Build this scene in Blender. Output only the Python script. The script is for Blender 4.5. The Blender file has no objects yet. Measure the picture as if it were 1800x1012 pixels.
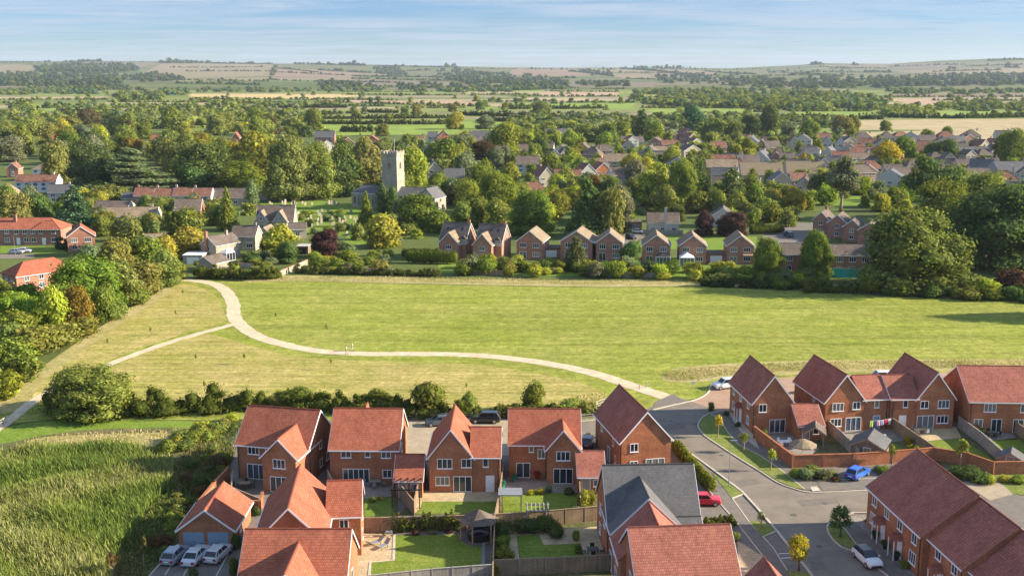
import bpy, math, random
import numpy as np
from mathutils import Vector, Matrix
RND = random.Random(11)
NP = np.random.default_rng(5)
SC = bpy.context.scene
COL = SC.collection
# ---------------------------------------------------------------- camera model (used to survey positions on the ground)
FPX, CAMH, HOR = 1900.0, 52.0, 122.0
PIT = math.atan((506-HOR)/FPX)
CP, SP = math.cos(PIT), math.sin(PIT)
def G(u, v, z=0.0):
    a = (u-900)/FPX; b = (506-v)/FPX
    dy = CP+b*SP; dz = -SP+b*CP
    t = (z-CAMH)/dz
    return (a*t, dy*t)
def pj(x, y, z=0.0):
    yy = y*CP-(z-CAMH)*SP; zz = y*SP+(z-CAMH)*CP
    return (900+FPX*x/yy, 506-FPX*zz/yy)
def ppm(v):                       # pixels per metre for something standing at image row v
    x, y = G(900, v); return FPX/(y*CP+CAMH*SP)
# ---------------------------------------------------------------- terrain height
SKY = [(-900,107),(-100,107),(0,108),(280,109),(500,112),(700,115),(900,119.5),(1100,119),(1280,120.5),(1400,115),(1440,112),(1560,113),(1650,107.5),(1780,103.5),(1900,104),(2700,106)]
def hz(x, y):
    if y < 3300: return 0.0
    u = 900+FPX*x/(y*CP+CAMH*SP)
    vs = np.interp(u, [s[0] for s in SKY], [s[1] for s in SKY])
    hr = CAMH+7500*(HOR-vs)/FPX
    t = (y-3300)/4200.0
    if t <= 1: z = hr*(0.35*t+0.65*t*t)
    else: z = hr*max(0.2, 1-0.9*(t-1)**1.5)
    w = min(1, t*2)*(1-min(1, max(0, t-0.75)*4)*0.8)
    z += w*(5*math.sin(x/520+y/900)+4*math.sin(x/310-y/430+1.3)+3*math.sin(x/190+2))
    return z
# ---------------------------------------------------------------- object helpers
def tag(o, label=None, cat=None, group=None, kind=None):
    if label: o['label'] = label
    if cat: o['category'] = cat
    if group: o['group'] = group
    if kind: o['kind'] = kind
    return o
def empty(name, loc, rz=0.0, **k):
    o = bpy.data.objects.new(name, None); COL.objects.link(o)
    o.empty_display_size = 0.3
    o.location = (loc[0], loc[1], loc[2] if len(loc) > 2 else 0.0); o.rotation_euler = (0, 0, rz)
    return tag(o, **k)
def link(name, me, parent=None, loc=(0,0,0), rz=0.0, scale=None, color=None):
    o = bpy.data.objects.new(name, me); COL.objects.link(o)
    o.location = loc; o.rotation_euler = (0, 0, rz)
    if scale: o.scale = scale
    if color: o.color = (*color, 1)
    if parent: o.parent = parent
    return o
class MB:
    def __init__(s): s.v = []; s.f = []; s.m = []; s.uv = []
    def add(s, pts, faces, mi=0, uvs=None):
        b = len(s.v); s.v.extend([tuple(p) for p in pts])
        for i, f in enumerate(faces):
            s.f.append([b+k for k in f]); s.m.append(mi)
            s.uv.append(uvs[i] if uvs else None)
    def face(s, pts, mi=0, uv=None): s.add(pts, [list(range(len(pts)))], mi, [uv] if uv else None)
    def box(s, x0, x1, y0, y1, z0, z1, mi=0, M=None):
        p = [(x0,y0,z0),(x1,y0,z0),(x1,y1,z0),(x0,y1,z0),(x0,y0,z1),(x1,y0,z1),(x1,y1,z1),(x0,y1,z1)]
        if M: p = [M @ Vector(q) for q in p]
        L, W, Hh = x1-x0, y1-y0, z1-z0
        q = lambda a, b: [(0,0),(a,0),(a,b),(0,b)]
        s.add(p, [[0,1,5,4],[1,2,6,5],[2,3,7,6],[3,0,4,7],[4,5,6,7],[3,2,1,0]], mi, [q(L,Hh),q(W,Hh),q(L,Hh),q(W,Hh),q(L,W),q(L,W)])
    def tube(s, pts, rad, n=6, mi=0, cap=True):
        pts = [Vector(p) for p in pts]
        if not hasattr(rad, '__len__'): rad = [rad]*len(pts)
        b = len(s.v); fs = []
        for i, p in enumerate(pts):
            d = (pts[min(i+1, len(pts)-1)]-pts[max(i-1, 0)]).normalized()
            a = d.cross(Vector((0,0,1)) if abs(d.z) < 0.9 else Vector((1,0,0))).normalized(); c = d.cross(a)
            for k in range(n):
                t = 2*math.pi*k/n; s.v.append(tuple(p+(a*math.cos(t)+c*math.sin(t))*rad[i]))
        for i in range(len(pts)-1):
            for k in range(n):
                fs.append([b+i*n+k, b+i*n+(k+1)%n, b+(i+1)*n+(k+1)%n, b+(i+1)*n+k])
        if cap: fs.append([b+k for k in range(n)][::-1]); fs.append([b+(len(pts)-1)*n+k for k in range(n)])
        for f in fs: s.f.append(f); s.m.append(mi); s.uv.append(None)
    def mesh(s, name, mats, smooth=False):
        me = bpy.data.meshes.new(name); me.from_pydata(s.v, [], s.f)
        for m in (mats if isinstance(mats, (list, tuple)) else [mats]): me.materials.append(m)
        if any(s.m): me.polygons.foreach_set('material_index', s.m)
        if any(u for u in s.uv):
            lay = me.uv_layers.new(name='UVMap'); arr = []
            for f, u in zip(s.f, s.uv): arr.extend(u if u else [(0,0)]*len(f))
            lay.data.foreach_set('uv', np.array(arr, dtype=np.float32).ravel())
        if smooth: me.polygons.foreach_set('use_smooth', [True]*len(s.f))
        me.update(); return me
    def build(s, name, mats, parent=None, smooth=False, **k):
        return link(name, s.mesh(name, mats, smooth), parent, **k)
# ---------------------------------------------------------------- materials
def new_mat(name):
    m = bpy.data.materials.new(name); m.use_nodes = True
    nt = m.node_tree; bs = nt.nodes['Principled BSDF']
    return m, nt, bs
def N(nt, t, **k):
    n = nt.nodes.new(t)
    for a, b in k.items():
        if a in n.inputs: n.inputs[a].default_value = b
        else: setattr(n, a, b)
    return n
def coords(nt, kind='Object', scale=(1,1,1), rot=0):
    tc = N(nt, 'ShaderNodeTexCoord'); mp = N(nt, 'ShaderNodeMapping')
    mp.inputs['Scale'].default_value = scale; mp.inputs['Rotation'].default_value = (0, 0, rot)
    nt.links.new(tc.outputs[kind], mp.inputs['Vector']); return mp.outputs['Vector']
def ramp(nt, src, stops):
    r = N(nt, 'ShaderNodeValToRGB'); e = r.color_ramp.elements
    while len(e) < len(stops): e.new(0.5)
    for i, (p, c) in enumerate(stops): e[i].position = p; e[i].color = (*c, 1)
    nt.links.new(src, r.inputs['Fac']); return r.outputs['Color']
def mixc(nt, fac, a, b, mode='MIX'):
    n = N(nt, 'ShaderNodeMix', data_type='RGBA', blend_type=mode)
    for sock, val in ((n.inputs['Factor'], fac), (n.inputs[6], a), (n.inputs[7], b)):
        if isinstance(val, (int, float)): sock.default_value = val
        elif isinstance(val, tuple): sock.default_value = (*val, 1)
        else: nt.links.new(val, sock)
    return n.outputs[2]
def noise(nt, vec, scale, detail=4, rough=0.6, dist=0.0):
    n = N(nt, 'ShaderNodeTexNoise'); n.inputs['Scale'].default_value = scale; n.inputs['Detail'].default_value = detail
    n.inputs['Roughness'].default_value = rough; n.inputs['Distortion'].default_value = dist
    nt.links.new(vec, n.inputs['Vector']); return n.outputs['Fac']
def sc(c, k): return tuple(min(1, max(0, x*k)) for x in c)
def plain(name, base, rough=0.7, var=0.25, scale=1.5, spec=0.3, metal=0.0, kind='Object', bump=0.0):
    m, nt, bs = new_mat(name); vec = coords(nt, kind)
    n1 = noise(nt, vec, scale, 5)
    c = ramp(nt, n1, [(0.3, sc(base, 1-var)), (0.7, sc(base, 1+var))])
    nt.links.new(c, bs.inputs['Base Color'])
    bs.inputs['Roughness'].default_value = rough; bs.inputs['Specular IOR Level'].default_value = spec; bs.inputs['Metallic'].default_value = metal
    if bump:
        b = N(nt, 'ShaderNodeBump'); b.inputs['Strength'].default_value = bump; b.inputs['Distance'].default_value = 0.05
        nt.links.new(noise(nt, vec, scale*8, 3), b.inputs['Height']); nt.links.new(b.outputs[0], bs.inputs['Normal'])
    return m
def coursed(name, c1, c2, mortar, bw, bh, gap=0.01, rough=0.85, big=0.18, bump=0.4, offset=0.5, spec=0.08):
    """bricks, tiles or blocks laid on UVs that are in metres"""
    m, nt, bs = new_mat(name); tc = N(nt, 'ShaderNodeTexCoord')
    br = N(nt, 'ShaderNodeTexBrick'); br.offset = offset
    nt.links.new(tc.outputs['UV'], br.inputs['Vector'])
    for k, c in (('Color1', c1), ('Color2', c2), ('Mortar', mortar)): br.inputs[k].default_value = (*c, 1)
    br.inputs['Scale'].default_value = 1.0; br.inputs['Brick Width'].default_value = bw; br.inputs['Row Height'].default_value = bh
    br.inputs['Mortar Size'].default_value = gap; br.inputs['Bias'].default_value = 0.0
    ob = coords(nt, 'Object')
    st = ramp(nt, noise(nt, ob, 0.45, 6, 0.65), [(0.3, (1-big*1.3,)*3), (0.7, (1+big*1.2,)*3)])
    st2 = ramp(nt, noise(nt, ob, 3.2, 4, 0.7), [(0.3, (1-big,)*3), (0.7, (1+big*0.8,)*3)])
    c = mixc(nt, 1.0, br.outputs['Color'], st, 'MULTIPLY'); c = mixc(nt, 1.0, c, st2, 'MULTIPLY')
    oi = N(nt, 'ShaderNodeObjectInfo')
    nt.links.new(c, bs.inputs['Base Color']); bs.inputs['Roughness'].default_value = rough; bs.inputs['Specular IOR Level'].default_value = spec
    b = N(nt, 'ShaderNodeBump'); b.inputs['Strength'].default_value = bump; b.inputs['Distance'].default_value = 0.03; b.invert = True
    nt.links.new(br.outputs['Fac'], b.inputs['Height']); nt.links.new(b.outputs[0], bs.inputs['Normal'])
    return m
def leaf_mat(name, trans=0.3):
    m, nt, bs = new_mat(name); nt.nodes.remove(bs)
    out = [n for n in nt.nodes if n.type == 'OUTPUT_MATERIAL'][0]
    oi = N(nt, 'ShaderNodeObjectInfo'); at = N(nt, 'ShaderNodeAttribute'); at.attribute_name = 'tint'
    c = mixc(nt, 1.0, oi.outputs['Color'], at.outputs['Color'], 'MULTIPLY')
    d = N(nt, 'ShaderNodeBsdfDiffuse'); t = N(nt, 'ShaderNodeBsdfTranslucent'); mx = N(nt, 'ShaderNodeMixShader')
    mx.inputs[0].default_value = trans
    nt.links.new(c, d.inputs['Color']); nt.links.new(mixc(nt, 1.0, c, (1.0, 1.05, 0.6), 'MULTIPLY'), t.inputs['Color'])
    nt.links.new(d.outputs[0], mx.inputs[1]); nt.links.new(t.outputs[0], mx.inputs[2]); nt.links.new(mx.outputs[0], out.inputs['Surface'])
    return m
def glass(name, base, rough=0.06):
    m, nt, bs = new_mat(name)
    oi = N(nt, 'ShaderNodeObjectInfo')
    c = ramp(nt, oi.outputs['Random'], [(0.0, sc(base, 0.5)), (0.5, base), (0.7, sc(base, 2.4)), (0.9, (0.20, 0.19, 0.165))])
    nt.links.new(c, bs.inputs['Base Color']); bs.inputs['Roughness'].default_value = rough; bs.inputs['Specular IOR Level'].default_value = 0.8
    b = N(nt, 'ShaderNodeBump'); b.inputs['Strength'].default_value = 0.06
    nt.links.new(noise(nt, coords(nt), 1.7, 2), b.inputs['Height']); nt.links.new(b.outputs[0], bs.inputs['Normal'])
    return m
M = {}
M['brick'] = coursed('orange red brick', (0.44,0.165,0.068), (0.33,0.108,0.05), (0.34,0.24,0.17), 0.225, 0.075, 0.008, big=0.2)
M['brick_old'] = coursed('weathered red brick', (0.44,0.205,0.135), (0.345,0.15,0.105), (0.30,0.23,0.19), 0.225, 0.075, 0.008)
M['tile'] = coursed('orange clay tile', (0.435,0.155,0.092), (0.34,0.112,0.070), (0.22,0.07,0.045), 0.22, 0.28, 0.020, big=0.15, bump=0.6, spec=0.05)
M['tile_brown'] = coursed('russet clay tile', (0.42,0.170,0.118), (0.32,0.120,0.090), (0.19,0.07,0.055), 0.22, 0.28, 0.020, big=0.15, bump=0.6, spec=0.05)
M['slate'] = coursed('grey slate', (0.135,0.13,0.13), (0.105,0.105,0.11), (0.05,0.05,0.05), 0.3, 0.25, 0.012, rough=0.65, big=0.12, spec=0.3)
M['tile_buff'] = coursed('weathered buff tile', (0.31,0.24,0.165), (0.25,0.19,0.13), (0.12,0.09,0.07), 0.3, 0.3, 0.015, big=0.22)
M['tile_grey'] = coursed('weathered grey tile', (0.19,0.15,0.125), (0.14,0.112,0.095), (0.08,0.07,0.06), 0.3, 0.3, 0.015, big=0.22)
M['tile_old'] = coursed('mossy red tile', (0.29,0.145,0.10), (0.215,0.11,0.08), (0.12,0.06,0.05), 0.2, 0.2, 0.012, big=0.28)
M['thatch'] = plain('straw thatch', (0.26,0.20,0.125), 0.95, 0.3, 3, bump=0.6)
M['stone'] = coursed('pale rubble stone', (0.40,0.355,0.275), (0.31,0.275,0.215), (0.36,0.31,0.24), 0.42, 0.22, 0.02, big=0.2)
M['render'] = plain('white render', (0.47,0.45,0.41), 0.85, 0.06, 0.8)
M['whitewash'] = plain('whitewashed wall', (0.72,0.70,0.66), 0.85, 0.06, 0.8)
M['cream'] = plain('cream render', (0.42,0.36,0.27), 0.85, 0.12, 0.8)
M['white'] = plain('white upvc', (0.80,0.80,0.80), 0.45, 0.04, 2, 0.5)
M['black'] = plain('black painted metal', (0.018,0.018,0.02), 0.4, 0.2, 3, 0.5)
M['grey'] = plain('grey paint', (0.22,0.24,0.26), 0.5, 0.1, 2, 0.5)
M['blue_door'] = plain('blue grey painted steel', (0.20,0.29,0.37), 0.5, 0.08, 2, 0.5)
M['glass'] = glass('window glass', (0.035,0.045,0.06))
M['fence'] = coursed('timber fence boards', (0.33,0.235,0.15), (0.26,0.185,0.12), (0.10,0.07,0.05), 0.15, 3.0, 0.012, big=0.2, offset=0)
M['fence_grey'] = coursed('silvered timber fence boards', (0.36,0.33,0.28), (0.29,0.265,0.225), (0.12,0.11,0.09), 0.15, 3.0, 0.012, big=0.2, offset=0)
M['wood'] = plain('bare timber', (0.34,0.24,0.15), 0.8, 0.25, 2.5)
M['wood_grey'] = plain('silvered timber', (0.36,0.33,0.29), 0.8, 0.2, 2.5)
M['bark'] = plain('tree bark', (0.13,0.10,0.075), 0.95, 0.35, 3)
M['bark_pale'] = plain('pale bark', (0.34,0.25,0.18), 0.95, 0.3, 3)
M['leaf'] = leaf_mat('leaves', 0.40)
M['straw'] = leaf_mat('grass blades', 0.33)
M['core'] = M['leaf']
M['rubber'] = plain('tyre rubber', (0.02,0.02,0.02), 0.85, 0.2, 5)
M['alloy'] = plain('wheel alloy', (0.45,0.46,0.47), 0.35, 0.1, 5, 0.5, 0.7)
M['lamp'] = plain('lamp glass', (0.65,0.66,0.66), 0.2, 0.05, 3, 0.6)
M['rear'] = plain('red lamp glass', (0.35,0.02,0.02), 0.25, 0.05, 3, 0.6)
# ---------------------------------------------------------------- camera, daylight, air
cam = bpy.data.objects.new('camera', bpy.data.cameras.new('camera')); COL.objects.link(cam)
cam.location = (0, 0, CAMH); cam.rotation_euler = (math.pi/2-PIT, 0, 0)
cam.data.sensor_width = 36; cam.data.lens = FPX/1800*36; cam.data.clip_end = 30000; cam.data.clip_start = 1
SC.camera = cam
SUN_EL, SUN_AZ = math.radians(22), math.radians(88)      # azimuth measured from +Y towards +X
sd = Vector((math.cos(SUN_EL)*math.sin(SUN_AZ), math.cos(SUN_EL)*math.cos(SUN_AZ), math.sin(SUN_EL)))
sl = bpy.data.lights.new('sun', 'SUN'); sl.energy = 4.7; sl.angle = math.radians(0.53); sl.color = (1.0, 0.87, 0.67)
so = bpy.data.objects.new('sun', sl); COL.objects.link(so); so.location = (300, 0, 300)
so.rotation_euler = sd.to_track_quat('Z', 'Y').to_euler()
W = bpy.data.worlds.new('World'); SC.world = W; W.use_nodes = True
nt = W.node_tree; bg = nt.nodes['Background']
sky = N(nt, 'ShaderNodeTexSky', sky_type='NISHITA'); sky.sun_disc = False
sky.sun_elevation = SUN_EL; sky.sun_rotation = SUN_AZ; sky.altitude = 100; sky.air_density = 1.0; sky.dust_density = 0.35; sky.ozone_density = 2.2
# thin streaks of high cloud, laid out on a flat layer far above the ground
tc = N(nt, 'ShaderNodeTexCoord'); sx = N(nt, 'ShaderNodeSeparateXYZ'); nt.links.new(tc.outputs['Generated'], sx.inputs[0])
def mth(op, a, b=None):
    n = N(nt, 'ShaderNodeMath', operation=op)
    for i, q in enumerate((a, b)):
        if q is None: continue
        if isinstance(q, (int, float)): n.inputs[i].default_value = q
        else: nt.links.new(q, n.inputs[i])
    return n.outputs[0]
zc = mth('MAXIMUM', sx.outputs['Z'], 0.004); zc = mth('ADD', zc, 0.03)
cx = N(nt, 'ShaderNodeCombineXYZ'); nt.links.new(mth('DIVIDE', sx.outputs['X'], zc), cx.inputs[0]); nt.links.new(mth('DIVIDE', sx.outputs['Y'], zc), cx.inputs[1])
mp = N(nt, 'ShaderNodeMapping'); mp.inputs['Scale'].default_value = (0.22, 0.36, 1); mp.inputs['Rotation'].default_value = (0, 0, 0.12); nt.links.new(cx.outputs[0], mp.inputs[0])
n1 = noise(nt, mp.outputs[0], 1.6, 8, 0.62, 0.4)
mp2 = N(nt, 'ShaderNodeMapping'); mp2.inputs['Scale'].default_value = (0.5, 1.3, 1); mp2.inputs['Location'].default_value = (3, 1, 0); nt.links.new(cx.outputs[0], mp2.inputs[0])
n2 = noise(nt, mp2.outputs[0], 2.0, 6, 0.6, 0.2)
r1 = ramp(nt, n1, [(0.40, (0,0,0)), (0.62, (1,1,1))]); r2 = ramp(nt, n2, [(0.56, (0,0,0)), (0.66, (1,1,1))])
lowm = N(nt, 'ShaderNodeMapRange'); lowm.inputs[1].default_value = 0.0; lowm.inputs[2].default_value = 0.05; nt.links.new(sx.outputs['Z'], lowm.inputs[0])
skyc = mixc(nt, 1.0, sky.outputs[0], ramp(nt, sx.outputs['Z'], [(0.0,(.32,.39,.53)),(0.03,(.235,.325,.49)),(0.10,(.12,.225,.42)),(0.30,(.80,.80,.83)),(1.0,(.72,.72,.74))]), 'MULTIPLY'); skyc = mixc(nt, 1.0, skyc, (1.45,1.47,1.55), 'MULTIPLY')
c = mixc(nt, mth('MULTIPLY', r1, 0.75), skyc, (2.5, 2.93, 3.55))
c = mixc(nt, mth('MULTIPLY', r2, 0.38), c, (1.32, 1.76, 2.5))
nt.links.new(c, bg.inputs['Color']); bg.inputs['Strength'].default_value = 0.085
SC.view_settings.view_transform = 'Standard'; SC.view_settings.look = 'None'; SC.view_settings.gamma = 1.0; SC.view_settings.exposure = 1.45
SC.cycles.max_bounces = 6; SC.cycles.diffuse_bounces = 3; SC.cycles.glossy_bounces = 2; SC.cycles.transmission_bounces = 3; SC.cycles.volume_bounces = 0
SC.cycles.transparent_max_bounces = 6; SC.cycles.use_denoising = True; SC.cycles.caustics_reflective = False; SC.cycles.caustics_refractive = False
HAZE = True
if HAZE:
    hb = MB(); hb.box(-7800, 7800, -900, 10400, -2, 175)
    hm, nt, bs = new_mat('thin valley haze'); nt.nodes.remove(bs)
    pv = N(nt, 'ShaderNodeVolumePrincipled'); pv.inputs['Density'].default_value = 3.8e-5; pv.inputs['Color'].default_value = (0.70, 0.84, 1.0, 1); pv.inputs['Anisotropy'].default_value = 0.1
    nt.links.new(pv.outputs[0], [n for n in nt.nodes if n.type == 'OUTPUT_MATERIAL'][0].inputs['Volume'])
    ho = hb.build('haze', hm); tag(ho, 'thin pale blue haze over the valley', kind='stuff')
# ---------------------------------------------------------------- ground with its patchwork of fields
GRASS, LUSH, OLIVE, STUB, GOLD, PINK, TAN, BROWN, DARK, MID = (0.19,0.22,0.055), (0.20,0.27,0.05), (0.21,0.215,0.085), (0.37,0.30,0.175), (0.47,0.36,0.17), (0.38,0.265,0.18), (0.29,0.235,0.165), (0.20,0.145,0.11), (0.06,0.085,0.035), (0.15,0.19,0.05)
FIELDS = [
 (STUB, [(235,137),(285,112),(475,112),(482,119),(472,134),(300,139)]), (STUB, [(-200,118),(30,113),(72,117),(60,124),(0,129),(-200,130)]),
 (TAN, [(128,109),(285,110),(240,121),(130,114)]), (PINK, [(484,120),(560,122),(640,130),(615,138),(480,135)]), (OLIVE, [(500,113),(660,117),(690,128),(640,129),(560,121),(490,118)]),
 (STUB, [(300,140),(470,136),(690,139),(700,141),(470,142),(300,143)]), (TAN, [(625,139),(790,144),(785,152),(640,150),(612,146)]), (OLIVE, [(700,121),(770,122),(775,134),(720,131)]),
 (MID, [(440,143),(600,146),(590,149),(430,149)]), (MID, [(520,151),(600,151),(590,155),(520,156)]),
 (GOLD, [(332,165),(450,165),(605,166),(650,168),(560,174),(335,172)]), (PINK, [(560,175),(700,177),(845,179),(830,185),(700,182),(560,179)]), (STUB, [(500,189),(700,189),(690,191),(500,191)]),
 (STUB, [(340,187),(400,187),(395,192),(335,191)]), (STUB, [(84,199),(210,198),(205,203),(84,203)]), (STUB, [(205,192),(245,192),(240,197),(205,197)]),
 (LUSH, [(50,184),(320,182),(320,185),(50,189)]), (LUSH, [(40,190),(190,190),(190,194),(45,195)]), (MID, [(480,180),(620,181),(610,184),(480,185)]), (GRASS, [(500,193),(850,190),(850,197),(500,200)]),
 (GRASS, [(450,203),(880,201),(1000,203),(1000,207),(880,206),(450,208)]), (LUSH, [(555,219),(870,213),(930,221),(930,236),(560,238)]), (GRASS, [(550,209),(900,208),(900,212),(550,214)]),
 (PINK, [(900,121),(1010,121),(1080,126),(1050,131),(960,134),(895,132)]), (STUB, [(1010,120),(1140,122),(1120,131),(1085,127)]), (PINK, [(1140,121),(1260,126),(1250,133),(1150,130)]), (TAN, [(990,143),(1160,145),(1150,152),(1000,153)]),
 (STUB, [(1050,131),(1160,131),(1240,138),(1100,138)]), (OLIVE, [(955,157),(1060,157),(1090,160),(950,161)]), (PINK, [(955,161),(1090,162),(1085,169),(950,169)]), (STUB, [(900,172),(1030,172),(1030,177),(905,177)]),
 (LUSH, [(880,181),(1120,181),(1110,189),(885,190)]), (LUSH, [(1140,191),(1340,192),(1300,205),(1230,201),(1150,203)]), (LUSH, [(1398,197),(1530,196),(1565,203),(1500,210),(1400,205)]),
 (OLIVE, [(1350,120),(1560,124),(1540,134),(1350,138)]), (TAN, [(1400,116),(1700,110),(1900,110),(1900,122),(1720,126),(1560,121)]), (STUB, [(1560,125),(1760,120),(1900,122),(1900,128),(1640,131)]), (OLIVE, [(1700,112),(1800,118),(1760,120),(1650,120)]),
 (TAN, [(1550,168),(1640,166),(1780,166),(1790,175),(1660,176),(1630,172)]), (BROWN, [(1560,166),(1900,164),(1900,169),(1560,171)]), (PINK, [(1535,173),(1650,173),(1660,180),(1620,186),(1580,178)]),
 (LUSH, [(1640,195),(1950,194),(1950,203),(1640,204)]), (STUB, [(1500,212),(1650,210),(1950,208),(1950,246),(1560,246),(1470,238),(1480,222)]), (MID, [(1470,229),(1620,228),(1620,231),(1470,233)]),
 (STUB, [(130,234),(190,234),(185,243),(135,243)]), (STUB, [(90,201),(210,200),(200,207),(90,208)]),
]
def inpoly(U, V, poly):
    ins = np.zeros(U.shape, bool); n = len(poly)
    for i in range(n):
        x1, y1 = poly[i]; x2, y2 = poly[(i+1) % n]
        if y1 == y2: continue
        cnd = ((y1 > V) != (y2 > V)) & (U < (x2-x1)*(V-y1)/(y2-y1)+x1)
        ins ^= cnd
    return ins
rows = list(np.arange(-300, 200, 12.0))+[G(900, v)[1] for v in np.arange(620, 262, -4.0)]+[G(900, v)[1] for v in np.arange(262, 152.6, -0.6)]
rows += list(np.linspace(3400, 7600, 130))+list(np.linspace(7650, 10000, 16))
rows = np.array(sorted(rows)); NCOL = 620
S = np.linspace(-1, 1, NCOL)
Xg = np.outer(0.72*np.maximum(rows, 0)+230, S); Yg = np.repeat(rows[:, None], NCOL, 1)
Zg = np.zeros_like(Xg)
for i, y in enumerate(rows):
    if y >= 3300: Zg[i] = [hz(x, y) for x in Xg[i]]
YY = Yg*CP-(Zg-CAMH)*SP; ZZ = Yg*SP+(Zg-CAMH)*CP
YY = np.maximum(YY, 1); Ug = 900+FPX*Xg/YY; Vg = 506-FPX*ZZ/YY
colr = np.empty(Xg.shape+(3,), np.float32); colr[:] = (0.105, 0.135, 0.038)
far = Yg > 900
pal = [GRASS, LUSH, OLIVE, MID, STUB, MID, OLIVE, GRASS, TAN]
# smaller fields nobody could outline from here: blocks of pasture and stubble across the plain
bx = np.floor((Xg+0.12*Yg)/260.0+0.35*np.sin(Yg/333.0)); by = np.floor((Yg-0.10*Xg)/130.0)
hsh = (np.abs(np.sin(bx*12.9898+by*78.233)*43758.5453) % 1.0)
idx = (hsh*len(pal)).astype(int)
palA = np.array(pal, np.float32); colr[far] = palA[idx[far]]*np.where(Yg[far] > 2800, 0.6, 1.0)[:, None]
Uw = Ug+1.5*np.sin(Yg/35.0)*(Yg < 3000)
for cfield, poly in FIELDS:
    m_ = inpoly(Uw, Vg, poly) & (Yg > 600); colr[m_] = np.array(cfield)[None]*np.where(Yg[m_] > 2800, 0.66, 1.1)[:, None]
verts = np.stack([Xg, Yg, Zg], -1).reshape(-1, 3)
nr = len(rows); ii = np.arange(nr-1)[:, None]*NCOL+np.arange(NCOL-1)[None, :]
quads = np.stack([ii, ii+1, ii+NCOL+1, ii+NCOL], -1).reshape(-1, 4)
def np_mesh(name, verts, quads, tint=None):
    me = bpy.data.meshes.new(name); nv, nf = len(verts), len(quads); k = quads.shape[1]
    me.vertices.add(nv); me.vertices.foreach_set('co', np.ascontiguousarray(verts, np.float32).ravel())
    me.loops.add(nf*k); me.loops.foreach_set('vertex_index', np.ascontiguousarray(quads, np.int32).ravel())
    me.polygons.add(nf); me.polygons.foreach_set('loop_start', np.arange(nf, dtype=np.int32)*k)
    me.update(calc_edges=True)
    if tint is not None:
        at = me.attributes.new('tint', 'FLOAT_COLOR', 'POINT')
        at.data.foreach_set('color', np.concatenate([tint, np.ones((nv, 1))], 1).astype(np.float32).ravel())
    return me
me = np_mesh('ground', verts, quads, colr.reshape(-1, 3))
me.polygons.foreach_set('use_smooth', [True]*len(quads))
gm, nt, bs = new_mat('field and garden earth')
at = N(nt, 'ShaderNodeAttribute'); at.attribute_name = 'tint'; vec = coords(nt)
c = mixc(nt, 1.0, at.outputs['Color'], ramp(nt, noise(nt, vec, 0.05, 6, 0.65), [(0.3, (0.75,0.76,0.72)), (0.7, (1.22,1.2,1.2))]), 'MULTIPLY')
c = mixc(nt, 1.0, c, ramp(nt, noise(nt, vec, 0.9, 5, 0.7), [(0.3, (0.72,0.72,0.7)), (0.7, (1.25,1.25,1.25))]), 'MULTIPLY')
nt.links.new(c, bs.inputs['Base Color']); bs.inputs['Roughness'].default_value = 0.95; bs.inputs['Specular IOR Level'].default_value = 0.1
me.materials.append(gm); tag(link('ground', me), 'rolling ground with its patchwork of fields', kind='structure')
# ---------------------------------------------------------------- sheets on the ground: meadow, paths, roads, lawns
def smooth_poly(pts, n=6, closed=True):
    out = []; L = len(pts)
    for i in range(L if closed else L-1):
        p = [np.array(pts[(i+k) % L] if closed else pts[min(max(i+k, 0), L-1)], float) for k in (-1, 0, 1, 2)]
        for t in np.linspace(0, 1, n, endpoint=False):
            out.append(tuple(0.5*((2*p[1])+(-p[0]+p[2])*t+(2*p[0]-5*p[1]+4*p[2]-p[3])*t*t+(-p[0]+3*p[1]-3*p[2]+p[3])*t**3)))
    if not closed: out.append(tuple(map(float, pts[-1])))
    return out
def W2(px): return [G(u, v) for u, v in px]
def sheet(name, pts, z, mat, smooth=0, label=None, world=False):
    p = pts if world else W2(pts)
    if smooth: p = smooth_poly(p, smooth)
    b = MB(); b.face([(x, y, z) for x, y in p], 0, [(x, y) for x, y in p])
    me = b.mesh(name, mat)
    o = link(name, me)
    if me.polygons[0].normal.z < 0: me.flip_normals()
    return tag(o, label, kind='structure')
def offset_line(p, d):
    out = []
    for i in range(len(p)):
        a = np.array(p[max(i-1, 0)]); b = np.array(p[min(i+1, len(p)-1)]); t = b-a; t /= np.hypot(*t)
        out.append((p[i][0]-t[1]*d, p[i][1]+t[0]*d))
    return out
def ribbon(name, pts, w, z, mat, n=8, label=None):
    p = smooth_poly(W2(pts), n*4, False); a = offset_line(p, w/2); b = offset_line(p, -w/2); m = MB(); j = lambda L: [(x+RND.uniform(-.03,.03)+.08*math.sin(i*.37+w), y+RND.uniform(-.04,.04)+.06*math.sin(i*.21)) for i, (x, y) in enumerate(L)]; a, b = j(a), j(b)
    for i in range(len(p)-1): m.face([(*b[i], z), (*b[i+1], z), (*a[i+1], z), (*a[i], z)])
    return tag(m.build(name, mat), label, kind='structure')
def bar(name, pts, w, z0, z1, mat, n=0, kind='structure', label=None, world=False):
    """a low strip with real height: kerbs, edgings"""
    p = pts if world else W2(pts)
    if n: p = smooth_poly(p, n, False)
    a = offset_line(p, w/2); b = offset_line(p, -w/2); m = MB(); L = len(p)
    vs = [(*q, z) for z in (z0, z1) for q in (*a, *b)]
    fs = []
    for i in range(L-1):
        a0, a1, b0, b1 = i, i+1, L+i, L+i+1; o = 2*L
        fs += [[b0+o, b1+o, a1+o, a0+o], [b0, b1, b1+o, b0+o], [a1, a0, a0+o, a1+o]]
    fs += [[0, L, L+2*L, 2*L], [L-1, 3*L-1, 4*L-1, 2*L-1]]
    m.add(vs, fs); return tag(m.build(name, mat), label, kind=kind)
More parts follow.
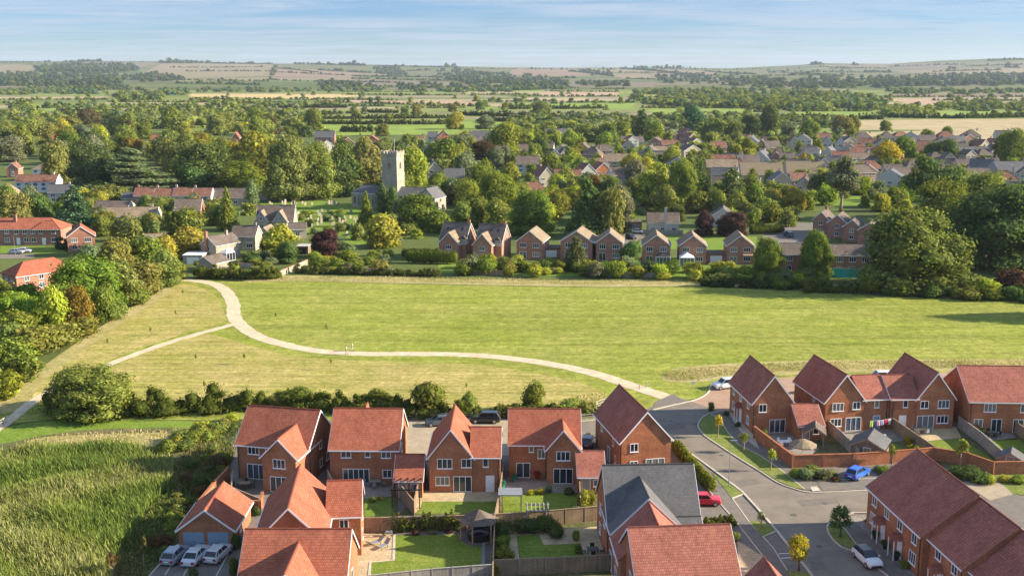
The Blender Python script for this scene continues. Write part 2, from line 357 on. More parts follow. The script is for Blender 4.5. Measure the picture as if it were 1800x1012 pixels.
def grass(name, base, dry, scale=0.25, stripes=None, dryness=0.5):
    m, nt, bs = new_mat(name); vec = coords(nt)
    n1 = noise(nt, vec, scale*0.25, 6, 0.65); n2 = noise(nt, vec, scale*4, 6, 0.75); n3 = noise(nt, vec, scale, 5, 0.6, 0.3)
    f = ramp(nt, n1, [(0.5-dryness*0.3, (0,0,0)), (0.5+0.3*(1-dryness)+0.12, (1,1,1))])
    c = mixc(nt, f, base, dry)
    c = mixc(nt, 1.0, c, ramp(nt, n3, [(0.32, (0.85,0.89,0.83)), (0.68, (1.12,1.09,1.14))]), 'MULTIPLY')
    c = mixc(nt, 1.0, c, ramp(nt, n2, [(0.36, (0.68,0.72,0.62)), (0.64, (1.26,1.22,1.30))]), 'MULTIPLY'); c = mixc(nt, 1.0, c, ramp(nt, noise(nt, vec, scale*13, 3, 0.7), [(0.38, (0.78,0.80,0.74)), (0.62, (1.2,1.18,1.24))]), 'MULTIPLY')
    if stripes:
        ang, wl, amt, bend = stripes
        v2 = coords(nt, 'Object', (0.05/wl, 1/wl, 1), ang)
        ns = noise(nt, v2, 1.0, 4, 0.75, bend)
        c = mixc(nt, 1.0, c, ramp(nt, ns, [(0.36, (1-amt,)*3), (0.64, (1+amt,)*3)]), 'MULTIPLY')
    nt.links.new(c, bs.inputs['Base Color']); bs.inputs['Roughness'].default_value = 0.95; bs.inputs['Specular IOR Level'].default_value = 0.1
    b = N(nt, 'ShaderNodeBump'); b.inputs['Strength'].default_value = 0.5; b.inputs['Distance'].default_value = 0.12
    nt.links.new(n2, b.inputs['Height']); nt.links.new(b.outputs[0], bs.inputs['Normal'])
    return m
M['meadow'] = grass('mown meadow grass', (0.235,0.268,0.038), (0.295,0.29,0.07), 0.16, (0.08, 4.5, 0.20, 1.6), 0.45)
M['hay'] = grass('cut hay meadow', (0.29,0.28,0.055), (0.43,0.345,0.13), 0.3, (-0.12, 2.4, 0.24, 2.5), 0.7)
M['rough'] = grass('rough dry grass', (0.30,0.28,0.09), (0.46,0.375,0.18), 0.5, None, 0.6)
M['lush'] = grass('lush green grass', (0.15,0.235,0.03), (0.22,0.27,0.05), 0.5, None, 0.4)
M['lawn'] = grass('garden lawn', (0.155,0.22,0.03), (0.22,0.25,0.05), 0.9, (0.2, 0.55, 0.1, 0.1), 0.35)
M['verge'] = grass('verge grass', (0.165,0.21,0.045), (0.24,0.24,0.07), 1.0, None, 0.4)
M['scrub'] = grass('shaded scrub ground', (0.10,0.11,0.04), (0.20,0.165,0.09), 0.6, None, 0.5)  # dark green ground colour with brown dry patches
M['gravel'] = plain('buff gravel', (0.58,0.475,0.325), 0.95, 0.2, 0.55, 0.1, bump=0.3)
M['asphalt'] = plain('worn asphalt', (0.212,0.180,0.143), 0.9, 0.18, 0.35, 0.2, bump=0.2)
M['asphalt2'] = plain('footway asphalt', (0.185,0.162,0.137), 0.9, 0.16, 0.9, 0.2, bump=0.2)
M['block'] = coursed('buff block paving', (0.44,0.36,0.25), (0.37,0.30,0.21), (0.2,0.16,0.11), 0.2, 0.1, 0.006, big=0.12, bump=0.2)
M['block_pink'] = coursed('pink block paving', (0.44,0.30,0.215), (0.37,0.25,0.18), (0.2,0.14,0.1), 0.2, 0.1, 0.006, big=0.12, bump=0.2)
M['kerb'] = plain('concrete kerb', (0.50,0.45,0.36), 0.9, 0.15, 1.5, 0.2)
M['slab'] = coursed('sandstone patio slabs', (0.54,0.425,0.26), (0.46,0.36,0.22), (0.25,0.2,0.14), 0.6, 0.6, 0.015, big=0.14, bump=0.2)
M['slab_grey'] = coursed('grey patio slabs', (0.31,0.275,0.235), (0.26,0.23,0.20), (0.16,0.14,0.12), 0.6, 0.6, 0.015, big=0.14, bump=0.2)
M['paint'] = plain('white road paint', (0.62,0.60,0.56), 0.8, 0.12, 3)
M['churchgrass'] = M['lush']
sheet('meadow', [(318,491),(420,495),(520,494),(700,499),(900,503),(1080,506),(1225,503),(1400,512),(1560,521),(1700,527),(1960,533),(2300,545),(2300,720),(1700,672),(1290,684),(1200,705),(1070,733),(1000,740),(700,742),(380,738),(100,736),(-60,752),(-260,760),(-160,700),(0,708),(20,690),(70,650),(150,590),(250,530),(300,505)], 0.012, M['meadow'])
sheet('hay_meadow', [(390,592),(440,607),(520,626),(610,633),(720,636),(830,640),(920,652),(1000,668),(1060,690),(1030,722),(950,728),(700,726),(430,722),(260,716),(150,730),(90,712),(130,690),(190,648),(280,610),(350,588)], 0.020, M['hay'], 5)
sheet('hay_meadow', [(330,500),(375,516),(392,545),(393,565),(330,584),(220,622),(150,655),(90,690),(40,712),(20,700),(60,660),(150,598),(240,540),(295,508)], 0.020, M['hay'], 5)
sheet('rough_margin', [(420,488),(520,484),(700,488),(900,492),(1100,494),(1240,490),(1400,500),(1600,512),(1800,520),(1990,526),(2000,534),(1800,528),(1600,520),(1400,508),(1240,502),(1080,505),(900,502),(700,498),(520,494),(430,496)], 0.030, M['rough'])
sheet('rough_margin', [(0,700),(60,655),(150,592),(240,535),(290,507),(300,513),(250,545),(160,606),(85,662),(40,715),(0,726)], 0.028, M['rough'], 4)
sheet('rough_margin', [(1165,668),(1180,650),(1230,642),(1400,634),(1600,632),(1850,632),(2100,640),(2100,660),(1800,652),(1500,655),(1300,664),(1220,672)], 0.030, M['rough'], 3)
ribbon('path', [(322,492),(348,494),(378,500),(398,513),(410,535),(411,555),(425,573),(455,592),(510,608),(570,618),(650,622),(740,622),(830,624),(915,632),(985,643),(1050,658),(1110,678),(1160,694),(1192,705)], 3.0, 0.040, M['gravel'], label='pale gravel path winding over the meadow')
ribbon('path', [(412,570),(370,581),(300,601),(240,622),(180,645),(130,667),(90,687),(58,706),(30,728),(5,747),(-30,770)], 1.9, 0.036, M['gravel'], label='narrow pale gravel path')
# the reed bed and the ground round it
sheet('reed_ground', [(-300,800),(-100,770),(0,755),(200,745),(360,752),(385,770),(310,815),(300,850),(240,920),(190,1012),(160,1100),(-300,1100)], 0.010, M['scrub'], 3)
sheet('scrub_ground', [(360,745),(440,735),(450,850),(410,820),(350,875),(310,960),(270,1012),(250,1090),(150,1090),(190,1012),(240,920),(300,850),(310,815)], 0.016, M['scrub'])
sheet('rough_margin', [(60,770),(200,762),(330,757),(415,740),(412,772),(330,800),(300,790),(180,778),(40,800)], 0.018, M['rough'], 4)
sheet('grass_bank', [(-200,775),(-60,765),(0,754),(60,742),(160,738),(260,738),(360,742),(370,752),(260,752),(150,756),(60,768),(0,780),(-200,800)], 0.022, M['lush'], 4)
# ---------------------------------------------------------------- estate: roads, kerbs, verges, drives, gardens
sheet('estate_ground', [(395,740),(700,738),(1055,738),(1160,712),(1250,700),(1290,672),(1500,665),(1900,662),(2200,700),(2200,1150),(180,1150),(270,1030),(310,960),(350,878),(408,830)], 0.024, M['asphalt2'])
sheet('road', [(1144,722),(1180,713),(1216,706),(1251,718),(1247,727),(1234,735),(1227,748),(1232,758),(1240,767),(1259,780),(1280,794),(1299,806),(1338,830),(1368,849),(1395,859),(1417,865),(1447,866),(1531,862),(1700,855),(1700,905),(1528,902),(1494,903),(1462,917),(1454,928),(1461,945),(1480,962),(1510,972),(1530,990),(1560,1012),(1680,1110),(1560,1110),(1426,1010),(1366,934),(1330,892),(1305,865),(1255,827),(1219,801),(1182,776),(1160,740)], 0.036, M['asphalt'], label='worn grey asphalt estate road')
sheet('road', [(1018,737),(1056,735),(1150,722),(1170,740),(1184,778),(1120,772),(1018,770)], 0.034, M['asphalt'])
sheet('brick_drive', [(1216,706),(1235,698),(1246,688),(1251,676),(1290,667),(1420,662),(1560,656),(1680,654),(1700,690),(1520,700),(1290,722),(1262,724),(1251,718)], 0.036, M['block_pink'], label='pink block paved shared drive')
sheet('block_drive', [(690,738),(880,735),(1020,737),(1020,770),(1020,800),(690,800)], 0.036, M['block'], label='buff block paved drive behind the houses')
sheet('path_apron', [(1152,706),(1183,692),(1196,700),(1216,706),(1180,713),(1144,722)], 0.046, M['asphalt2'])
KL = [(1120,758),(1160,764),(1182,776),(1219,801),(1255,827),(1305,865),(1330,892),(1366,934),(1426,1010),(1500,1105)]
bar('kerb', KL, 0.28, 0.0, 0.14, M['kerb'], label='pale kerb of the estate road')
bar('kerb', [(1262,724),(1247,727),(1234,735),(1227,748),(1232,758),(1240,767),(1259,780),(1280,794),(1299,806),(1338,830),(1368,849),(1395,859),(1417,865),(1447,866),(1531,862),(1640,857)], 0.19, 0.0, 0.14, M['kerb'], 3)
bar('kerb', [(1690,904),(1528,902),(1494,903),(1462,917),(1454,928),(1461,945),(1480,962),(1510,972),(1530,990),(1562,1014),(1640,1080)], 0.19, 0.0, 0.14, M['kerb'], 3)
bar('kerb', [(1010,742),(1056,737),(1100,731),(1146,721),(1180,713),(1216,705),(1236,697),(1247,687),(1252,675),(1290,666)], 0.22, 0.0, 0.14, M['kerb'], 2)
bar('kerb', [(1020,768),(1056,767),(1090,768)], 0.2, 0.0, 0.13, M['kerb'])
# left footway, lay-bys and verge pieces
sheet('footway', [(1182,777),(1219,802),(1252,830),(1288,877),(1316,916),(1359,963),(1389,1011),(1440,1090),(1390,1090),(1340,976),(1301,926),(1260,878),(1210,820),(1170,785)], 0.060, M['asphalt2'], label='asphalt footway beside the estate road')
bar('path_edging', [(1252,831),(1288,877),(1316,916),(1359,963),(1389,1011),(1436,1085)], 0.14, 0.0, 0.085, M['kerb'])
bar('path_edging', [(1205,812),(1230,842),(1260,878),(1301,926),(1340,976),(1385,1060)], 0.14, 0.0, 0.085, M['kerb'])
for pts in ([(1250.5,830),(1280,850),(1308,868),(1287,876)], [(1317,916),(1345,919),(1366,933),(1340,944)], [(1382,1003),(1423,1008),(1440,1030),(1405,1040)]):
    sheet('grass_verge', pts, 0.10, M['verge'], label='small grass verge in the kerb')
    bar('path_edging', [pts[2], pts[3]], 0.16, 0.0, 0.12, M['kerb'])
VI = [(1229,745),(1231,755),(1239,765),(1258.6,779),(1279,793),(1298,805),(1338,828),(1369,847),(1396,857.5),(1414,861),(1387,838),(1371,825),(1334,800),(1298,782),(1278,759),(1266,737),(1258,730),(1245,731),(1234,737)]
sheet('grass_verge', VI, 0.11, M['verge'], label='curved grass verge with young trees')
sheet('footway', [(1250,727),(1266,737),(1278,759),(1298,782),(1334,800),(1371,825),(1387,838),(1414,861),(1440,862),(1428,836),(1392,826),(1350,803),(1318,778),(1300,757),(1286,735),(1276,724)], 0.075, M['asphalt2'])
bar('path_edging', [(1250,728),(1266,737),(1278,759),(1298,782),(1334,800),(1371,825),(1387,838),(1414,860)], 0.14, 0.0, 0.12, M['kerb'])
sheet('gravel_strip', [(1276,724),(1286,735),(1300,757),(1318,778),(1335,790),(1325,765),(1318,758),(1290,726)], 0.08, M['kerb'])
sheet('paving', [(1424,856),(1436,855),(1442,863),(1428,864)], 0.095, M['kerb'])
sheet('parking_bay', [(1395,826),(1480,822),(1580,818),(1600,850),(1531,859),(1447,863),(1430,838)], 0.050, M['asphalt2'])
bar('path_edging', [(1434,845),(1500,842),(1560,840)], 0.14, 0.0, 0.07, M['kerb'])
VJ = [(1461,919),(1455,929),(1461,944),(1473,957),(1502,967),(1508,961),(1485,930),(1471,920)]
sheet('grass_verge', VJ, 0.11, M['verge'], label='small grass island with a young dark tree')
sheet('footway', [(1471,920),(1485,930),(1508,961),(1535,985),(1570,1015),(1680,1100),(1720,1100),(1600,1012),(1540,955),(1510,920),(1494,910)], 0.075, M['asphalt2'])
bar('path_edging', [(1471,920),(1485,930),(1508,961)], 0.14, 0.0, 0.12, M['kerb'])
sheet('gravel_strip', [(1494,908),(1540,955),(1600,1012),(1720,1100),(1760,1100),(1640,1012),(1530,928),(1520,905)], 0.08, M['slab_grey'])
sheet('brick_drive', [(1296,950),(1345,980),(1420,1100),(1330,1100),(1300,1012)], 0.050, M['slab'])
sheet('driveway', [(1225,868),(1258,880),(1298,928),(1240,922),(1225,900)], 0.050, M['asphalt2'])
for q in ([(1369,973),(1396,972)], [(1373,981),(1400,979)]): bar('road_marking', q, 0.18, 0.03, 0.046, M['paint'])
# drive with the three parked cars
sheet('parking_court', [(306,962),(418,962),(418,1012),(405,1090),(200,1090),(262,1012)], 0.045, M['asphalt2'])
bar('path_edging', [(312,962),(290,982),(263,1012),(215,1080)], 0.16, 0.0, 0.12, M['kerb'])
for q in ([(318,968),(290,1010)], [(345,970),(322,1012)], [(404,968),(380,1012)]): bar('road_marking', q, 0.1, 0.03, 0.050, M['paint'])
# back gardens
def garden(n, pts, z, m, label=None): return sheet(n, pts, z, M[m], label=label)
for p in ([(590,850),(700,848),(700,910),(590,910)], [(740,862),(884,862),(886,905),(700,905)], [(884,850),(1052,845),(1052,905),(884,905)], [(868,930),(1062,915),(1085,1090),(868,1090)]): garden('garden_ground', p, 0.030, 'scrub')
garden('lawn', [(640,876),(691,873),(691,906),(640,908)], 0.060, 'lawn', 'small lawn behind the second house')
garden('patio', [(590,850),(690,848),(690,874),(640,876),(590,868)], 0.060, 'slab_grey')
garden('patio', [(738,863),(876,863),(876,882),(742,882),(740,892),(730,902),(728,880)], 0.060, 'slab')
garden('lawn', [(743,881.5),(874,881.5),(874,903),(730,903),(741,892)], 0.066, 'lawn', 'lawn in front of the gabled house')
garden('patio', [(886,848),(1016,842),(1018,866),(960,868),(922,868),(886,866)], 0.060, 'slab_grey')
garden('patio', [(886,850),(915,866),(888,868)], 0.066, 'slab')
garden('lawn', [(884,867),(1014,866),(1016,896),(884,902)], 0.062, 'lawn', 'lawn behind the house with flower pots')
garden('patio', [(620,938),(692,938),(691,984),(651,988),(648,1040),(600,1040)], 0.060, 'slab', 'pale stone patio beside the gabled brick house')
garden('lawn', [(693,941),(852,939),(850,1002),(760,1010),(650,1012),(651,989),(692,985)], 0.066, 'lawn', 'bright green lawn with a stone edge')
bar('path_edging', [(693,940),(692,985),(651,988.5),(649,1012)], 0.3, 0.0, 0.10, M['kerb'])
bar('path_edging', [(693,939),(815,932)], 0.7, 0.0, 0.09, M['slab_grey'])
bar('path_edging', [(851,940),(849,1003)], 0.35, 0.0, 0.12, M['grey'])
garden('patio', [(884,935),(1060,925),(1075,1000),(1028,990),(1020,955),(955,958),(948,940),(908,941),(914,990),(884,995)], 0.055, 'slab', 'stone garden paths round the dark lawn')
garden('lawn', [(908,942),(948,941),(956,958),(1020,955),(1029,985),(916,990)], 0.066, 'lawn', 'dark shaded lawn between stone paths')
# right hand back gardens
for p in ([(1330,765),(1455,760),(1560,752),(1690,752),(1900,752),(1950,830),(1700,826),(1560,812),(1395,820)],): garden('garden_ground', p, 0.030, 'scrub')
garden('patio', [(1330,766),(1400,760),(1440,790),(1396,818)], 0.06, 'slab_grey'); garden('patio', [(1455,760),(1560,752),(1600,772),(1500,790)], 0.06, 'slab_grey')
garden('lawn', [(1530,788),(1570,778),(1600,796),(1545,802)], 0.06, 'lawn'); garden('patio', [(1575,757),(1680,750),(1690,770),(1620,776)], 0.06, 'slab')
garden('lawn', [(1618,777),(1690,771),(1745,808),(1660,802)], 0.06, 'lawn', 'half sunlit lawn in the third garden'); garden('patio', [(1605,775),(1622,776),(1660,800),(1635,800)], 0.066, 'slab')
garden('patio', [(1695,762),(1775,756),(1790,772),(1720,776)], 0.06, 'slab_grey'); garden('lawn', [(1720,776),(1790,770),(1850,815),(1762,806)], 0.06, 'lawn', 'green lawn between the grey fences'); garden('lawn', [(1800,770),(1900,768),(1990,820),(1870,815)], 0.06, 'lawn')
garden('lawn', [(1745,835),(1810,832),(1870,880),(1780,868)], 0.06, 'verge'); garden('paving', [(1690,848),(1745,838),(1782,868),(1740,880)], 0.056, 'block')
M['iron'] = plain('cast iron cover', (0.10,0.09,0.08), 0.7, 0.2, 6); M['patch'] = plain('darker road repair', (0.17,0.147,0.122), 0.95, 0.15, 1.2)
for u, v, w in ((1268,800,.3),(1222,745,.35),(1395,905,.4),(1450,885,.35),(1440,960,.35),(1180,740,.3)):
    x, y = G(u, v); m = MB(); m.tube([(x,y,.030),(x,y,.043)], w, 14); tag(m.build('drain_cover', M['iron']), None, kind='structure')
for pts in ([(1290,845),(1330,840),(1338,850),(1300,856)], [(1400,880),(1470,874),(1476,884),(1410,891)], [(1160,748),(1200,742),(1206,752),(1168,758)], [(1420,980),(1445,978),(1452,1000),(1428,1003)]): sheet('road_patch', pts, 0.042, M['patch'])
# ---------------------------------------------------------------- houses
WCACHE = {}
def win_mesh(w, h, n, kind='window', fm='white'):
    key = (round(w,2), round(h,2), n, kind, fm)
    if key in WCACHE: return WCACHE[key]
    f = MB(); p = MB(); t = 0.075
    f.box(-w/2, w/2, -0.07, 0.0, 0, t); f.box(-w/2, w/2, -0.07, 0.0, h-t, h)
    for i in range(n+1):
        x = -w/2+t/2+(w-t)*i/n; f.box(x-t/2, x+t/2, -0.068, 0.0, t, h-t)
    if kind == 'window': f.box(-w/2-0.06, w/2+0.06, -0.12, 0.0, -0.06, 0.0)
    p.box(-w/2+t*0.6, w/2-t*0.6, -0.03, -0.005, t*0.6, h-t*0.6)
    r = (f.mesh(kind, M[fm]), p.mesh('pane', M['glass'])); WCACHE[key] = r; return r
def door_mesh(w, h, mat):
    key = ('door', w, h, mat)
    if key in WCACHE: return WCACHE[key]
    d = MB(); d.box(-w/2, w/2, -0.05, 0, 0, h, 0); t = 0.07
    d.box(-w/2-t, -w/2, -0.08, 0, 0, h+t, 1); d.box(w/2, w/2+t, -0.08, 0, 0, h+t, 1); d.box(-w/2, w/2, -0.08, 0, h, h+t, 1)
    for x in (-w*0.22, w*0.22):
        for z in (0.25, 1.15): d.box(x-w*0.16, x+w*0.16, -0.065, -0.05, z, z+0.65, 0)
    k = MB(); k.box(w*0.36, w*0.42, -0.12, -0.05, 1.0, 1.06)
    r = (d.mesh('door', [M[mat], M['white']]), k.mesh('handle', M['black'])); WCACHE[key] = r; return r
class House:
    def __init__(s, name, label, cat, x, y, yaw=0.0, wall='brick', roof='tile', trim='white', group=None, z=0.0):
        s.root = empty(name, (x, y, z), yaw, label=label, cat=cat, group=group)
        s.wm, s.rm, s.tm = M[wall], M[roof], M[trim]
    def block(s, x0, x1, y0, y1, e, r, axis='x', hip=(0, 0), o=0.32, g=0.16, wall=True, bargs=(1, 1), roofmat=None, wallmat=None, base=0.0):
        """one gabled or hipped volume; axis is the way the ridge runs"""
        L, B = (x1-x0, y1-y0) if axis == 'x' else (y1-y0, x1-x0)
        def P(a, b, z):            # a along the ridge, b across it
            return (x0+a, y0+b, z) if axis == 'x' else (x1-b, y0+a, z)
        hf = B/2; k = (r-e)/hf
        if wall:
            m = MB()
            for (a0, b0, a1, b1) in ((0,0,L,0), (L,B,0,B)):
                ln = abs(a1-a0); m.face([P(a0,b0,base), P(a1,b1,base), P(a1,b1,e), P(a0,b0,e)], 0, [(0,base),(ln,base),(ln,e),(0,e)])
            for j, a in ((0, 0), (1, L)):
                bs_ = (B, 0) if j == 0 else (0, B)
                if hip[j]: m.face([P(a,bs_[0],base), P(a,bs_[1],base), P(a,bs_[1],e), P(a,bs_[0],e)], 0, [(0,base),(B,base),(B,e),(0,e)])
                else: m.face([P(a,bs_[0],base), P(a,bs_[1],base), P(a,bs_[1],e), P(a,hf,r-0.02), P(a,bs_[0],e)], 0, [(0,base),(B,base),(B,e),(hf,r),(0,e)])
            m.build('wall', wallmat or s.wm, s.root)
        th = 0.13; m = MB(); ze = e-o*k
        A0 = -o if hip[0] else -g; A1 = L+o if hip[1] else L+g
        R0 = hf*hip[0] if hip[0] else -g; R1 = L-hf*hip[1] if hip[1] else L+g
        sl = math.hypot(hf+o, (hf+o)*k); zz = lambda z: z+th
        # upper faces (ridge slightly thickened), lower faces, edges
        e0, e1 = P(A0,-o,zz(ze)), P(A1,-o,zz(ze)); e2, e3 = P(A1,B+o,zz(ze)), P(A0,B+o,zz(ze)); q0, q1 = P(R0,hf,zz(r)), P(R1,hf,zz(r))
        d0, d1, d2, d3 = [(p[0],p[1],p[2]-th) for p in (e0,e1,e2,e3)]; w0, w1 = [(p[0],p[1],p[2]-th) for p in (q0,q1)]
        uv = lambda pts: pts
        m.face([e0,e1,q1,q0], 0, [(A0,0),(A1,0),(R1,sl),(R0,sl)]); m.face([e2,e3,q0,q1], 0, [(-A1,0),(-A0,0),(-R0,sl),(-R1,sl)])
        if hip[0]: m.face([e3,e0,q0], 0, [(0,0),(B+2*o,0),(hf+o,sl)])
        else: m.face([e0,q0,w0,d0], 0, [(0,0),(sl,0),(sl,.13),(0,.13)]); m.face([q0,e3,d3,w0], 0, [(0,0),(sl,0),(sl,.13),(0,.13)])
        if hip[1]: m.face([e1,e2,q1], 0, [(0,0),(B+2*o,0),(hf+o,sl)])
        else: m.face([q1,e1,d1,w1], 0, [(0,0),(sl,0),(sl,.13),(0,.13)]); m.face([e2,q1,w1,d2], 0, [(0,0),(sl,0),(sl,.13),(0,.13)])
        m.face([e1,e0,d0,d1], 0, [(0,0),(L,0),(L,.13),(0,.13)]); m.face([e3,e2,d2,d3], 0, [(0,0),(L,0),(L,.13),(0,.13)])
        m.face([d0,w0,w1,d1]); m.face([d2,w1,w0,d3])
        if hip[0]: m.face([d3,w0,d0])
        if hip[1]: m.face([d1,w1,d2])
        rf = m.build('roof', roofmat or s.rm, s.root)
        rc = MB(); rc.tube([P(R0,hf,r+th-0.03), P(R1,hf,r+th-0.03)], 0.11, 6)
        for j in (0, 1):
            if hip[j]:
                q = (R0, R1)[j]; a = (A0, A1)[j]
                for b in (-o, B+o): rc.tube([P(q,hf,r+th-0.03), P(a,b,ze+th-0.03)], 0.09, 5)
        rc.build('ridge_tile', roofmat or s.rm, rf)
        # barge boards and eaves boards
        for j in (0, 1):
            if hip[j] or not bargs[j]: continue
            m = MB(); a0, a1 = ((-g-0.045, -g-0.003) if j == 0 else (L+g+0.003, L+g+0.045))
            for b, c in ((-o, hf), (B+o, hf)):
                zb = ze+th-0.02; zt = r+th-0.02; d = 0.24
                pts = [P(a0,b,zb), P(a0,c,zt), P(a0,c,zt-d), P(a0,b,zb-d), P(a1,b,zb), P(a1,c,zt), P(a1,c,zt-d), P(a1,b,zb-d)]
                m.add(pts, [[0,1,2,3],[7,6,5,4],[0,4,5,1],[3,2,6,7],[0,3,7,4],[1,5,6,2]])
            m.build('bargeboard', s.tm, s.root)
        for b0, b1 in ((-o-0.10, -o-0.004), (B+o+0.004, B+o+0.10)):
            m = MB(); p = P(A0+0.05,b0,ze-0.02); q = P(A1-0.05,b1,ze+0.09)
            m.box(min(p[0],q[0]), max(p[0],q[0]), min(p[1],q[1]), max(p[1],q[1]), ze-0.05, ze+0.08); m.build('gutter', s.tm if trim_light(s) else M['black'], s.root)
        return s
    def pipe(s, x, y, h):
        m = MB(); m.tube([(x,y,0),(x,y,h)], 0.045, 6); m.build('downpipe', M['black'], s.root)
    def win(s, x, y, z, w, h, n=2, f=0, kind='window', fm='white'):
        a, b = win_mesh(w, h, n, kind, fm)
        o = link(kind, a, s.root, (x, y, z), f*math.pi/2); link('pane', b, o); return o
    def door(s, x, y, w=0.95, h=2.05, mat='white', f=0, z=0.08):
        a, b = door_mesh(w, h, mat); o = link('door', a, s.root, (x, y, z), f*math.pi/2); link('handle', b, o); return o
    def chimney(s, x, y, z0, z1, w=0.75, d=0.55, pots=2, mat=None):
        m = MB(); m.box(x-w/2,x+w/2,y-d/2,y+d/2,z0,z1); m.box(x-w/2-0.06,x+w/2+0.06,y-d/2-0.06,y+d/2+0.06,z1,z1+0.12)
        o = m.build('chimney', mat or s.wm, s.root)
        for i in range(pots):
            q = MB(); px = x+(i-(pots-1)/2)*0.32; q.tube([(px,y,z1+0.12),(px,y,z1+0.55)], [0.11,0.09], 7); q.build('chimney_pot', M['tile'], o)
    def porch(s, x, y, f=0, w=1.7, d=1.0, z=2.35, roof=None):
        """small tiled canopy over a door; local frame of the wall face"""
        o = MB(); h = 0.75
        o.add([(-w/2,-d,z),(w/2,-d,z),(w/2,0,z),(-w/2,0,z),(0,-d,z+h),(0,0,z+h)], [[0,1,4],[1,2,5,4],[3,0,4,5],[2,3,5],[3,2,1,0]], 0, [[(0,0),(w,0),(w/2,h)],[(0,0),(d,0),(d,h),(0,h)],[(0,0),(d,0),(d,h),(0,h)],[(0,0),(w,0),(w/2,h)],[(0,0)]*4])
        p = o.build('porch_roof', roof or s.rm, s.root, loc=(x,y,0), rz=f*math.pi/2)
        q = MB()
        for i in (-1, 1): q.box(i*w*0.42-0.05, i*w*0.42+0.05, -d+0.05, -d+0.15, 0, z-0.003)
        q.build('porch_post', M['white'], p)
    def skylight(s, x, y, z, w, h, pitch, f=0):
        m = MB(); m.box(-w/2,w/2,-0.04,0.06,0,h); p = MB(); p.box(-w/2+.08,w/2-.08,-0.06,-0.041,.08,h-.08)
        o = m.build('roof_window', M['white'], s.root, loc=(x,y,z)); o.rotation_euler = (-(math.pi/2-pitch), 0, f*math.pi/2)
        p.build('pane', M['glass'], o)
    def dormer(s, x, y, z, w, h, d):
        """small gabled dormer that faces -y"""
        m = MB(); m.box(x-w/2,x+w/2,y,y+d,z,z+h); o = m.build('dormer', M['render'], s.root)
        r = MB(); e = 0.15; zt = z+h; r.add([(x-w/2-e,y-e,zt-0.05),(x+w/2+e,y-e,zt-0.05),(x+w/2+e,y+d,zt-0.05),(x-w/2-e,y+d,zt-0.05),(x,y-e,zt+w*0.55),(x,y+d,zt+w*0.55)], [[0,1,4],[1,2,5,4],[3,0,4,5],[2,3,5],[3,2,1,0]])
        r.build('dormer_roof', s.rm, o); a, b = win_mesh(w*0.7, h*0.75, 2); q = link('window', a, s.root, (x, y-0.005, z+h*0.1)); link('pane', b, q)
def trim_light(s): return s.tm == M['white']
# ---- the new estate, houses first row
h = House('detached_house', 'orange tiled brick house beside the reed bed, gabled wing half hidden by another roof', 'house', -35.5, 132.7, -0.205)
h.block(0, 9.8, 0, 8.2, 4.85, 8.5); h.block(5.1, 9.55, -3.55, 4, 4.75, 7.0, 'y', bargs=(1, 0))
for a in ((2.3,0,3.45,1.6,1.15,3), (4.3,0,3.5,0.8,1.05,1), (7.35,-3.55,3.25,1.65,1.2,3)): h.win(*a)
for a in ((2.5,0,0.1,2.4,2.05,3), (7.2,-3.55,0.1,2.3,2.05,3)): h.win(*a, kind='patio_door')
for a in ((9.8,4.0,3.4,0.9,1.1,1), (9.8,4.0,0.9,0.9,1.1,1)): h.win(*a, f=1)
h.win(9.8,6.4,1.0,1.1,1.1,2,1); h.pipe(0.15,-0.06,4.7); h.pipe(9.9,0.2,4.7); h.skylight
h = House('detached_house', 'brick house with wide plain orange roof and small garage roof beside its patio doors', 'house', -23.2, 130.6, -0.02)
h.block(0, 8.8, 0, 9.2, 4.85, 8.6); h.block(2.9, 5.1, 4.8, 6.4, 4.85, 8.8, 'y', bargs=(0, 1))
for a in ((2.1,0,3.6,1.3,1.15,2), (4.85,0,3.7,0.7,1.05,1), (7.2,0,3.6,1.25,1.15,2), (7.3,0,0.95,1.2,1.1,2)): h.win(*a)
h.win(3.3,0,0.1,3.4,2.05,5, kind='patio_door'); h.win(8.8,3,3.4,0.9,1.1,1,1); h.pipe(8.7,-0.07,4.7)
h = House('detached_house', 'brick house with a steep central gable and lower orange wing behind a green lawn', 'house', -10.35, 127.95, -0.01)
h.block(0, 5.4, 0, 10, 4.75, 8.2, 'y'); h.block(5.2, 8.85, 0.12, 8.0, 4.75, 7.15, bargs=(0, 1))
for a in ((1.95,0,3.15,1.9,1.3,3), (4.65,0,3.3,1.25,1.15,2), (7.05,0.12,3.35,0.7,1.1,1), (1.65,0,0.95,1.75,1.15,3)): h.win(*a)
h.win(4.15,0,0.1,2.3,2.05,3, kind='patio_door'); h.door(7.6,0.12, mat='white'); h.pipe(8.6,0.05,4.6); h.win(8.85,4,3.3,0.8,1.1,1,1)
h = House('detached_house', 'brick house with flower pots by its patio door and projecting gabled bay', 'house', -0.4, 132.7, -0.015)
h.block(0, 9.2, 0, 6.9, 4.85, 8.25); h.block(4.9, 9.0, -2.0, 4, 4.75, 7.2, 'y', bargs=(1, 0))
for a in ((2.9,0,3.6,0.65,1.1,1), (4.2,0,2.75,1.0,1.25,2), (6.95,-2.0,3.2,1.75,1.25,3)): h.win(*a)
h.win(1.85,0,0.1,1.8,2.05,2, kind='patio_door'); h.win(6.95,-2.0,0.1,2.5,2.05,3, kind='patio_door'); h.pipe(4.75,-0.06,4.6)
h = House('detached_house', 'tall brick house with its steep russet gable beside the road junction', 'house', 14.2, 133.2, 0.2, roof='tile_brown')
h.block(0, 6.7, 0, 12.3, 4.85, 8.6, 'y')
for a in ((1.7,0,3.3,1.1,1.15,2), (1.7,0,0.9,1.1,1.15,2), (4.6,0,0.6,2.6,1.6,3)): h.win(*a)
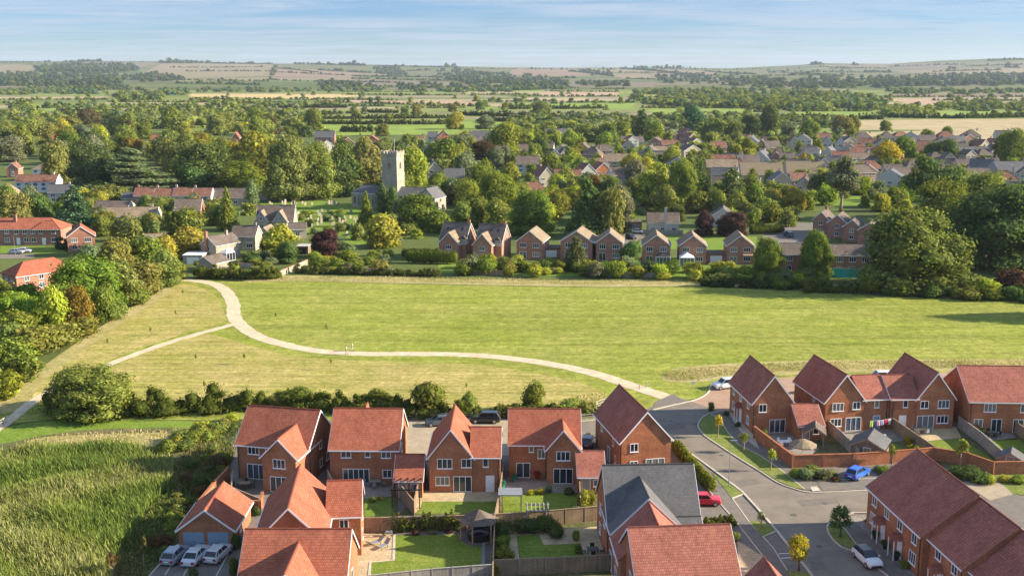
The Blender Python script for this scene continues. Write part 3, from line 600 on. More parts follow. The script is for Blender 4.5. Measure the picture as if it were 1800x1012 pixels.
h.win(0,3.6,3.0,0.6,1.0,1,3); h.win(0,2.6,0.9,0.6,1.1,1,3); h.door(0,5.6,mat='blue_door',f=3); h.win(0,9,3.2,0.9,1.1,2,3); h.pipe(-0.06,0.2,4.6); h.win(6.7,3,3.2,1.2,1.1,2,1); h.win(6.7,8,3.2,1.2,1.1,2,1)
h = House('detached_house', 'large house with a grey slate roof and dark slate cross gable', 'house', 10.25, 107.6, 0.05, roof='slate', wall='brick')
h.block(0, 9.8, 0, 9.2, 4.85, 9.45); h.block(0.15, 7.5, -2.3, 4.6, 4.85, 8.45, 'y', bargs=(1, 0))
for a in ((-0.0,6.2,3.2,1.1,1.2,2), (-0.0,2.8,3.2,1.1,1.2,2), (0,6.2,0.9,1.1,1.2,2)): h.win(*a, f=3)
h.win(0.15,-1.2,0.1,1.6,2.0,2,3,'patio_door'); h.win(9.8,4,3.2,1.2,1.2,2,1); h.pipe(-0.06,0.2,4.6)
h.block(7.5, 9.8, -0.9, 1.2, 4.55, 5.2, 'x', o=0.2)
h = House('semi_detached_house', 'maroon tiled house squeezed between the slate roof and a salmon roof', 'house', 10.75, 99.6, 0.04, roof='tile_brown')
h.block(0, 7.2, 0, 5.4, 4.6, 8.1, 'y', bargs=(0, 0))
for a in ((0,4.4,3.1,1.1,1.2,2), (0,2.0,3.1,1.1,1.2,2)): h.win(*a, f=3)
h.win(0,3.0,0.1,1.6,2.0,2,3,'patio_door')
h = House('detached_house', 'house with a broad salmon tiled roof sloping down to the picture edge', 'house', 11.75, 94.3, 0.085, roof='tile_brown')
h.block(0, 9.9, 0, 8.4, 4.85, 8.25)
for a in ((0,6,3.1,1.0,1.2,2), (0,3,3.1,1.0,1.2,2), (0,5.4,0.9,1.0,1.2,2)): h.win(*a, f=3)
h.win(3,0,3.3,1.6,1.2,3); h.win(7,0,3.3,1.6,1.2,3); h.win(9.9,4,3.2,1.0,1.1,2,1)
h = House('detached_house', 'house of which only a small maroon gable top shows beside the bottom road', 'house', 22.0, 85.5, 0.06, roof='tile_brown')
h.block(0, 4.6, 0, 9.2, 4.4, 6.9, 'y'); h.win(0,5,3,1,1.1,2,3); h.door(0,2.5,f=3)
h = House('detached_house', 'steep gabled house with a thatched parasol in its walled garden', 'house', 34.95, 150.0, 0.10, roof='tile_brown')
h.block(0, 5.9, 0, 11.2, 4.85, 8.65, 'y')
h.win(1.4,0,3.3,1.15,1.2,2); h.win(3.7,0,0.1,2.4,2.05,3,kind='patio_door'); h.pipe(0.06,-0.06,4.6)
for y in (2.2, 5.8, 9.2): h.win(0,y,3.2,1.0,1.2,2,3)
for y in (2.2, 9.2): h.win(0,y,0.85,1.1,1.25,2,3)
h.door(0,5.6,f=3); h.porch(0,5.6,3,1.5,0.9); h.door(5.9,2.2,mat='blue_door',f=1)
h = House('semi_detached_house', 'gabled brick house with its low side wing and laundry in the garden', 'house', 45.6, 150.6, 0.15, roof='tile_brown')
h.block(0, 5.9, 0, 11.2, 4.85, 8.6, 'y'); h.block(5.7, 10.0, 0.2, 7.2, 4.85, 7.3, bargs=(0, 0))
for a in ((1.9,0,3.2,1.75,1.25,3), (4.75,0,3.35,1.2,1.15,2), (8.0,0.2,3.4,0.75,1.1,1), (1.7,0,0.9,1.7,1.2,3)): h.win(*a)
h.win(4.9,0,0.1,2.4,2.05,3,kind='patio_door') if False else h.win(4.4,0,0.1,2.4,2.05,3,kind='patio_door'); h.door(8.1,0.2,mat='blue_door'); h.pipe(9.6,0.1,4.7); h.win(0,4,3.2,0.8,1.1,1,3)
h = House('semi_detached_house', 'gabled brick house whose low wing lies under its own roof shadow', 'house', 55.55, 151.7, 0.08, roof='tile_brown')
h.block(3.9, 9.5, 0, 11.2, 4.85, 8.55, 'y'); h.block(0, 4.1, 0.2, 7.2, 4.85, 7.3, bargs=(1, 0))
for a in ((2.2,0.2,3.4,0.75,1.1,1), (5.0,0,3.25,1.25,1.15,2), (7.9,0,3.2,1.75,1.25,3), (7.9,0,0.9,1.75,1.2,3)): h.win(*a)
h.win(4.15,0.0,0.1,0.01,0.01,1) if False else None
h.door(1.9,0.2,mat='white'); h.win(5.3,0,0.1,2.6,2.05,3,kind='patio_door'); h.pipe(0.3,0.1,4.7); h.win(9.5,4,3.2,0.8,1.1,1,1)
h = House('semi_detached_house', 'long pale roofed brick pair cut by the picture edge, grey fences in front', 'house', 66.5, 150.7, -0.05, roof='tile_brown')
h.block(0, 22, 0, 11.2, 4.85, 8.5)
for x in (3.0, 8.2, 13.6, 18.6): h.win(x,0,3.2,1.75,1.25,3)
for x in (1.5, 12.2): h.win(x,0,0.9,1.3,1.2,2)
for x in (4.1, 7.2, 14.9): h.win(x,0,0.1,1.5,2.05,2,kind='patio_door')
h.pipe(0.3,-0.06,4.7)
# terrace at the lower right: three stepped houses
for i, (x0, y0, y1, r, lab) in enumerate(((0,0,13.8,9.0,'far end house of the stepped terrace with two small porches'), (0.75,-7.2,-0.02,8.65,'middle house of the stepped terrace, roof a step lower'), (1.5,-15,-7.22,8.3,'lowest house of the stepped terrace, cut by the picture corner'))):
    h = House('terraced_house', lab, 'house', 42.45, 104.3, 0.086, roof='tile_brown', group='stepped brick terrace')
    h.block(x0, 11.0, y0, y1, 4.85-0.15*i, r, 'y', bargs=(0, 1) if i == 0 else (0, 0))
    L = y1-y0
    for q in ((0.13,0.38,0.62,0.86) if i == 0 else (0.25,0.72)): h.win(x0,y0+L*q,3.15,1.15,1.25,2,3)
    for q in ((0.14,0.87) if i == 0 else (0.22,)): h.win(x0,y0+L*q,0.85,1.5,1.35,3,3)
    for q in ((0.36,0.67) if i == 0 else (0.62,)): h.door(x0,y0+L*q,f=3); h.porch(x0,y0+L*q,3,1.6,1.1)
    h.pipe(x0-0.06,y0+0.4,4.6)
# garages and the houses at the lower left
h = House('double_garage', 'brick double garage with two grey blue doors behind parked cars', 'garage', -36.7, 111.3, 0.0)
h.block(0, 6.0, 0, 8.0, 2.45, 4.7, 'y')
for x in (1.65, 4.35):
    m = MB(); m.box(x-1.15,x+1.15,-0.05,0,0.02,2.1)
    for k in range(5): m.box(x-1.13,x+1.13,-0.065,-0.05,0.1+k*0.4,0.42+k*0.4)
    d = m.build('garage_door', M['blue_door'], h.root); q = MB(); q.box(x-0.1,x+0.1,-0.10,-0.065,0.95,1.0); q.build('handle', M['black'], d)
h.win(6.0,3,0.9,0.8,1.1,1,1)
h = House('detached_house', 'orange roofed house between the double garage and the bright lawn', 'house', -26.2, 102.6, 0.09)
h.block(0, 7.0, 0, 12.2, 4.85, 8.45, 'y'); h.block(6.8, 10.4, 6.4, 12.4, 4.85, 7.5, bargs=(0, 1)); h.win(7.0,3,0.1,1.6,2.0,2,1,'patio_door'); h.win(8.6,6.4,3.2,1.0,1.1,2)
h.win(10.4,9,3.2,0.9,1.1,1,1); h.win(10.4,9,0.9,0.9,1.1,1,1)
h = House('detached_house', 'orange roofed house with a gabled wing cut by the bottom picture edge', 'house', -25.6, 93.5, 0.0)
h.block(0, 10, 0, 8.2, 4.85, 8.5); h.block(2.4, 8.0, -3.5, 4, 4.85, 7.6, 'y', bargs=(1, 0)); h.win(10,4.2,3.2,0.9,1.2,1,1); h.win(10,5,0.1,1.6,2.0,2,1,'patio_door')
for i, (x, y, w, lab, dk) in enumerate(((-14.5,126.1,3.4,'small brick garage with an orange roof between two houses',0), (8.25,127.4,3.3,'small garage with salmon roof next to the flower pot house',0), (40.85,147.0,3.6,'small garage half in shade between the gabled houses',1))):
    h = House('single_garage', lab, 'garage', x, y, 0.0 if i < 2 else 0.06, roof='tile_brown' if i else 'tile')
    h.block(0, w, 0, 6.6, 2.4, 4.4)
    h.door(w*0.3,0,mat='grey'); h.win(w*0.7,0,1.0,0.8,0.9,1)
def roof_vents(hs, spots):
    """small tile vents and a soil pipe standing on a roof slope"""
    for x, y, z, pitch in spots:
        m = MB(); m.box(-.16,.16,-.2,.2,0,.09); o = m.build('roof_vent', hs.rm, hs.root, loc=(x,y,z)); o.rotation_euler = (pitch,0,0)
# ---------------------------------------------------------------- labels that tell look-alikes apart by what they stand beside
MARKS = [(690,300,'church tower'), (40,500,'red hipped house by the wood edge'), (150,420,'small red gabled house'), (60,400,'long red brick terrace'), (60,320,'white cottage'), (275,330,'spreading cedar'), (340,340,'row of red cottages'), (230,370,'buff roofed bungalow'),
 (385,435,'stone cottage by the path'), (480,390,'gabled stone schoolhouse'), (400,360,'narrow green conifer'), (572,430,'purple copper tree'), (545,290,'tall olive trees'), (850,270,'copper beech'), (800,425,'dormered brick house pair'), (880,330,'dark oak by the church'), (935,370,'round dark beech'),
 (1030,360,'rust topped conifer'), (1165,385,'white fronted bungalow'), (1285,395,'purple plum tree'), (1270,295,'orange lit brick house'), (1340,300,'long thatched roof'), (1477,320,'tall bare stemmed pine'), (1605,430,'huge spreading chestnut'), (1640,320,'flat topped pine'), (1490,400,'stepped brown houses'), (1465,258,'pair of white gables'),
 (1558,268,'golden tree'), (1770,255,'tall poplar clump by the stubble'), (1750,380,'dark wood by the field'), (1780,300,'blue grey barn'), (1120,210,'dark conifer clump'), (1218,205,'lone poplar group'), (1580,225,'big stubble field'), (300,250,'long red farm roof'), (620,250,'white gabled red house'), (842,240,'grey roofed far house'),
 (700,225,'bright green pasture'), (950,190,'round olive field tree'), (1220,195,'yellow green pasture'), (1000,300,'brown roofed village house'), (1220,250,'stepped village terrace'), (100,560,'yellow maple'), (160,690,'sprawling field maple'), (500,700,'hedge behind the houses'), (755,700,'big round garden bush'), (940,700,'bushy tree by the fence'),
 (1100,470,'row of gabled brick houses'), (1440,450,'teal fence'), (700,470,'clipped box hedge'), (1300,770,'walled corner garden'), (1440,830,'blue hatchback'), (1600,860,'stepped brick terrace'), (1340,930,'estate road junction'), (960,930,'dark shaded lawn'), (780,970,'bright lawn'), (350,980,'three parked cars'), (150,880,'reed bed')]
AUTO = []
def auto(o, desc, u, v, group=None):
    AUTO.append((o, desc, u, v)); 
    if group: o['group'] = group
    return o
ORD = ['', 'second ', 'third ', 'fourth ', 'fifth ', 'sixth ', 'seventh ', 'eighth ', 'ninth ', 'tenth ', 'eleventh ', 'twelfth ']
def finish_labels():
    g = {}
    for o, desc, u, v in AUTO:
        c = sorted(MARKS, key=lambda m: math.hypot((m[0]-u), 2.2*(m[1]-v)))
        m = c[0] if math.hypot(c[0][0]-u, c[0][1]-v) > 4 else c[1]
        du, dv = u-m[0], 2.2*(v-m[1])
        rel = (('left of' if du < 0 else 'right of') if abs(du) > abs(dv) else ('behind' if dv < 0 else 'in front of'))
        g.setdefault((desc, rel, m[2]), []).append((math.hypot(du, dv), o))
    for (desc, rel, m), L in g.items():
        L.sort(key=lambda t: t[0])
        for i, (d, o) in enumerate(L):
            pre = ORD[min(i, 11)] if len(L) > 1 else ''
            if i == 0 and len(L) > 1: pre = 'first '
            if i > 11: pre = 'number %d ' % (i+1)
            lab = f"{pre}{desc}, {rel} the {m}"
            while len(lab.replace(',', '').split()) > 16: desc = ' '.join(desc.split()[:-1]); lab = f"{pre}{desc}, {rel} the {m}"
            o['label'] = lab
SOLID = []                                    # footprints that trees keep clear of: x, y, radius
def mid(uL, uR, vb, dep, yaw, e, r, axis, wall, roof, desc, hip=(0,0), ch=1, win=2, cat='house', name='house', dx=0, trim='white', nlabel=None):
    x, y = G(uL, vb); k = ppm(vb); w = (uR-uL)/k/max(0.6, math.cos(yaw))
    h = House(name, nlabel, cat, x, y, yaw, wall, roof, trim)
    if not nlabel: auto(h.root, desc, (uL+uR)/2, vb-8)
    h.block(0, w, 0, dep, e, r, axis, hip, o=0.3)
    h.w, h.d = w, dep
    c, s = math.cos(yaw), math.sin(yaw); SOLID.append((x+c*w/2-s*dep/2, y+s*w/2+c*dep/2, 0.5*max(w, dep)+1.0, min(w, dep)*0.5+0.8))
    if win:
        n = max(1, int(w/3.2))
        for i in range(n):
            a = w*(i+0.5)/n
            if e > 4: h.win(a, 0, e-1.75, 1.8 if w > 6 else 1.3, 1.3, 3 if w > 6 else 2)
            if i == 0 and e > 5 and vb > 440: h.win(a, 0, 0.1, 2.0, 2.05, 2, kind='patio_door')
            else: h.win(a, 0, 0.85, 1.9 if i % 2 else 1.4, 1.25, 3 if i % 2 else 2)
        if win > 1:
            for q in (0.3, 0.7):
                f = 1 if yaw > -0.2 or True else 3
                if e > 4: h.win(w, dep*q, e-1.5, 0.9, 1.05, 1, 1)
    if ch:
        if axis == 'x': h.chimney(w*(0.12 if ch == 2 else 0.88), dep/2, r-0.9, r+0.9)
        else: h.chimney(w/2+0.2, dep*0.75, r-0.9, r+0.9)
    return h
R_ = [
# the row of gabled houses behind the meadow
(908,953,455,10,-.22,5.1,8.0,'y','brick_old','tile_buff','gabled brick house with buff roof slope',(0,0),0,2),
(985,1040,455,10,-.22,5.1,8.0,'y','brick_old','tile_buff','gabled brick house half hidden by a dark fir',(0,0),0,2),
(1047,1093,458,10,-.12,5.1,7.9,'y','brick_old','tile_buff','gabled brick house with white patio windows',(0,0),0,2),
(1129,1177,463,10,-.10,5.1,7.9,'y','brick_old','tile_buff','gabled brick house with slate roofed sunroom',(0,0),0,2),
(1193,1240,464,10,-.10,5.1,7.9,'y','brick_old','tile_buff','gabled brick house with white conservatory',(0,0),0,2),
(1277,1323,464,10,-.10,5.1,7.9,'y','brick_old','tile_buff','gabled brick house with a tan awning',(0,0),0,2),
(1373,1424,480,8,-.05,5.0,7.2,'x','brick_old','tile_grey','tile hung red brown house',(0,0),0,2),
(1463,1530,482,8,-.05,5.0,7.2,'x','brick_old','tile_grey','brown roofed house with a carport behind the teal fence',(0,0),0,2),
(1428,1452,412,10,-.45,5.0,7.4,'y','brick_old','tile_grey','stepped brown terrace house at the top of its row',(0,0),1,1),
(1453,1483,418,10,-.45,5.0,7.4,'y','brick_old','tile_grey','stepped brown terrace house with white barge edge',(0,0),0,1),
(1480,1508,424,10,-.45,4.6,6.8,'y','brick_old','tile_grey','stepped brown terrace house with pale side panel',(0,0),0,1),
(1507,1540,430,10,-.45,4.6,6.8,'y','brick_old','tile_grey','lowest stepped brown terrace house',(0,0),0,1),
(1139,1193,411,8,-.06,3.6,6.4,'x','render','tile_grey','white fronted bungalow with brown roof and tall chimney',(0,0),0,2),
(1250,1288,400,9,-.2,4.0,6.6,'y','render','tile_grey','pale gabled house behind the plum tree',(0,0),0,1),
(1699,1740,468,8,.05,2.8,5.6,'x','brick_old','tile_grey','low hip roofed house in tree shade',(1,1),1,1),
# left side
(120,162,444,8,.38,4.6,7.4,'y','brick_old','tile','small red gabled house with tree shadow on its roof',(0,0),0,1),
(184,272,394,9,.10,2.6,5.2,'x','render','tile_buff','buff roofed bungalow with white end wall',(0,0),1,1),
(166,226,378,7,-.05,2.8,4.8,'x','render','tile_grey','low grey roofed bungalow with white wall',(0,0),0,1),
(307,352,394,9,.12,4.8,8.0,'x','brick','tile_grey','grey roofed house with a sunlit brick gable',(0,0),1,2),
(354,386,456,9,-.55,4.4,6.6,'y','stone','tile_grey','stone cottage with its lit cream side wall and tall chimney',(0,0),1,1),
(407,450,440,7,-.06,4.2,6.8,'x','stone','tile_grey','grey roofed stone barn behind the stone cottage',(0,0),1,1),
(345,380,476,6,-.5,2.4,4.0,'y','stone','tile_grey','small stone garage by the path end',(0,0),0,0),
(452,478,432,7,-.1,3.2,5.6,'y','stone','tile_buff','pale gabled outbuilding beside the schoolhouse',(0,0),0,0),
(508,538,420,6,.2,3.0,4.6,'x','cream','tile_grey','low cream extension beside the schoolhouse',(0,0),0,1),
(236,270,364,7,.02,4.4,7.2,'x','brick_old','tile_old','red roofed cottage at the end of its row',(0,0),2,1),
(270,304,364,7,.02,4.3,7.0,'x','cream','tile_old','cottage with mottled brown roof in the row',(0,0),2,1),
(304,337,364,7,.02,4.4,7.2,'x','render','tile_old','white fronted cottage with red roof in the row',(0,0),2,1),
(337,371,364,7,.02,4.3,7.0,'x','render','tile_old','white cottage with brown roof in the row',(0,0),2,1),
(371,440,362,8,.02,3.2,6.4,'x','stone','tile_grey','long dark roofed barn at the row end',(0,0),0,1),
(27,98,338,8,.03,4.4,7.2,'x','whitewash','tile_old','white cottage with red roof and white gables',(0,0),1,1),
(58,96,318,9,-.1,5.6,8.8,'x','whitewash','tile_buff','white house with hipped brown roof',(1,1),1,2),
(12,32,312,7,.1,4.4,7.0,'y','brick_old','tile_old','orange brick chimney house',(0,0),2,1),
(-6,26,354,8,.2,3.2,6.6,'x','cream','thatch','cream cottage under a rounded thatch',(.8,.8),0,1),
(85,122,358,8,.05,4.4,7.2,'x','render','slate','slate roofed house beside the conifer',(0,0),1,1),
(214,252,362,6,.0,3.0,5.0,'x','stone','slate','low slate roofed outbuilding',(0,0),0,1),
# far left
(264,334,264,14,.03,5.5,9.5,'x','brick_old','tile','long red farm roof',(0,0),2,1),
(92,124,259,10,.1,4.8,8.4,'x','brick','tile','pink red roof among trees',(0,0),1,1),
(408,421,256,9,.1,5.5,9,'y','brick','tile','small orange gable',(0,0),1,1),(222,232,308,7,0,4.5,7.5,'x','brick','tile','orange wall between trees',(0,0),1,1),
(5,22,252,8,.1,4.5,7.5,'y','brick','tile','brown roof in the wood',(0,0),1,1),
# behind the tower
(553,588,252,9,.05,4.6,8.4,'x','brick_old','slate','slate roofed house',(0,0),1,1),
(558,590,272,9,.45,4.6,8.6,'y','render','tile','red roofed house with a white front gable',(0,0),0,1),
(596,626,268,9,.35,4.8,9.2,'y','brick','tile','brick house with white gable',(0,0),1,1),
(640,668,262,9,.1,4.8,9.0,'y','brick','tile','red brick house',(0,0),1,1),

(720,746,262,9,.05,4.8,8.6,'x','brick_old','tile_old','brown brick house',(0,0),1,1),
(752,770,252,8,.05,4.6,8.0,'x','render','slate','small grey roofed house',(0,0),0,1),
(769,794,254,9,.2,4.8,9.0,'y','brick','tile','red gabled house',(0,0),1,1),
(822,866,252,10,.0,4.8,8.6,'x','brick_old','slate','grey roofed brick house with side gable',(0,0),1,1),
(752,776,316,9,.2,4.8,8.4,'y','stone','slate','stone house with tall chimney',(0,0),1,1),
(782,816,326,10,.05,3.6,7.4,'x','stone','slate','dark slate roofed stone house',(0,0),1,1),
(868,890,282,9,.1,4.4,8,'x','stone','tile_grey','brown roof in trees',(0,0),1,1),
# centre of the village
(908,950,304,9,.05,4.6,8.2,'x','render','tile_grey','white house with two dormer gables',(0,0),1,1),
(948,974,330,10,.35,4.8,8.8,'y','cream','tile_old','brown roofed house with cream gable',(0,0),1,1),
(975,1022,328,8,.0,4.4,7.4,'x','brick_old','tile_old','long brown roofed house',(0,0),1,1),
(912,962,350,9,.1,3.0,6.4,'x','cream','tile_old','low brown roofed house',(.6,.6),0,1),
(1022,1048,320,9,.3,4.8,8.4,'y','render','tile_old','white gabled brick house',(0,0),1,1),
(1046,1076,318,9,.3,4.8,8.4,'y','brick','tile_old','orange brick house with pale gable',(0,0),1,1),
(1062,1112,298,9,-.02,4.4,8.0,'x','stone','tile_buff','buff roofed house with a chimney at each end',(0,0),2,1),
(1100,1136,306,8,.1,3.0,4.6,'x','render','slate','low white walled house',(0,0),0,1),(1108,1126,318,8,.4,3.4,6.4,'y','stone','tile_buff','small buff gable',(0,0),0,1),
(1146,1184,276,9,.05,2.8,6.2,'x','cream','tile_buff','buff roofed bungalow',(0,0),1,1),(1150,1180,288,9,.1,2.8,6.0,'x','brick_old','tile_grey','dark roofed bungalow',(0,0),0,1),
(1094,1132,256,9,.1,2.8,6,'x','cream','tile_grey','grey roofed bungalow',(0,0),1,1),(1168,1192,247,9,.3,4.8,8.4,'y','brick_old','tile_old','brown gabled house',(0,0),1,1),(985,1000,283,8,.2,4,7,'y','cream','tile_grey','small pale gable',(0,0),0,1),
(958,986,246,9,.0,4.6,8,'x','brick_old','tile_grey','grey roofed house by the pasture',(0,0),1,1),(988,1004,245,8,.1,4.6,8,'x','render','slate','slate roofed house by the pasture',(0,0),1,1),(1003,1018,249,8,.2,4.6,8,'y','brick','tile','orange gabled house',(0,0),1,1),(1018,1036,250,8,.2,4.6,8,'y','brick','tile','red gabled house',(0,0),1,1),
(1200,1222,246,9,.5,4.8,8.4,'y','brick_old','tile_old','gabled village house in steps',(0,0),1,1),(1208,1230,256,9,.5,4.8,8.4,'y','brick_old','tile_old','brown village house in steps',(0,0),1,1),(1212,1238,267,9,.5,4.8,8.4,'y','cream','tile_grey','cream village house in steps',(0,0),1,1),(1202,1236,280,9,.4,4.8,8.2,'y','cream','tile_grey','pale gabled village house',(0,0),1,1),
(1242,1296,313,10,-.04,5.4,8.8,'x','brick','tile_buff','brick house with an orange sunlit front',(0,0),2,1),(1224,1292,296,9,-.03,3.6,7.0,'x','brick_old','tile_old','long brown roof with ridge chimneys',(0,0),2,1),
(1303,1376,318,11,-.03,3.0,8.4,'x','cream','thatch','long thatched cottage',(0,0),1,1),(1384,1450,314,10,-.04,3.0,8.0,'x','cream','thatch','second long thatched cottage with dormers',(0,0),1,1),
(1318,1348,294,10,-.5,4.4,9.0,'y','render','slate','dark roofed house with white barge boards',(0,0),1,1),(1350,1374,294,9,-.2,4.4,8.4,'y','brick_old','tile_old','brown roofed house with two gables',(0,0),1,1),(1372,1398,296,9,.0,4.2,8.0,'x','cream','tile_grey','grey roofed house with dormers',(0,0),1,1),
(1305,1330,262,9,-.4,4.6,8.6,'y','render','slate','white house with dark blue roof',(0,0),1,1),(1328,1346,268,9,-.3,4.6,8.2,'y','brick_old','tile_grey','brown gabled house',(0,0),1,1),
(1395,1424,258,9,-.3,4.6,8.4,'y','render','tile_grey','white gabled house',(0,0),1,1),(1445,1462,266,9,-.25,5.0,9.4,'y','render','slate','white gable with steep dark roof',(0,0),1,1),(1468,1484,267,9,-.25,5.0,9.4,'y','render','slate','tall white gable with steep dark roof',(0,0),1,1),(1440,1464,286,10,-.5,4.6,9,'y','render','slate','slate roofed house with white barge',(0,0),1,1),
(1485,1522,272,9,.0,3,6.4,'x','cream','tile_old','low red brown roof',(0,0),1,1),(1306,1332,338,9,-.3,3,6.2,'x','render','slate','slate roof with sunlit skylights',(0,0),0,1),(1392,1422,328,8,.1,3,6,'x','brick_old','tile_old','reddish brown roof behind the hedge',(0,0),1,1),
# right side of the village
(1500,1536,256,10,.0,4.4,9.0,'x','cream','tile_grey','hip roofed house',(1,1),1,1),(1548,1574,253,10,.0,4.4,8.6,'x','cream','tile_grey','small hip roofed house',(1,1),1,1),(1582,1616,254,9,-.3,4.6,8.6,'y','render','slate','white house with blue grey roof',(0,0),1,1),(1618,1646,258,9,.0,4.6,7.8,'x','render','tile_grey','white walled house',(0,0),1,1),
(1648,1680,252,9,.0,4.4,8.4,'x','cream','tile_old','brown hip roofed house',(1,1),1,1),(1676,1700,260,9,.1,3.8,7.8,'x','cream','slate','house with a dark blue roof',(0,0),1,1),(1696,1724,250,10,.0,4.6,8.8,'x','cream','tile_grey','wide hip roofed house',(1,1),1,1),(1722,1744,270,9,.4,4.6,8.6,'y','cream','tile_old','cream gable lit by the sun',(0,0),1,1),(1744,1764,268,9,.3,4.6,8.4,'y','brick','tile_old','brick gable',(0,0),1,1),
(1606,1642,278,9,-.1,3.6,7.2,'x','cream','tile_old','pink red roofed house',(0,0),1,1),(1496,1532,280,9,.0,3.2,6.8,'x','cream','tile_old','red roofed bungalow',(0,0),1,1),(1686,1724,306,9,.05,3.6,7.2,'x','cream','tile_grey','cream cottage with pale roof',(0,0),1,1),(1722,1740,306,8,.2,4.2,7.8,'y','brick','tile_old','cottage with a red front gable',(0,0),0,1),(1738,1758,302,8,.0,3.6,7.0,'x','cream','tile_grey','pale roofed cottage end',(0,0),1,1),
(1690,1742,282,9,.05,3.4,7.6,'x','brick_old','slate','long blue black roof',(0,0),1,1),(1556,1586,310,9,-.1,3,5.6,'x','cream','tile_grey','low house with a pale parapet',(0,0),0,1),(1540,1582,326,10,-.4,3.8,7.4,'y','render','slate','dark roofed white house',(0,0),1,1),(1502,1538,316,10,-.3,4.2,8.0,'y','cream','tile_grey','grey gabled house',(0,0),1,1),
(1756,1812,318,14,.0,4.6,8.6,'x','grey','slate','blue grey barn',(0,0),0,0),(1722,1772,326,9,.05,3,5,'x','grey','slate','low grey shed',(0,0),0,0),(1765,1795,264,9,.1,4.4,8,'x','cream','slate','slate roofed house',(0,0),1,1),(1655,1690,268,9,.1,4.4,8,'x','cream','tile_grey','grey roofed house',(0,0),1,1),(1640,1672,262,9,-.2,4.4,8,'y','render','tile_grey','white end gable',(0,0),0,1),(1576,1600,272,9,.1,4.2,8,'x','cream','tile_old','brown roofed house',(0,0),1,1),(1452,1480,300,9,-.2,4.0,7.4,'x','cream','slate','slate roofed house',(0,0),1,1),
]
HS = {}
for t in R_:
    HS[t[10]] = mid(*t)
RW = dict(tile_grey='grey brown roofed', tile_old='red brown roofed', tile_buff='buff roofed', slate='slate roofed', tile='orange roofed'); WW = dict(cream='cream house', brick_old='brick house', render='white house', stone='stone house')
def more_houses(poly, n, rf, wl, bung=.45):
    us = [q[0] for q in poly]; vs = [q[1] for q in poly]; k = 0
    for _ in range(n*40):
        if k >= n: break
        u, v = RND.uniform(min(us), max(us)), RND.uniform(min(vs), max(vs))
        if not inpoly(np.array([u]), np.array([v]), poly)[0]: continue
        x, y = G(u, v); wm = RND.uniform(8.5, 14); dm = RND.uniform(7.5, 9)
        if any(abs(x+wm/2-q[0]) < q[2]+wm/2+1.5 and abs(y+dm/2-q[1]) < q[3]+dm/2+3 for q in SOLID): continue
        r_, w_ = RND.choice(rf), RND.choice(wl); bg_ = RND.random() < bung; e = 2.7 if bg_ else 4.6; ax = 'x' if RND.random() < .62 else 'y'; px = wm*ppm(v)*(1 if ax == 'x' else .72)
        mid(u, u+px, v, dm, RND.uniform(-.4, .3), e, e+RND.uniform(2.7, 3.8), ax, w_, r_, f"{RW[r_]} {WW[w_].replace('house', 'bungalow') if bg_ else WW[w_]}", (0,0) if ax == 'y' or RND.random() < .6 else (.9,.9), RND.choice((0,1,1,2)), 1); k += 1
    return k
GB = ['tile_grey','tile_grey','tile_old','tile_grey','tile_grey','slate']; CB = ['cream','brick_old','brick_old','cream','stone','render']
print('houses', more_houses([(1380,252),(1800,248),(1800,300),(1500,330),(1400,300)], 44, GB, CB), more_houses([(1230,255),(1400,250),(1440,345),(1240,345)], 14, GB, CB), more_houses([(900,262),(1200,250),(1230,340),(1040,345),(910,330)], 22, GB, CB, .7), more_houses([(560,262),(900,256),(900,280),(720,285),(560,275)], 9, GB+['tile'], CB), more_houses([(1640,300),(1800,300),(1800,345),(1720,345)], 7, GB, CB))
# details that single houses show
def conserv(h, x, y, w, d, zt=2.4, roof='white'):
    m = MB(); m.add([(x,y-d,zt),(x+w,y-d,zt),(x+w,y,zt),(x,y,zt),(x+w/2,y-d*0.5,zt+1.0),(x+w/2,y,zt+1.0)], [[0,1,4],[1,2,5,4],[3,0,4,5],[2,3,5],[3,2,1,0]]); c = m.build('conservatory_roof', M[roof], h.root)
    for (a0, b0, f, n, L) in ((x+w/2,y-d,0,4,w), (x+w,y-d/2,1,3,d), (x,y-d/2,3,3,d)):
        p, q = win_mesh(L, zt, n, 'patio_door'); o = link('glazing', p, h.root, (a0,b0,0), f*math.pi/2); link('pane', q, o)
conserv(HS['gabled brick house with white conservatory'], 0.1, 0, 3.8, 3.6)
conserv(HS['gabled brick house with slate roofed sunroom'], 3.6, 0, 3.8, 2.6, 2.3, 'slate')
hh = HS['gabled brick house with a tan awning']; m = MB(); m.box(4.2, 7.6, -2.4, 0, 2.75, 2.85); m.build('awning', M['wood'], hh.root)
hh = HS['white fronted bungalow with brown roof and tall chimney']; hh.chimney(hh.w*0.55, -0.3, 0, 8.4, 0.7, 0.6, 1)
hh = HS['stone cottage with its lit cream side wall and tall chimney']; hh.chimney(2.6, -0.3, 0, 8.0, 0.8, 0.6, 1, M['brick_old'])
conserv(hh, hh.w-0.2, 4.5, 2.8, 3.2, 2.3)
# long red brick terrace with hipped ends
x, y = G(-60, 431); h = House('terraced_house', 'long red brick terrace with hipped end and white doors', 'house', x, y, 0.03, 'brick_old', 'tile'); h.block(0, 28.6, 0, 9, 4.9, 7.6, hip=(0, 1)); SOLID.append((x+14, y+4, 15, 6))
for xx in (12.5, 15.4, 17.9, 20.2, 22.6, 26.4): h.win(xx, 0, 3.4, 1.3, 1.2, 2)
for xx in (12.5, 18.2, 20.4, 26.4): h.win(xx, 0, 0.9, 1.5, 1.3, 2)
h.door(15.8, 0, f=0); h.door(23.4, 0); h.chimney(14.1, 3, 6.2, 8.6, 0.9, 0.8); h.block(20.6, 28.6, -0.6, 5, 4.9, 6.9, 'x', hip=(1,1), wall=False)
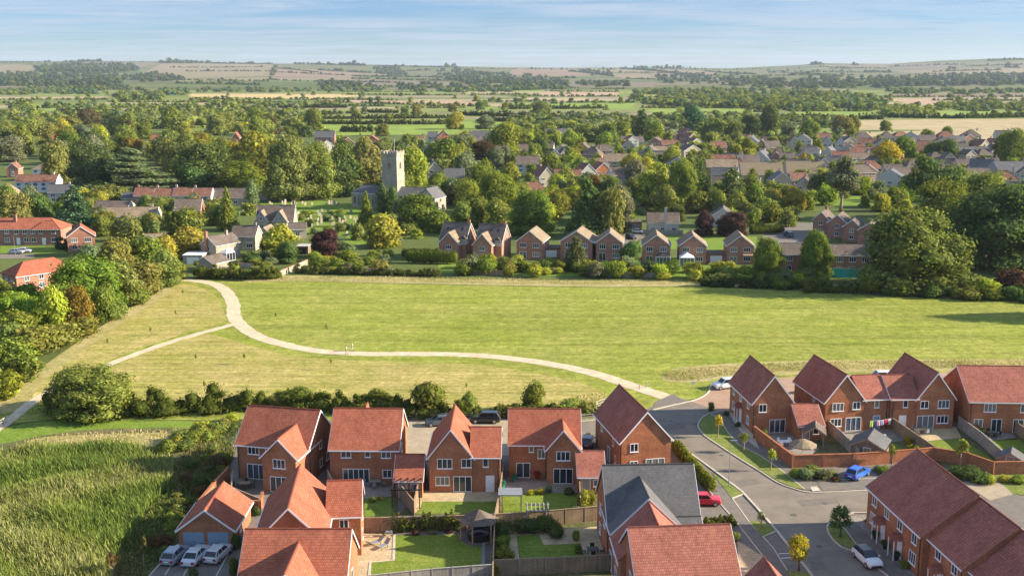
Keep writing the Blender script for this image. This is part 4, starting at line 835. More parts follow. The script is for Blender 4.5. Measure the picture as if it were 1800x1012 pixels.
# red hipped house by the wood edge, its ridge running away to the right
x, y = G(6, 510); h = House('detached_house', 'red hipped house half hidden by the wood edge', 'house', x, y, -0.72, 'brick_old', 'tile'); h.block(0, 7.5, 0, 15, 4.3, 6.9, 'y', hip=(1, 1)); SOLID.append((x+8, y+8, 9, 6))
for yy in (2.5, 6): h.win(7.5, yy, 2.9, 1.2, 1.2, 2, 1); h.win(7.5, yy, 0.9, 1.4, 1.3, 2, 1)
h.win(2.2, 0, 2.9, 1.2, 1.2, 2); h.win(5.2, 0, 2.9, 1.2, 1.2, 2)
# pair of dormered houses
for uL, uR, vb, wx, lab in ((772, 821, 456, (0.8, 6.6), 'dormered brick house with a buff front gable beside the clipped hedge'), (836, 884, 459, (0.0, 5.4), 'dormered brick house with a white gablet over its garden')):
    x, y = G(uL, vb); k = ppm(vb); w = (uR-uL)/k; h = House('detached_house', lab, 'house', x, y+2.4, -0.30, 'brick_old', 'tile_grey', group='dormered house pair')
    h.block(0, w, 0, 8.5, 5.2, 9.6); h.block(wx[0], wx[1], -2.6, 3.5, 4.8, 7.8, 'y', bargs=(1, 0), roofmat=M['tile_buff']); cxx = sum(wx)/2; SOLID.append((x+4, y+5, 7, 5))
    h.win(cxx, -2.6, 3.1, 1.7, 1.2, 3); h.win(cxx, -2.6, 0.2, 2.0, 2.0, 3, kind='patio_door'); h.win(w, 4, 5.2, 0.9, 1.1, 1, 1)
    for i in range(3): h.skylight(w*(0.2+0.28*i), 2.35, 7.7, 0.8, 1.1, math.atan(4.4/4.25))
    h.dormer((wx[1]+w)/2, -0.1, 4.2, 1.6, 1.5, 2.0); h.chimney(w*0.94, 4.25, 8.8, 10.4)
# gabled stone schoolhouse
x, y = G(446, 408); h = House('schoolhouse', 'gabled stone schoolhouse with two front gables and one sunlit end', 'house', x, y+2, 0.02, 'stone', 'tile_grey'); h.block(0.5, 12.6, 0, 8, 3.6, 8.0); SOLID.append((x+6, y+5, 8, 5))
for a in (2.6, 8.6): h.block(a-2.2, a+2.2, -2.2, 3.8, 3.6, 6.9, 'y', bargs=(1, 0), roofmat=M['tile_buff']); h.win(a, -2.2, 1.0, 1.2, 1.6, 2); h.win(a, -2.2, 3.8, 0.9, 1.3, 2)
h.chimney(12.2, 4, 7.6, 9.4); h.win(12.6, 4, 1.2, 1.2, 1.6, 2, 1)
# flat roofed link garages and sheds
def flat(uL, uR, vb, d, hgt, wall, desc, roof='tile_grey', name='flat_roofed_garage', cat='garage', door='white', yaw=0.0):
    x, y = G(uL, vb); w = (uR-uL)/ppm(vb); r = empty(name, (x, y, 0), yaw, cat=cat); auto(r, desc, (uL+uR)/2, vb-5)
    m = MB(); m.box(0, w, 0, d, 0, hgt); m.build('wall', M[wall], r); m = MB(); m.box(-0.15, w+0.15, -0.15, d+0.15, hgt+0.002, hgt+0.2); m.build('roof', M[roof], r)
    m = MB(); m.box(w*0.2, w*0.8, -0.06, -0.003, 0.02, hgt*0.82); m.build('garage_door', M[door], r); SOLID.append((x+w/2, y+d/2, w/2+1, d/2)); return r
flat(953, 985, 452, 6, 2.4, 'brick_old', 'flat roofed link garage'); flat(1241, 1276, 462, 6, 2.4, 'brick_old', 'flat roofed link garage'); flat(1102, 1128, 404, 6, 2.5, 'brick_old', 'garage with grey and white doors', door='grey'); flat(322, 356, 464, 6, 2.3, 'stone', 'white roofed garage', 'white'); flat(1425, 1462, 478, 6, 2.4, 'brick_old', 'low link garage')
flat(522, 542, 447, 4, 2.2, 'fence', 'dark garden shed with pale roof', 'render', 'garden_shed', 'shed', 'black'); flat(1776, 1786, 508, 2, 1.6, 'grey', 'small grey cabinet', 'render', 'utility_cabinet', 'cabinet', 'grey')
# ---------------------------------------------------------------- the church
x, y = G(672, 368); ch = House('church', 'stone parish church with square battlemented west tower', 'church', x, y+2, -0.36, 'stone', 'slate')
def prism(s, x0, x1, y0, y1, z0, z1, name, mat='stone', parent=None):
    m = MB(); m.box(x0, x1, y0, y1, z0, z1); return m.build(name, M[mat], parent or s.root)
TW = 6.2; T = MB(); zt = [(0,0.35),(7.4,0.25),(7.4,0.12),(13.2,0.10),(13.2,0),(20.2,0)]
for i in range(len(zt)-1):
    (za, oa), (zb, ob) = zt[i], zt[i+1]
    a = [(-oa,-oa,za),(TW+oa,-oa,za),(TW+oa,TW+oa,za),(-oa,TW+oa,za)]; b = [(-ob,-ob,zb),(TW+ob,-ob,zb),(TW+ob,TW+ob,zb),(-ob,TW+ob,zb)]
    for k in range(4): T.face([a[k],a[(k+1)%4],b[(k+1)%4],b[k]], 0, [(0,za),(TW,za),(TW,zb),(0,zb)])
T.face([(0,0,19.9),(TW,0,19.9),(TW,TW,19.9),(0,TW,19.9)]); tw = T.build('tower', M['stone'], ch.root)
for z in (7.35, 13.15, 20.15):
    m = MB(); m.box(-0.22,TW+0.22,-0.22,-0.003,z,z+0.3); m.box(-0.22,TW+0.22,TW+0.003,TW+0.22,z,z+0.3); m.box(-0.22,-0.003,-0.003,TW+0.003,z,z+0.3); m.box(TW+0.003,TW+0.22,-0.003,TW+0.003,z,z+0.3); m.build('string_course', M['stone'], tw)
par = MB()
for i in range(5):
    a = i*TW/5+0.14
    for (x0,x1,y0,y1) in ((a,a+0.85,-0.2,0.15),(a,a+0.85,TW-0.15,TW+0.2),(-0.2,0.15,a,a+0.85),(TW-0.15,TW+0.2,a,a+0.85)): par.box(x0,x1,y0,y1,20.95,21.75)
par.box(-0.2,TW+0.2,-0.2,0.15,20.452,20.95); par.box(-0.2,TW+0.2,TW-0.15,TW+0.2,20.452,20.95); par.box(-0.2,0.15,0.15,TW-0.15,20.452,20.95); par.box(TW-0.15,TW+0.2,0.15,TW-0.15,20.452,20.95); par.build('battlement', M['stone'], tw)
for cx_, cy_ in ((0,0),(TW,0),(0,TW),(TW,TW)):
    m = MB(); m.tube([(cx_,cy_,20.9),(cx_,cy_,21.9),(cx_,cy_,22.5)], [0.28,0.22,0.03], 6); m.build('pinnacle', M['stone'], tw)
m = MB(); m.tube([(TW*0.62,TW*0.5,19.9),(TW*0.62,TW*0.5,26.2)], 0.06, 6); m.build('flagpole', M['white'], tw)
def lancet(px, py, z, w, hh, f, par_):
    m = MB(); m.add([(-w/2,-0.03,0),(w/2,-0.03,0),(w/2,-0.03,hh*0.7),(0,-0.03,hh),(-w/2,-0.03,hh*0.7)], [[0,1,2,3,4]]); q = MB()
    for sx_ in (-1, 1): q.box(sx_*w/2-0.09,sx_*w/2+0.09,-0.10,-0.0,-0.1,hh*0.7)
    q.box(-w/2-0.15,w/2+0.15,-0.14,0,-0.28,-0.1); q.tube([(-w/2,-0.06,hh*0.7),(0,-0.06,hh+0.05),(w/2,-0.06,hh*0.7)], 0.09, 5); q.box(-0.05,0.05,-0.08,-0.031,0,hh*0.9)
    o = q.build('window', M['stone'], par_, loc=(px,py,z), rz=f*math.pi/2); m.build('pane', M['glass'], o)
for f, px, py in ((0,TW/2,0),(1,TW,TW/2)):
    lancet(px, py, 15.2, 1.3, 2.6, f, tw); lancet(px, py, 9.2, 0.6, 1.4, f, tw)
ch.block(TW+0.3, 22, -1.6, 8.2, 5.6, 8.2, 'x', o=0.2, bargs=(0,0)); ch.block(17.5, 24.5, -6, 4, 5.4, 9.0, 'y', o=0.2, bargs=(0,0)); ch.block(-13.5, -0.4, 0.4, 8.4, 5.6, 8.2, 'x', o=0.2, bargs=(0,0), hip=(0.7,0))
for a in (-12.2, -9.2, -6.2, -3.2): lancet(a, 0.4, 1.6, 1.1, 3.0, 0, ch.root); prism(ch, a+1.2, a+1.8, -0.5, 0.395, 0, 4.6, 'buttress')
for a in (8.6, 12, 15.4): lancet(a, -1.6, 1.6, 1.1, 3.0, 0, ch.root)
lancet(21, -6, 1.9, 1.8, 4.2, 0, ch.root); lancet(24.5, -1, 1.9, 1.4, 3.6, 1, ch.root); prism(ch, 24.5, 27, -8.4, -5.4, 0, 4.4, 'porch_wall'); prism(ch, 24.503, 25.2, -5.3, -4.6, 0, 4.5, 'buttress')
SOLID += [(x+5, y+4, 20, 6), (x+20, y-2, 8, 7)]
# ---------------------------------------------------------------- trees, shrubs and hedges
def ico():
    t = (1+5**0.5)/2; v = np.array([(-1,t,0),(1,t,0),(-1,-t,0),(1,-t,0),(0,-1,t),(0,1,t),(0,-1,-t),(0,1,-t),(t,0,-1),(t,0,1),(-t,0,-1),(-t,0,1)], float); v /= np.linalg.norm(v[0])
    f = [(0,11,5),(0,5,1),(0,1,7),(0,7,10),(0,10,11),(1,5,9),(5,11,4),(11,10,2),(10,7,6),(7,1,8),(3,9,4),(3,4,2),(3,2,6),(3,6,8),(3,8,9),(4,9,5),(2,4,11),(6,2,10),(8,6,7),(9,8,1)]
    return v, np.array(f)
IV, IF = ico()
def unit(a): return a/np.maximum(np.linalg.norm(a, axis=-1, keepdims=True), 1e-9)
def foliage(rng, lobes, n, ls, up=0.25, jit=0.36, core=0.80, droop=0.0, fringe=0.16, warp=True, spray=.09):
    """leaf sized faces spread through lobes [(centre, radii)]; returns verts, faces (quads), tint"""
    C = np.array([l[0] for l in lobes], float); Rr = np.array([l[1] for l in lobes], float)
    area = (Rr[:,0]*Rr[:,1]+Rr[:,0]*Rr[:,2]); pr = area/area.sum()
    P = np.zeros((0,3)); Nn = np.zeros((0,3)); Lb = np.zeros(0, int)
    while len(P) < n:
        k = rng.choice(len(C), size=n*2, p=pr); d = rng.normal(size=(n*2,3)); d[:,2] += up; d = unit(d)
        p = C[k]+d*Rr[k]*(1+rng.normal(size=(n*2,1))*fringe+(rng.random((n*2,1)) < spray)*rng.uniform(.1,.5,(n*2,1)))
        ok = np.ones(len(p), bool)
        for j in range(len(C)):
            q = ((p-C[j])/Rr[j]); ok &= ~(((q**2).sum(1) < 0.62) & (k != j))
        P = np.concatenate([P, p[ok]]); Nn = np.concatenate([Nn, unit(d/Rr[k]*Rr[k].min(1, keepdims=True))[ok]]); Lb = np.concatenate([Lb, k[ok]])
    P, Nn, Lb = P[:n], Nn[:n], Lb[:n]
    nn = unit(Nn+rng.normal(size=P.shape)*jit+np.array([0,0,droop])); r = rng.normal(size=P.shape)
    a = unit(np.cross(nn, r)); b = np.cross(nn, a); s = ls*rng.uniform(0.55, 1.35, (n,1)); e = rng.uniform(0.6, 1.0, (n,1))
    V = np.stack([P-a*s*e, P-b*s*0.6, P+a*s*e, P+b*s*0.7], 1).reshape(-1,3); Fq = np.arange(n*4).reshape(-1,4)
    lt = rng.uniform(0.80, 1.2, (len(C),1)); g = rng.uniform(0.58, 1.45, (n,1))*lt[Lb]
    T = np.repeat(np.concatenate([g*rng.uniform(0.85,1.2,(n,1)), g, g*rng.uniform(0.7,1.2,(n,1))], 1), 4, 0)
    ph = rng.uniform(0, 6.28, 6); wob = lambda Q: Q*np.stack([1+.10*np.sin(Q[:,2]*7+ph[0])+.07*np.sin(Q[:,1]*9+ph[1]), 1+.10*np.sin(Q[:,2]*6+ph[2])+.07*np.sin(Q[:,0]*9+ph[3]), 1+.07*np.sin(Q[:,0]*6+ph[4])+.06*np.sin(Q[:,1]*7+ph[5])], 1) if warp else Q
    V = wob(V)
    if core:
        cv = (IV[None]*Rr[:,None]*core*(1+rng.normal(size=(len(C),12,1))*0.08)+C[:,None]).reshape(-1,3)
        cf = (IF[None]+12*np.arange(len(C))[:,None,None]).reshape(-1,3)+len(V); cf = np.concatenate([cf, cf[:,2:]], 1)
        V = np.concatenate([V, wob(cv)]); Fq = np.concatenate([Fq, cf]); T = np.concatenate([T, np.full((len(cv),3), 0.9)])
    return V, Fq, T
def crown_mesh(name, V, Fq, T, mat='leaf'):
    # quads whose last two corners coincide are triangles
    tri = Fq[:,2] == Fq[:,3]; me = bpy.data.meshes.new(name)
    q = Fq[~tri]; t = Fq[tri][:,:3]; nv = len(V); nl = len(q)*4+len(t)*3
    me.vertices.add(nv); me.vertices.foreach_set('co', V.astype(np.float32).ravel()); me.loops.add(nl)
    me.loops.foreach_set('vertex_index', np.concatenate([q.ravel(), t.ravel()]).astype(np.int32)); me.polygons.add(len(q)+len(t))
    me.polygons.foreach_set('loop_start', np.concatenate([np.arange(len(q))*4, len(q)*4+np.arange(len(t))*3]).astype(np.int32)); me.update(calc_edges=True)
    at = me.attributes.new('tint', 'FLOAT_COLOR', 'POINT'); at.data.foreach_set('color', np.concatenate([T, np.ones((nv,1))], 1).astype(np.float32).ravel())
    me.materials.append(M[mat]); return me
def lobes_round(rng, nl, lr=(0.15, 0.25), zlow=0.12, flat=1.0, cone=0.0):
    out = [((0,0,0.5), (0.30,0.30,0.32))]
    for j in range(8):
        a = 2*math.pi*j/8+rng.uniform(-.2,.2); q = rng.uniform(.28,.36)
        if zlow < 0.11: out.append(((math.cos(a)*q, math.sin(a)*q, rng.uniform(.06,.14)), (.15,.15,.13)))
    while len(out) < nl:
        d = rng.normal(size=3); d /= np.linalg.norm(d); r = rng.uniform(*lr); k = rng.uniform(0.72, 1.0)
        hn = math.hypot(d[0], d[1])+1e-6; sk = (1-0.30*abs(d[2]))/hn if d[2] < 0 else 1.0; w = (0.5-r)*k*sk; z = 0.5+d[2]*(0.5-r)*k*flat
        s = 1-cone*max(0, z-0.3)
        if z-r*0.8 < zlow-0.2: continue
        out.append(((d[0]*w*s, d[1]*w*s, z), (r*rng.uniform(0.9,1.2), r*rng.uniform(0.9,1.2), r*rng.uniform(0.75,1.0))))
    return out
def trunk_mesh(name, seed, h0=0.45, r=0.035, limbs=4, mat='bark', top=0.8):
    rng = random.Random(seed); m = MB(); b = [(rng.uniform(-.02,.02)*k, rng.uniform(-.02,.02)*k, top*k/4) for k in range(5)]
    m.tube(b, [r*1.5, r, r*0.85, r*0.6, r*0.25], 7)
    for i in range(limbs):
        a = i*2*math.pi/limbs+rng.uniform(-.4,.4); z = h0*rng.uniform(0.6,1.0); L = rng.uniform(0.22,0.34)
        m.tube([(0,0,z),(math.cos(a)*L*0.5,math.sin(a)*L*0.5,z+L*0.45),(math.cos(a)*L,math.sin(a)*L,z+L*0.75)], [r*0.55,r*0.35,r*0.12], 5)
    return m.mesh(name, M[mat], True)
PROTO = {}
def proto(kind, lobes, n, ls, z0, trunk, **k):
    rng = np.random.default_rng(abs(hash(kind)) % 1000 if False else sum(map(ord, kind))*7 % 9973)
    V, Fq, T = foliage(rng, lobes(rng), n, ls, **k); PROTO[kind] = (crown_mesh('crown', V, Fq, T), trunk, z0)
tk = [trunk_mesh('trunk', s) for s in (1,2,3)]; tk_tall = trunk_mesh('trunk', 5, 0.8, 0.028, 3, 'bark_pale', 0.9); tk_thin = trunk_mesh('trunk', 6, 0.55, 0.022, 3); tk_sap = trunk_mesh('trunk', 9, 0.55, 0.045, 3, 'bark_pale')
for i in range(5): proto('broad%d' % i, lambda r, i=i: lobes_round(r, 20+3*i, (0.10,0.25), 0.1, 1.0, 0.25*(i % 2)), 2600, 0.040, 0.05, tk[i % 3])
for i in range(3): proto('huge%d' % i, lambda r: lobes_round(r, 46, (0.085,0.17), 0.05), 8600, 0.021, 0.03, tk[i])
for i in range(2): proto('airy%d' % i, lambda r: lobes_round(r, 20, (0.09,0.18), 0.12)[1:], 2000, 0.036, 0.16, tk[i], core=0.5, fringe=0.25)
for i in range(3): proto('shrub%d' % i, lambda r: [((0,0,0.3),(0.4,0.4,0.34))]+[(c, q) for c, q in lobes_round(r, 9+2*i, (0.16,0.3), 0.2)], 1000, 0.06, 0.0, None)
def lob_cone(r, tiers=13, lean=0.5):
    out = []
    for t in range(tiers):
        z = 0.03+0.93*t/tiers; rad = 0.5*(1-z)**0.85+0.02; m = max(1, int(6*(1-z))+1)
        for j in range(m):
            a = 2*math.pi*j/m+t*1.1+r.uniform(-.2,.2); q = rad*0.55 if m > 1 else 0
            out.append(((math.cos(a)*q, math.sin(a)*q, z), (rad*0.5+.02, rad*0.5+.02, 0.05)))
    return out
for i in range(2): proto('conifer%d' % i, lambda r: lob_cone(r, 12+i*2), 3000, 0.036, 0.03, tk_thin, jit=0.5, core=0.7)
proto('column', lambda r: [((r.uniform(-.06,.06), r.uniform(-.06,.06), z), (0.46*math.sin(math.pi*min(0.97, 0.16+z*0.8))**0.6,)*2+(0.15,)) for z in np.linspace(0.1,0.92,9)], 1800, 0.05, 0.02, tk_thin)
proto('cedar', lambda r: [((r.uniform(-.3,.3)*(1.1-z), r.uniform(-.3,.3)*(1.1-z), z+r.uniform(-.03,.03)), (0.26*(1.25-z), 0.24*(1.25-z), 0.05)) for z in np.repeat(np.linspace(0.18,0.93,7), 4)], 4200, 0.024, 0.08, tk[1], core=0.85, jit=0.4)
proto('pine', lambda r: [((math.cos(a)*q, math.sin(a)*q, z), (s_, s_, s_*0.45)) for a, q, z, s_ in [(r.uniform(0,6.28), r.uniform(0.05,0.33), r.uniform(0.45,0.9), r.uniform(0.13,0.2)) for _ in range(20)]], 3000, 0.03, 0.0, tk_tall, core=0.7)
for i in range(2): proto('sapling%d' % i, lambda r: lobes_round(r, 9, (0.12,0.22), 0.12, 1.0, 0.5)[1:], 300, 0.085, 0.36, tk_sap, core=0.3, fringe=0.3)
COLS = dict(green=(.103,.124,.024), bright=(.140,.172,.026), olive=(.122,.138,.036), dark=(.066,.092,.030), yellow=(.46,.37,.035), gold=(.23,.195,.036), copper=(.105,.055,.03), purple=(.095,.048,.045), lime=(.185,.205,.032), greyg=(.105,.125,.065), blueg=(.060,.095,.052), rust=(.17,.095,.03), yellowg=(.19,.19,.03), brown=(.13,.095,.045))
CW = dict(green='green', bright='bright green', olive='olive green', dark='dark green', yellow='bright yellow', gold='golden', copper='copper leaved', purple='purple leaved', lime='lime green', greyg='grey green', blueg='blue green', rust='rust brown', yellowg='yellow green', brown='brownish')
PLANNED = []; TREES = []                                    # x, y, radius of each crown
NAMES = dict(broad=('broadleaf_tree','tree'), huge=('broadleaf_tree','tree'), airy=('broadleaf_tree','tree'), shrub=('shrub','shrub'), conifer=('conifer','tree'), column=('columnar_tree','tree'), cedar=('cedar_tree','tree'), pine=('pine_tree','tree'), sapling=('young_tree','tree'))
def stem(kind): return kind.rstrip('0123456789')
def plant_at(kind, x, y, w, h, col, label=None, desc=None, group=None, small=False, z=0.0, jitter=0.12):
    if kind in NAMES: kind = kind+str(RND.randrange({'broad':5,'huge':3,'airy':2,'shrub':3,'conifer':2,'sapling':2}.get(kind, 1))) if kind in ('broad','huge','airy','shrub','conifer','sapling') else kind
    cm, tm, z0 = PROTO[kind]; nm, cat = NAMES[stem(kind)]; base = COLS[col] if isinstance(col, str) else col; k_ = 1.85 if base[1] >= base[0]*0.9 else 1.05; base = tuple(q*k_ for q in base)
    c = tuple(b*RND.uniform(1-jitter, 1+jitter) for b in base); rz = RND.uniform(0, 6.28)
    if tm is None:
        o = link(nm, cm, None, (x, y, z), rz, (w, w, h), c); o['category'] = cat
    else:
        o = empty(nm, (x, y, z), rz, cat=cat); hc = h*(1-z0)
        link('crown', cm, o, (0, 0, h*z0), 0, (w, w, hc), c); link('trunk', tm, o, (0, 0, 0), 0, (w, w, h*0.95))
    if label: o['label'] = label
    else:
        u, v = pj(x, y, h*0.5); d = desc or f"{CW.get(col, 'green')} {'shrub' if cat == 'shrub' else {'conifer':'conifer','column':'columnar tree','sapling':'young tree'}.get(stem(kind),'broadleaf tree')}"
        if not desc and cat == 'tree' and stem(kind) in ('broad','huge'): d = ('tall ' if h > 1.15*w else 'spreading ' if w > 1.25*h else 'round ')+d
        auto(o, d, u, v)
    if group: o['group'] = group
    TREES.append((x, y, w*0.5)); return o
def T(kind, u, vb, wpx, hpx, col, label=None, desc=None, **k):
    p = ppm(vb); x, y = G(u, vb); return plant_at(kind, x, y, wpx/p, hpx/p, col, label, desc, **k)
HERO = [
# left wood edge beside the hay meadow
('huge',35,588,95,76,'bright','yellow green maple at the wood edge, its leaves just turning'),('broad',92,590,66,85,'yellowg',0),('broad',135,583,66,85,'gold','golden autumn tree in the wood edge'),('huge',150,548,140,104,'green','broad dark green tree at the front of the wood edge'),('broad',215,533,84,80,'olive',0),('broad',180,565,60,70,'green',0),
('broad',250,516,78,64,'olive',0),('broad',288,502,64,62,'olive',0),('broad',306,492,44,40,'green',0),('shrub',20,650,90,66,'green',0),('shrub',70,622,84,56,'olive',0),('shrub',112,604,70,45,'olive',0),('shrub',8,700,60,54,'bright',0),('shrub',42,668,64,50,'green',0),('broad',10,620,70,60,'olive',0),('shrub',-30,690,80,70,'green',0),('shrub',150,590,56,36,'green',0),('shrub',200,560,50,34,'olive',0),('shrub',240,535,46,30,'green',0),
('broad',228,447,68,70,'olive',0),('broad',325,440,88,84,'green',0),('broad',330,452,70,54,'yellowg','yellow olive tree leaning over the wood edge'),('broad',205,480,70,66,'olive',0),('broad',250,470,70,60,'green',0),('broad',285,462,60,50,'yellowg',0),('broad',160,470,50,40,'greyg',0),
# left middle
('conifer',133,403,76,82,'blueg','broad blue green spruce beside the long terrace'),('broad',72,388,56,48,'dark',0),('broad',30,395,60,60,'olive',0),('broad',184,360,52,38,'olive','round olive tree by the low slate roof'),('cedar',240,346,165,86,'greyg','spreading cedar with layered grey green boughs'),('huge',165,342,100,92,'dark',0),('broad',100,330,60,90,'olive',0),
('broad',340,342,62,52,'dark',0),('huge',362,336,120,92,'dark','big very dark tree behind the red cottages'),('huge',422,342,86,60,'green','wide domed tree behind the long dark barn'),('broad',465,322,78,98,'yellowg','tall yellow green tree left of the olive trees'),('huge',508,352,92,120,'olive','tall olive tree, left one of a close pair'),('huge',558,348,88,104,'olive','tall olive tree, right one of a close pair'),
('broad',606,345,72,82,'dark',0),('broad',640,338,76,92,'olive',0),('broad',731,330,50,74,'lime','lime green tree close behind the church tower'),('broad',775,296,60,58,'green',0),('broad',806,290,50,56,'greyg',0),('huge',850,294,52,50,'copper','copper beech behind the church'),('broad',888,274,62,60,'bright','bright green tree right of the grey roofed far house'),('huge',876,384,76,92,'green','dark oak right of the church'),('broad',834,396,54,54,'green',0),
('broad',735,402,72,66,'green',0),('broad',772,408,54,38,'green',0),('broad',712,398,50,50,'greyg',0),('column',674,374,24,46,'dark','dark columnar yew, left of the pair before the tower'),('column',690,376,22,44,'dark','dark columnar yew, right of the pair before the tower'),('conifer',644,398,30,66,'green','slim pale conifer in front of the church nave'),('broad',674,434,72,56,'yellowg','yellow green willow in the churchyard'),('conifer',690,408,24,40,'olive',0),
('huge',572,452,54,54,'purple','purple copper tree above the meadow edge'),('broad',495,450,66,54,'yellowg','yellow green garden tree beside the schoolhouse'),('broad',505,462,40,36,'dark',0),('conifer',401,404,34,80,'green','narrow green conifer beside the brick gable'),('column',444,368,24,46,'greyg','grey green columnar conifer in the churchyard'),('shrub',468,448,26,34,'brown',0),
('huge',932,412,90,80,'green','round dark beech behind the buff roofed gables'),('conifer',1033,416,76,110,'dark','dark conifer with a rusty top behind the gable row'),('broad',1042,352,38,46,'rust','rust brown treetop above the dark conifer'),('broad',1070,418,54,98,'olive',0),('broad',1092,405,44,80,'greyg',0),('broad',1148,362,62,80,'lime',0),('huge',1198,366,66,84,'green','tall dark green tree behind the white bungalow'),('conifer',1224,352,50,84,'dark',0),('conifer',1243,356,26,56,'dark',0),('conifer',1284,366,76,74,'dark','broad dark conifer below the orange lit house'),('broad',1320,360,50,50,'green',0),
('broad',1236,414,40,42,'purple',0),('huge',1286,414,60,46,'purple','purple plum tree on the lawn behind the gables'),('conifer',1013,474,52,64,'dark','dark fir in front of the second gabled house'),('broad',1108,472,42,50,'dark','dark round tree between two gabled houses'),('huge',1350,490,60,74,'green','rounded green tree at the end of the gable row'),('huge',1434,488,62,84,'green','leafy green tree in front of the link garage'),
('huge',1605,506,196,144,(.088,.124,.026),'huge spreading chestnut overhanging the meadow'),('huge',1748,470,190,160,'dark','largest dark tree of the wood by the field'),('huge',1655,420,120,110,'green',0),('huge',1720,400,110,100,'olive',0),('huge',1800,440,130,130,'dark',0),('pine',1640,385,110,112,'dark','flat topped pine behind the spreading chestnut'),('pine',1477,372,74,100,'greyg','tall bare stemmed pine behind the stepped brown houses'),('broad',1445,350,54,54,'dark',0),
('huge',1778,294,60,72,'green','tall poplar clump at the stubble edge'),('broad',1760,282,36,48,'dark',0),('broad',1653,284,60,42,'dark',0),('broad',1556,294,52,44,'yellow','bright yellow tree among the brown roofs'),('broad',1590,283,44,44,'green',0),('broad',1630,252,24,28,'bright',0),('broad',1665,246,24,24,'green',0),('broad',1482,236,42,36,'olive',0),('broad',1500,234,24,30,'green',0),('broad',1557,230,22,20,'green','small round tree alone in the stubble field'),
('huge',1925,558,110,112,'green',0),('broad',1680,430,60,60,'greyg',0),('shrub',1732,520,46,34,'yellowg','yellow green shrub by the field corner'),('shrub',1775,512,60,46,'purple',0),('broad',1400,300,14,26,'yellowg',0),('column',1413,298,12,26,'yellowg',0),('column',1424,296,12,22,'lime',0),
('conifer',1130,242,38,56,'dark','dark conifer clump among the far houses'),('conifer',1115,240,26,40,'dark',0),('broad',1218,232,44,48,'blueg','blue green poplar group beyond the village'),('broad',1262,246,56,42,'olive',0),('broad',1288,246,44,40,'olive',0),('broad',1322,236,56,36,'dark',0),('broad',1350,242,42,60,'dark',0),('broad',1385,250,40,40,'greyg',0),('broad',1420,248,46,36,'green',0),
# fields beyond the village
('broad',673,239,26,24,'green','lone round tree in the bright pasture'),('broad',800,227,38,30,'yellowg',0),('broad',852,227,36,24,'greyg',0),('broad',948,200,36,24,'olive',0),('broad',627,206,18,11,'olive',0),('broad',796,197,18,16,'green',0),('broad',733,201,22,18,'olive',0),('broad',712,203,20,16,'green',0),('broad',683,211,16,12,'green',0),('broad',845,193,22,16,'olive',0),('broad',888,193,14,14,'olive',0),('broad',1036,249,60,30,'olive',0),('broad',1070,250,40,36,'olive',0),('broad',1095,244,36,34,'green',0),
# hedge line behind the new houses
('huge',165,730,150,92,'olive','sprawling field maple with thin crown by the narrow path'),('airy',110,715,74,64,'olive','sparse small tree beside the narrow path'),('broad',522,718,58,42,'green',0),('broad',490,718,44,32,'olive',0),('broad',672,722,64,42,'green',0),('broad',756,730,76,62,'green','big round bush behind the gabled house'),('broad',826,728,34,40,'olive',0),('broad',937,722,48,52,'green','bushy tree behind the flower pot house'),('shrub',1000,728,46,30,'olive',0),('shrub',1032,728,40,28,'olive',0),('shrub',890,730,40,24,'olive',0),('shrub',640,726,40,26,'yellowg',0),('shrub',700,728,40,28,'green',0),
# estate planting
('sapling',1262,768,16,42,'yellow','young tree with yellow leaves on the curved verge'),('sapling',1307,794,19,36,'olive','sparse young tree in the middle of the curved verge'),('sapling',1355,827,18,42,'lime','lime green young tree by the walled corner'),('sapling',1338,931,18,34,'greyg','thin grey green young tree beside the lay-by'),('airy',1404,1003,42,72,'yellow','bright yellow young tree standing in the street'),('airy',1477,944,42,62,'dark','dark open young tree on the small grass island'),('sapling',1688,820,28,56,'olive','young tree against the long brick wall'),('sapling',1568,820,16,40,'olive','thin young tree behind the blue hatchback'),('sapling',253,992,18,58,'brown','thin straw coloured young tree beside the parked cars'),('sapling',200,1016,26,50,'brown',0),
('sapling',310,560,8,22,'olive',0),('sapling',575,588,9,26,'olive',0),('sapling',485,562,8,18,'olive',0),('sapling',430,640,9,26,'olive',0),('sapling',582,650,9,28,'olive',0),('sapling',345,640,8,24,'olive',0),('sapling',190,610,8,22,'olive',0),('sapling',265,590,8,20,'olive',0),('sapling',322,522,7,18,'olive',0),('sapling',820,690,8,24,'yellowg',0),('sapling',360,690,9,30,'olive',0),
]
for kind, u, vb, wp, hp, col, lab in HERO: T(kind, u, vb, wp*(.62 if kind == 'sapling' and wp < 10 else 1), hp*(.8 if kind == 'sapling' and wp < 10 else 1), col, lab or None)
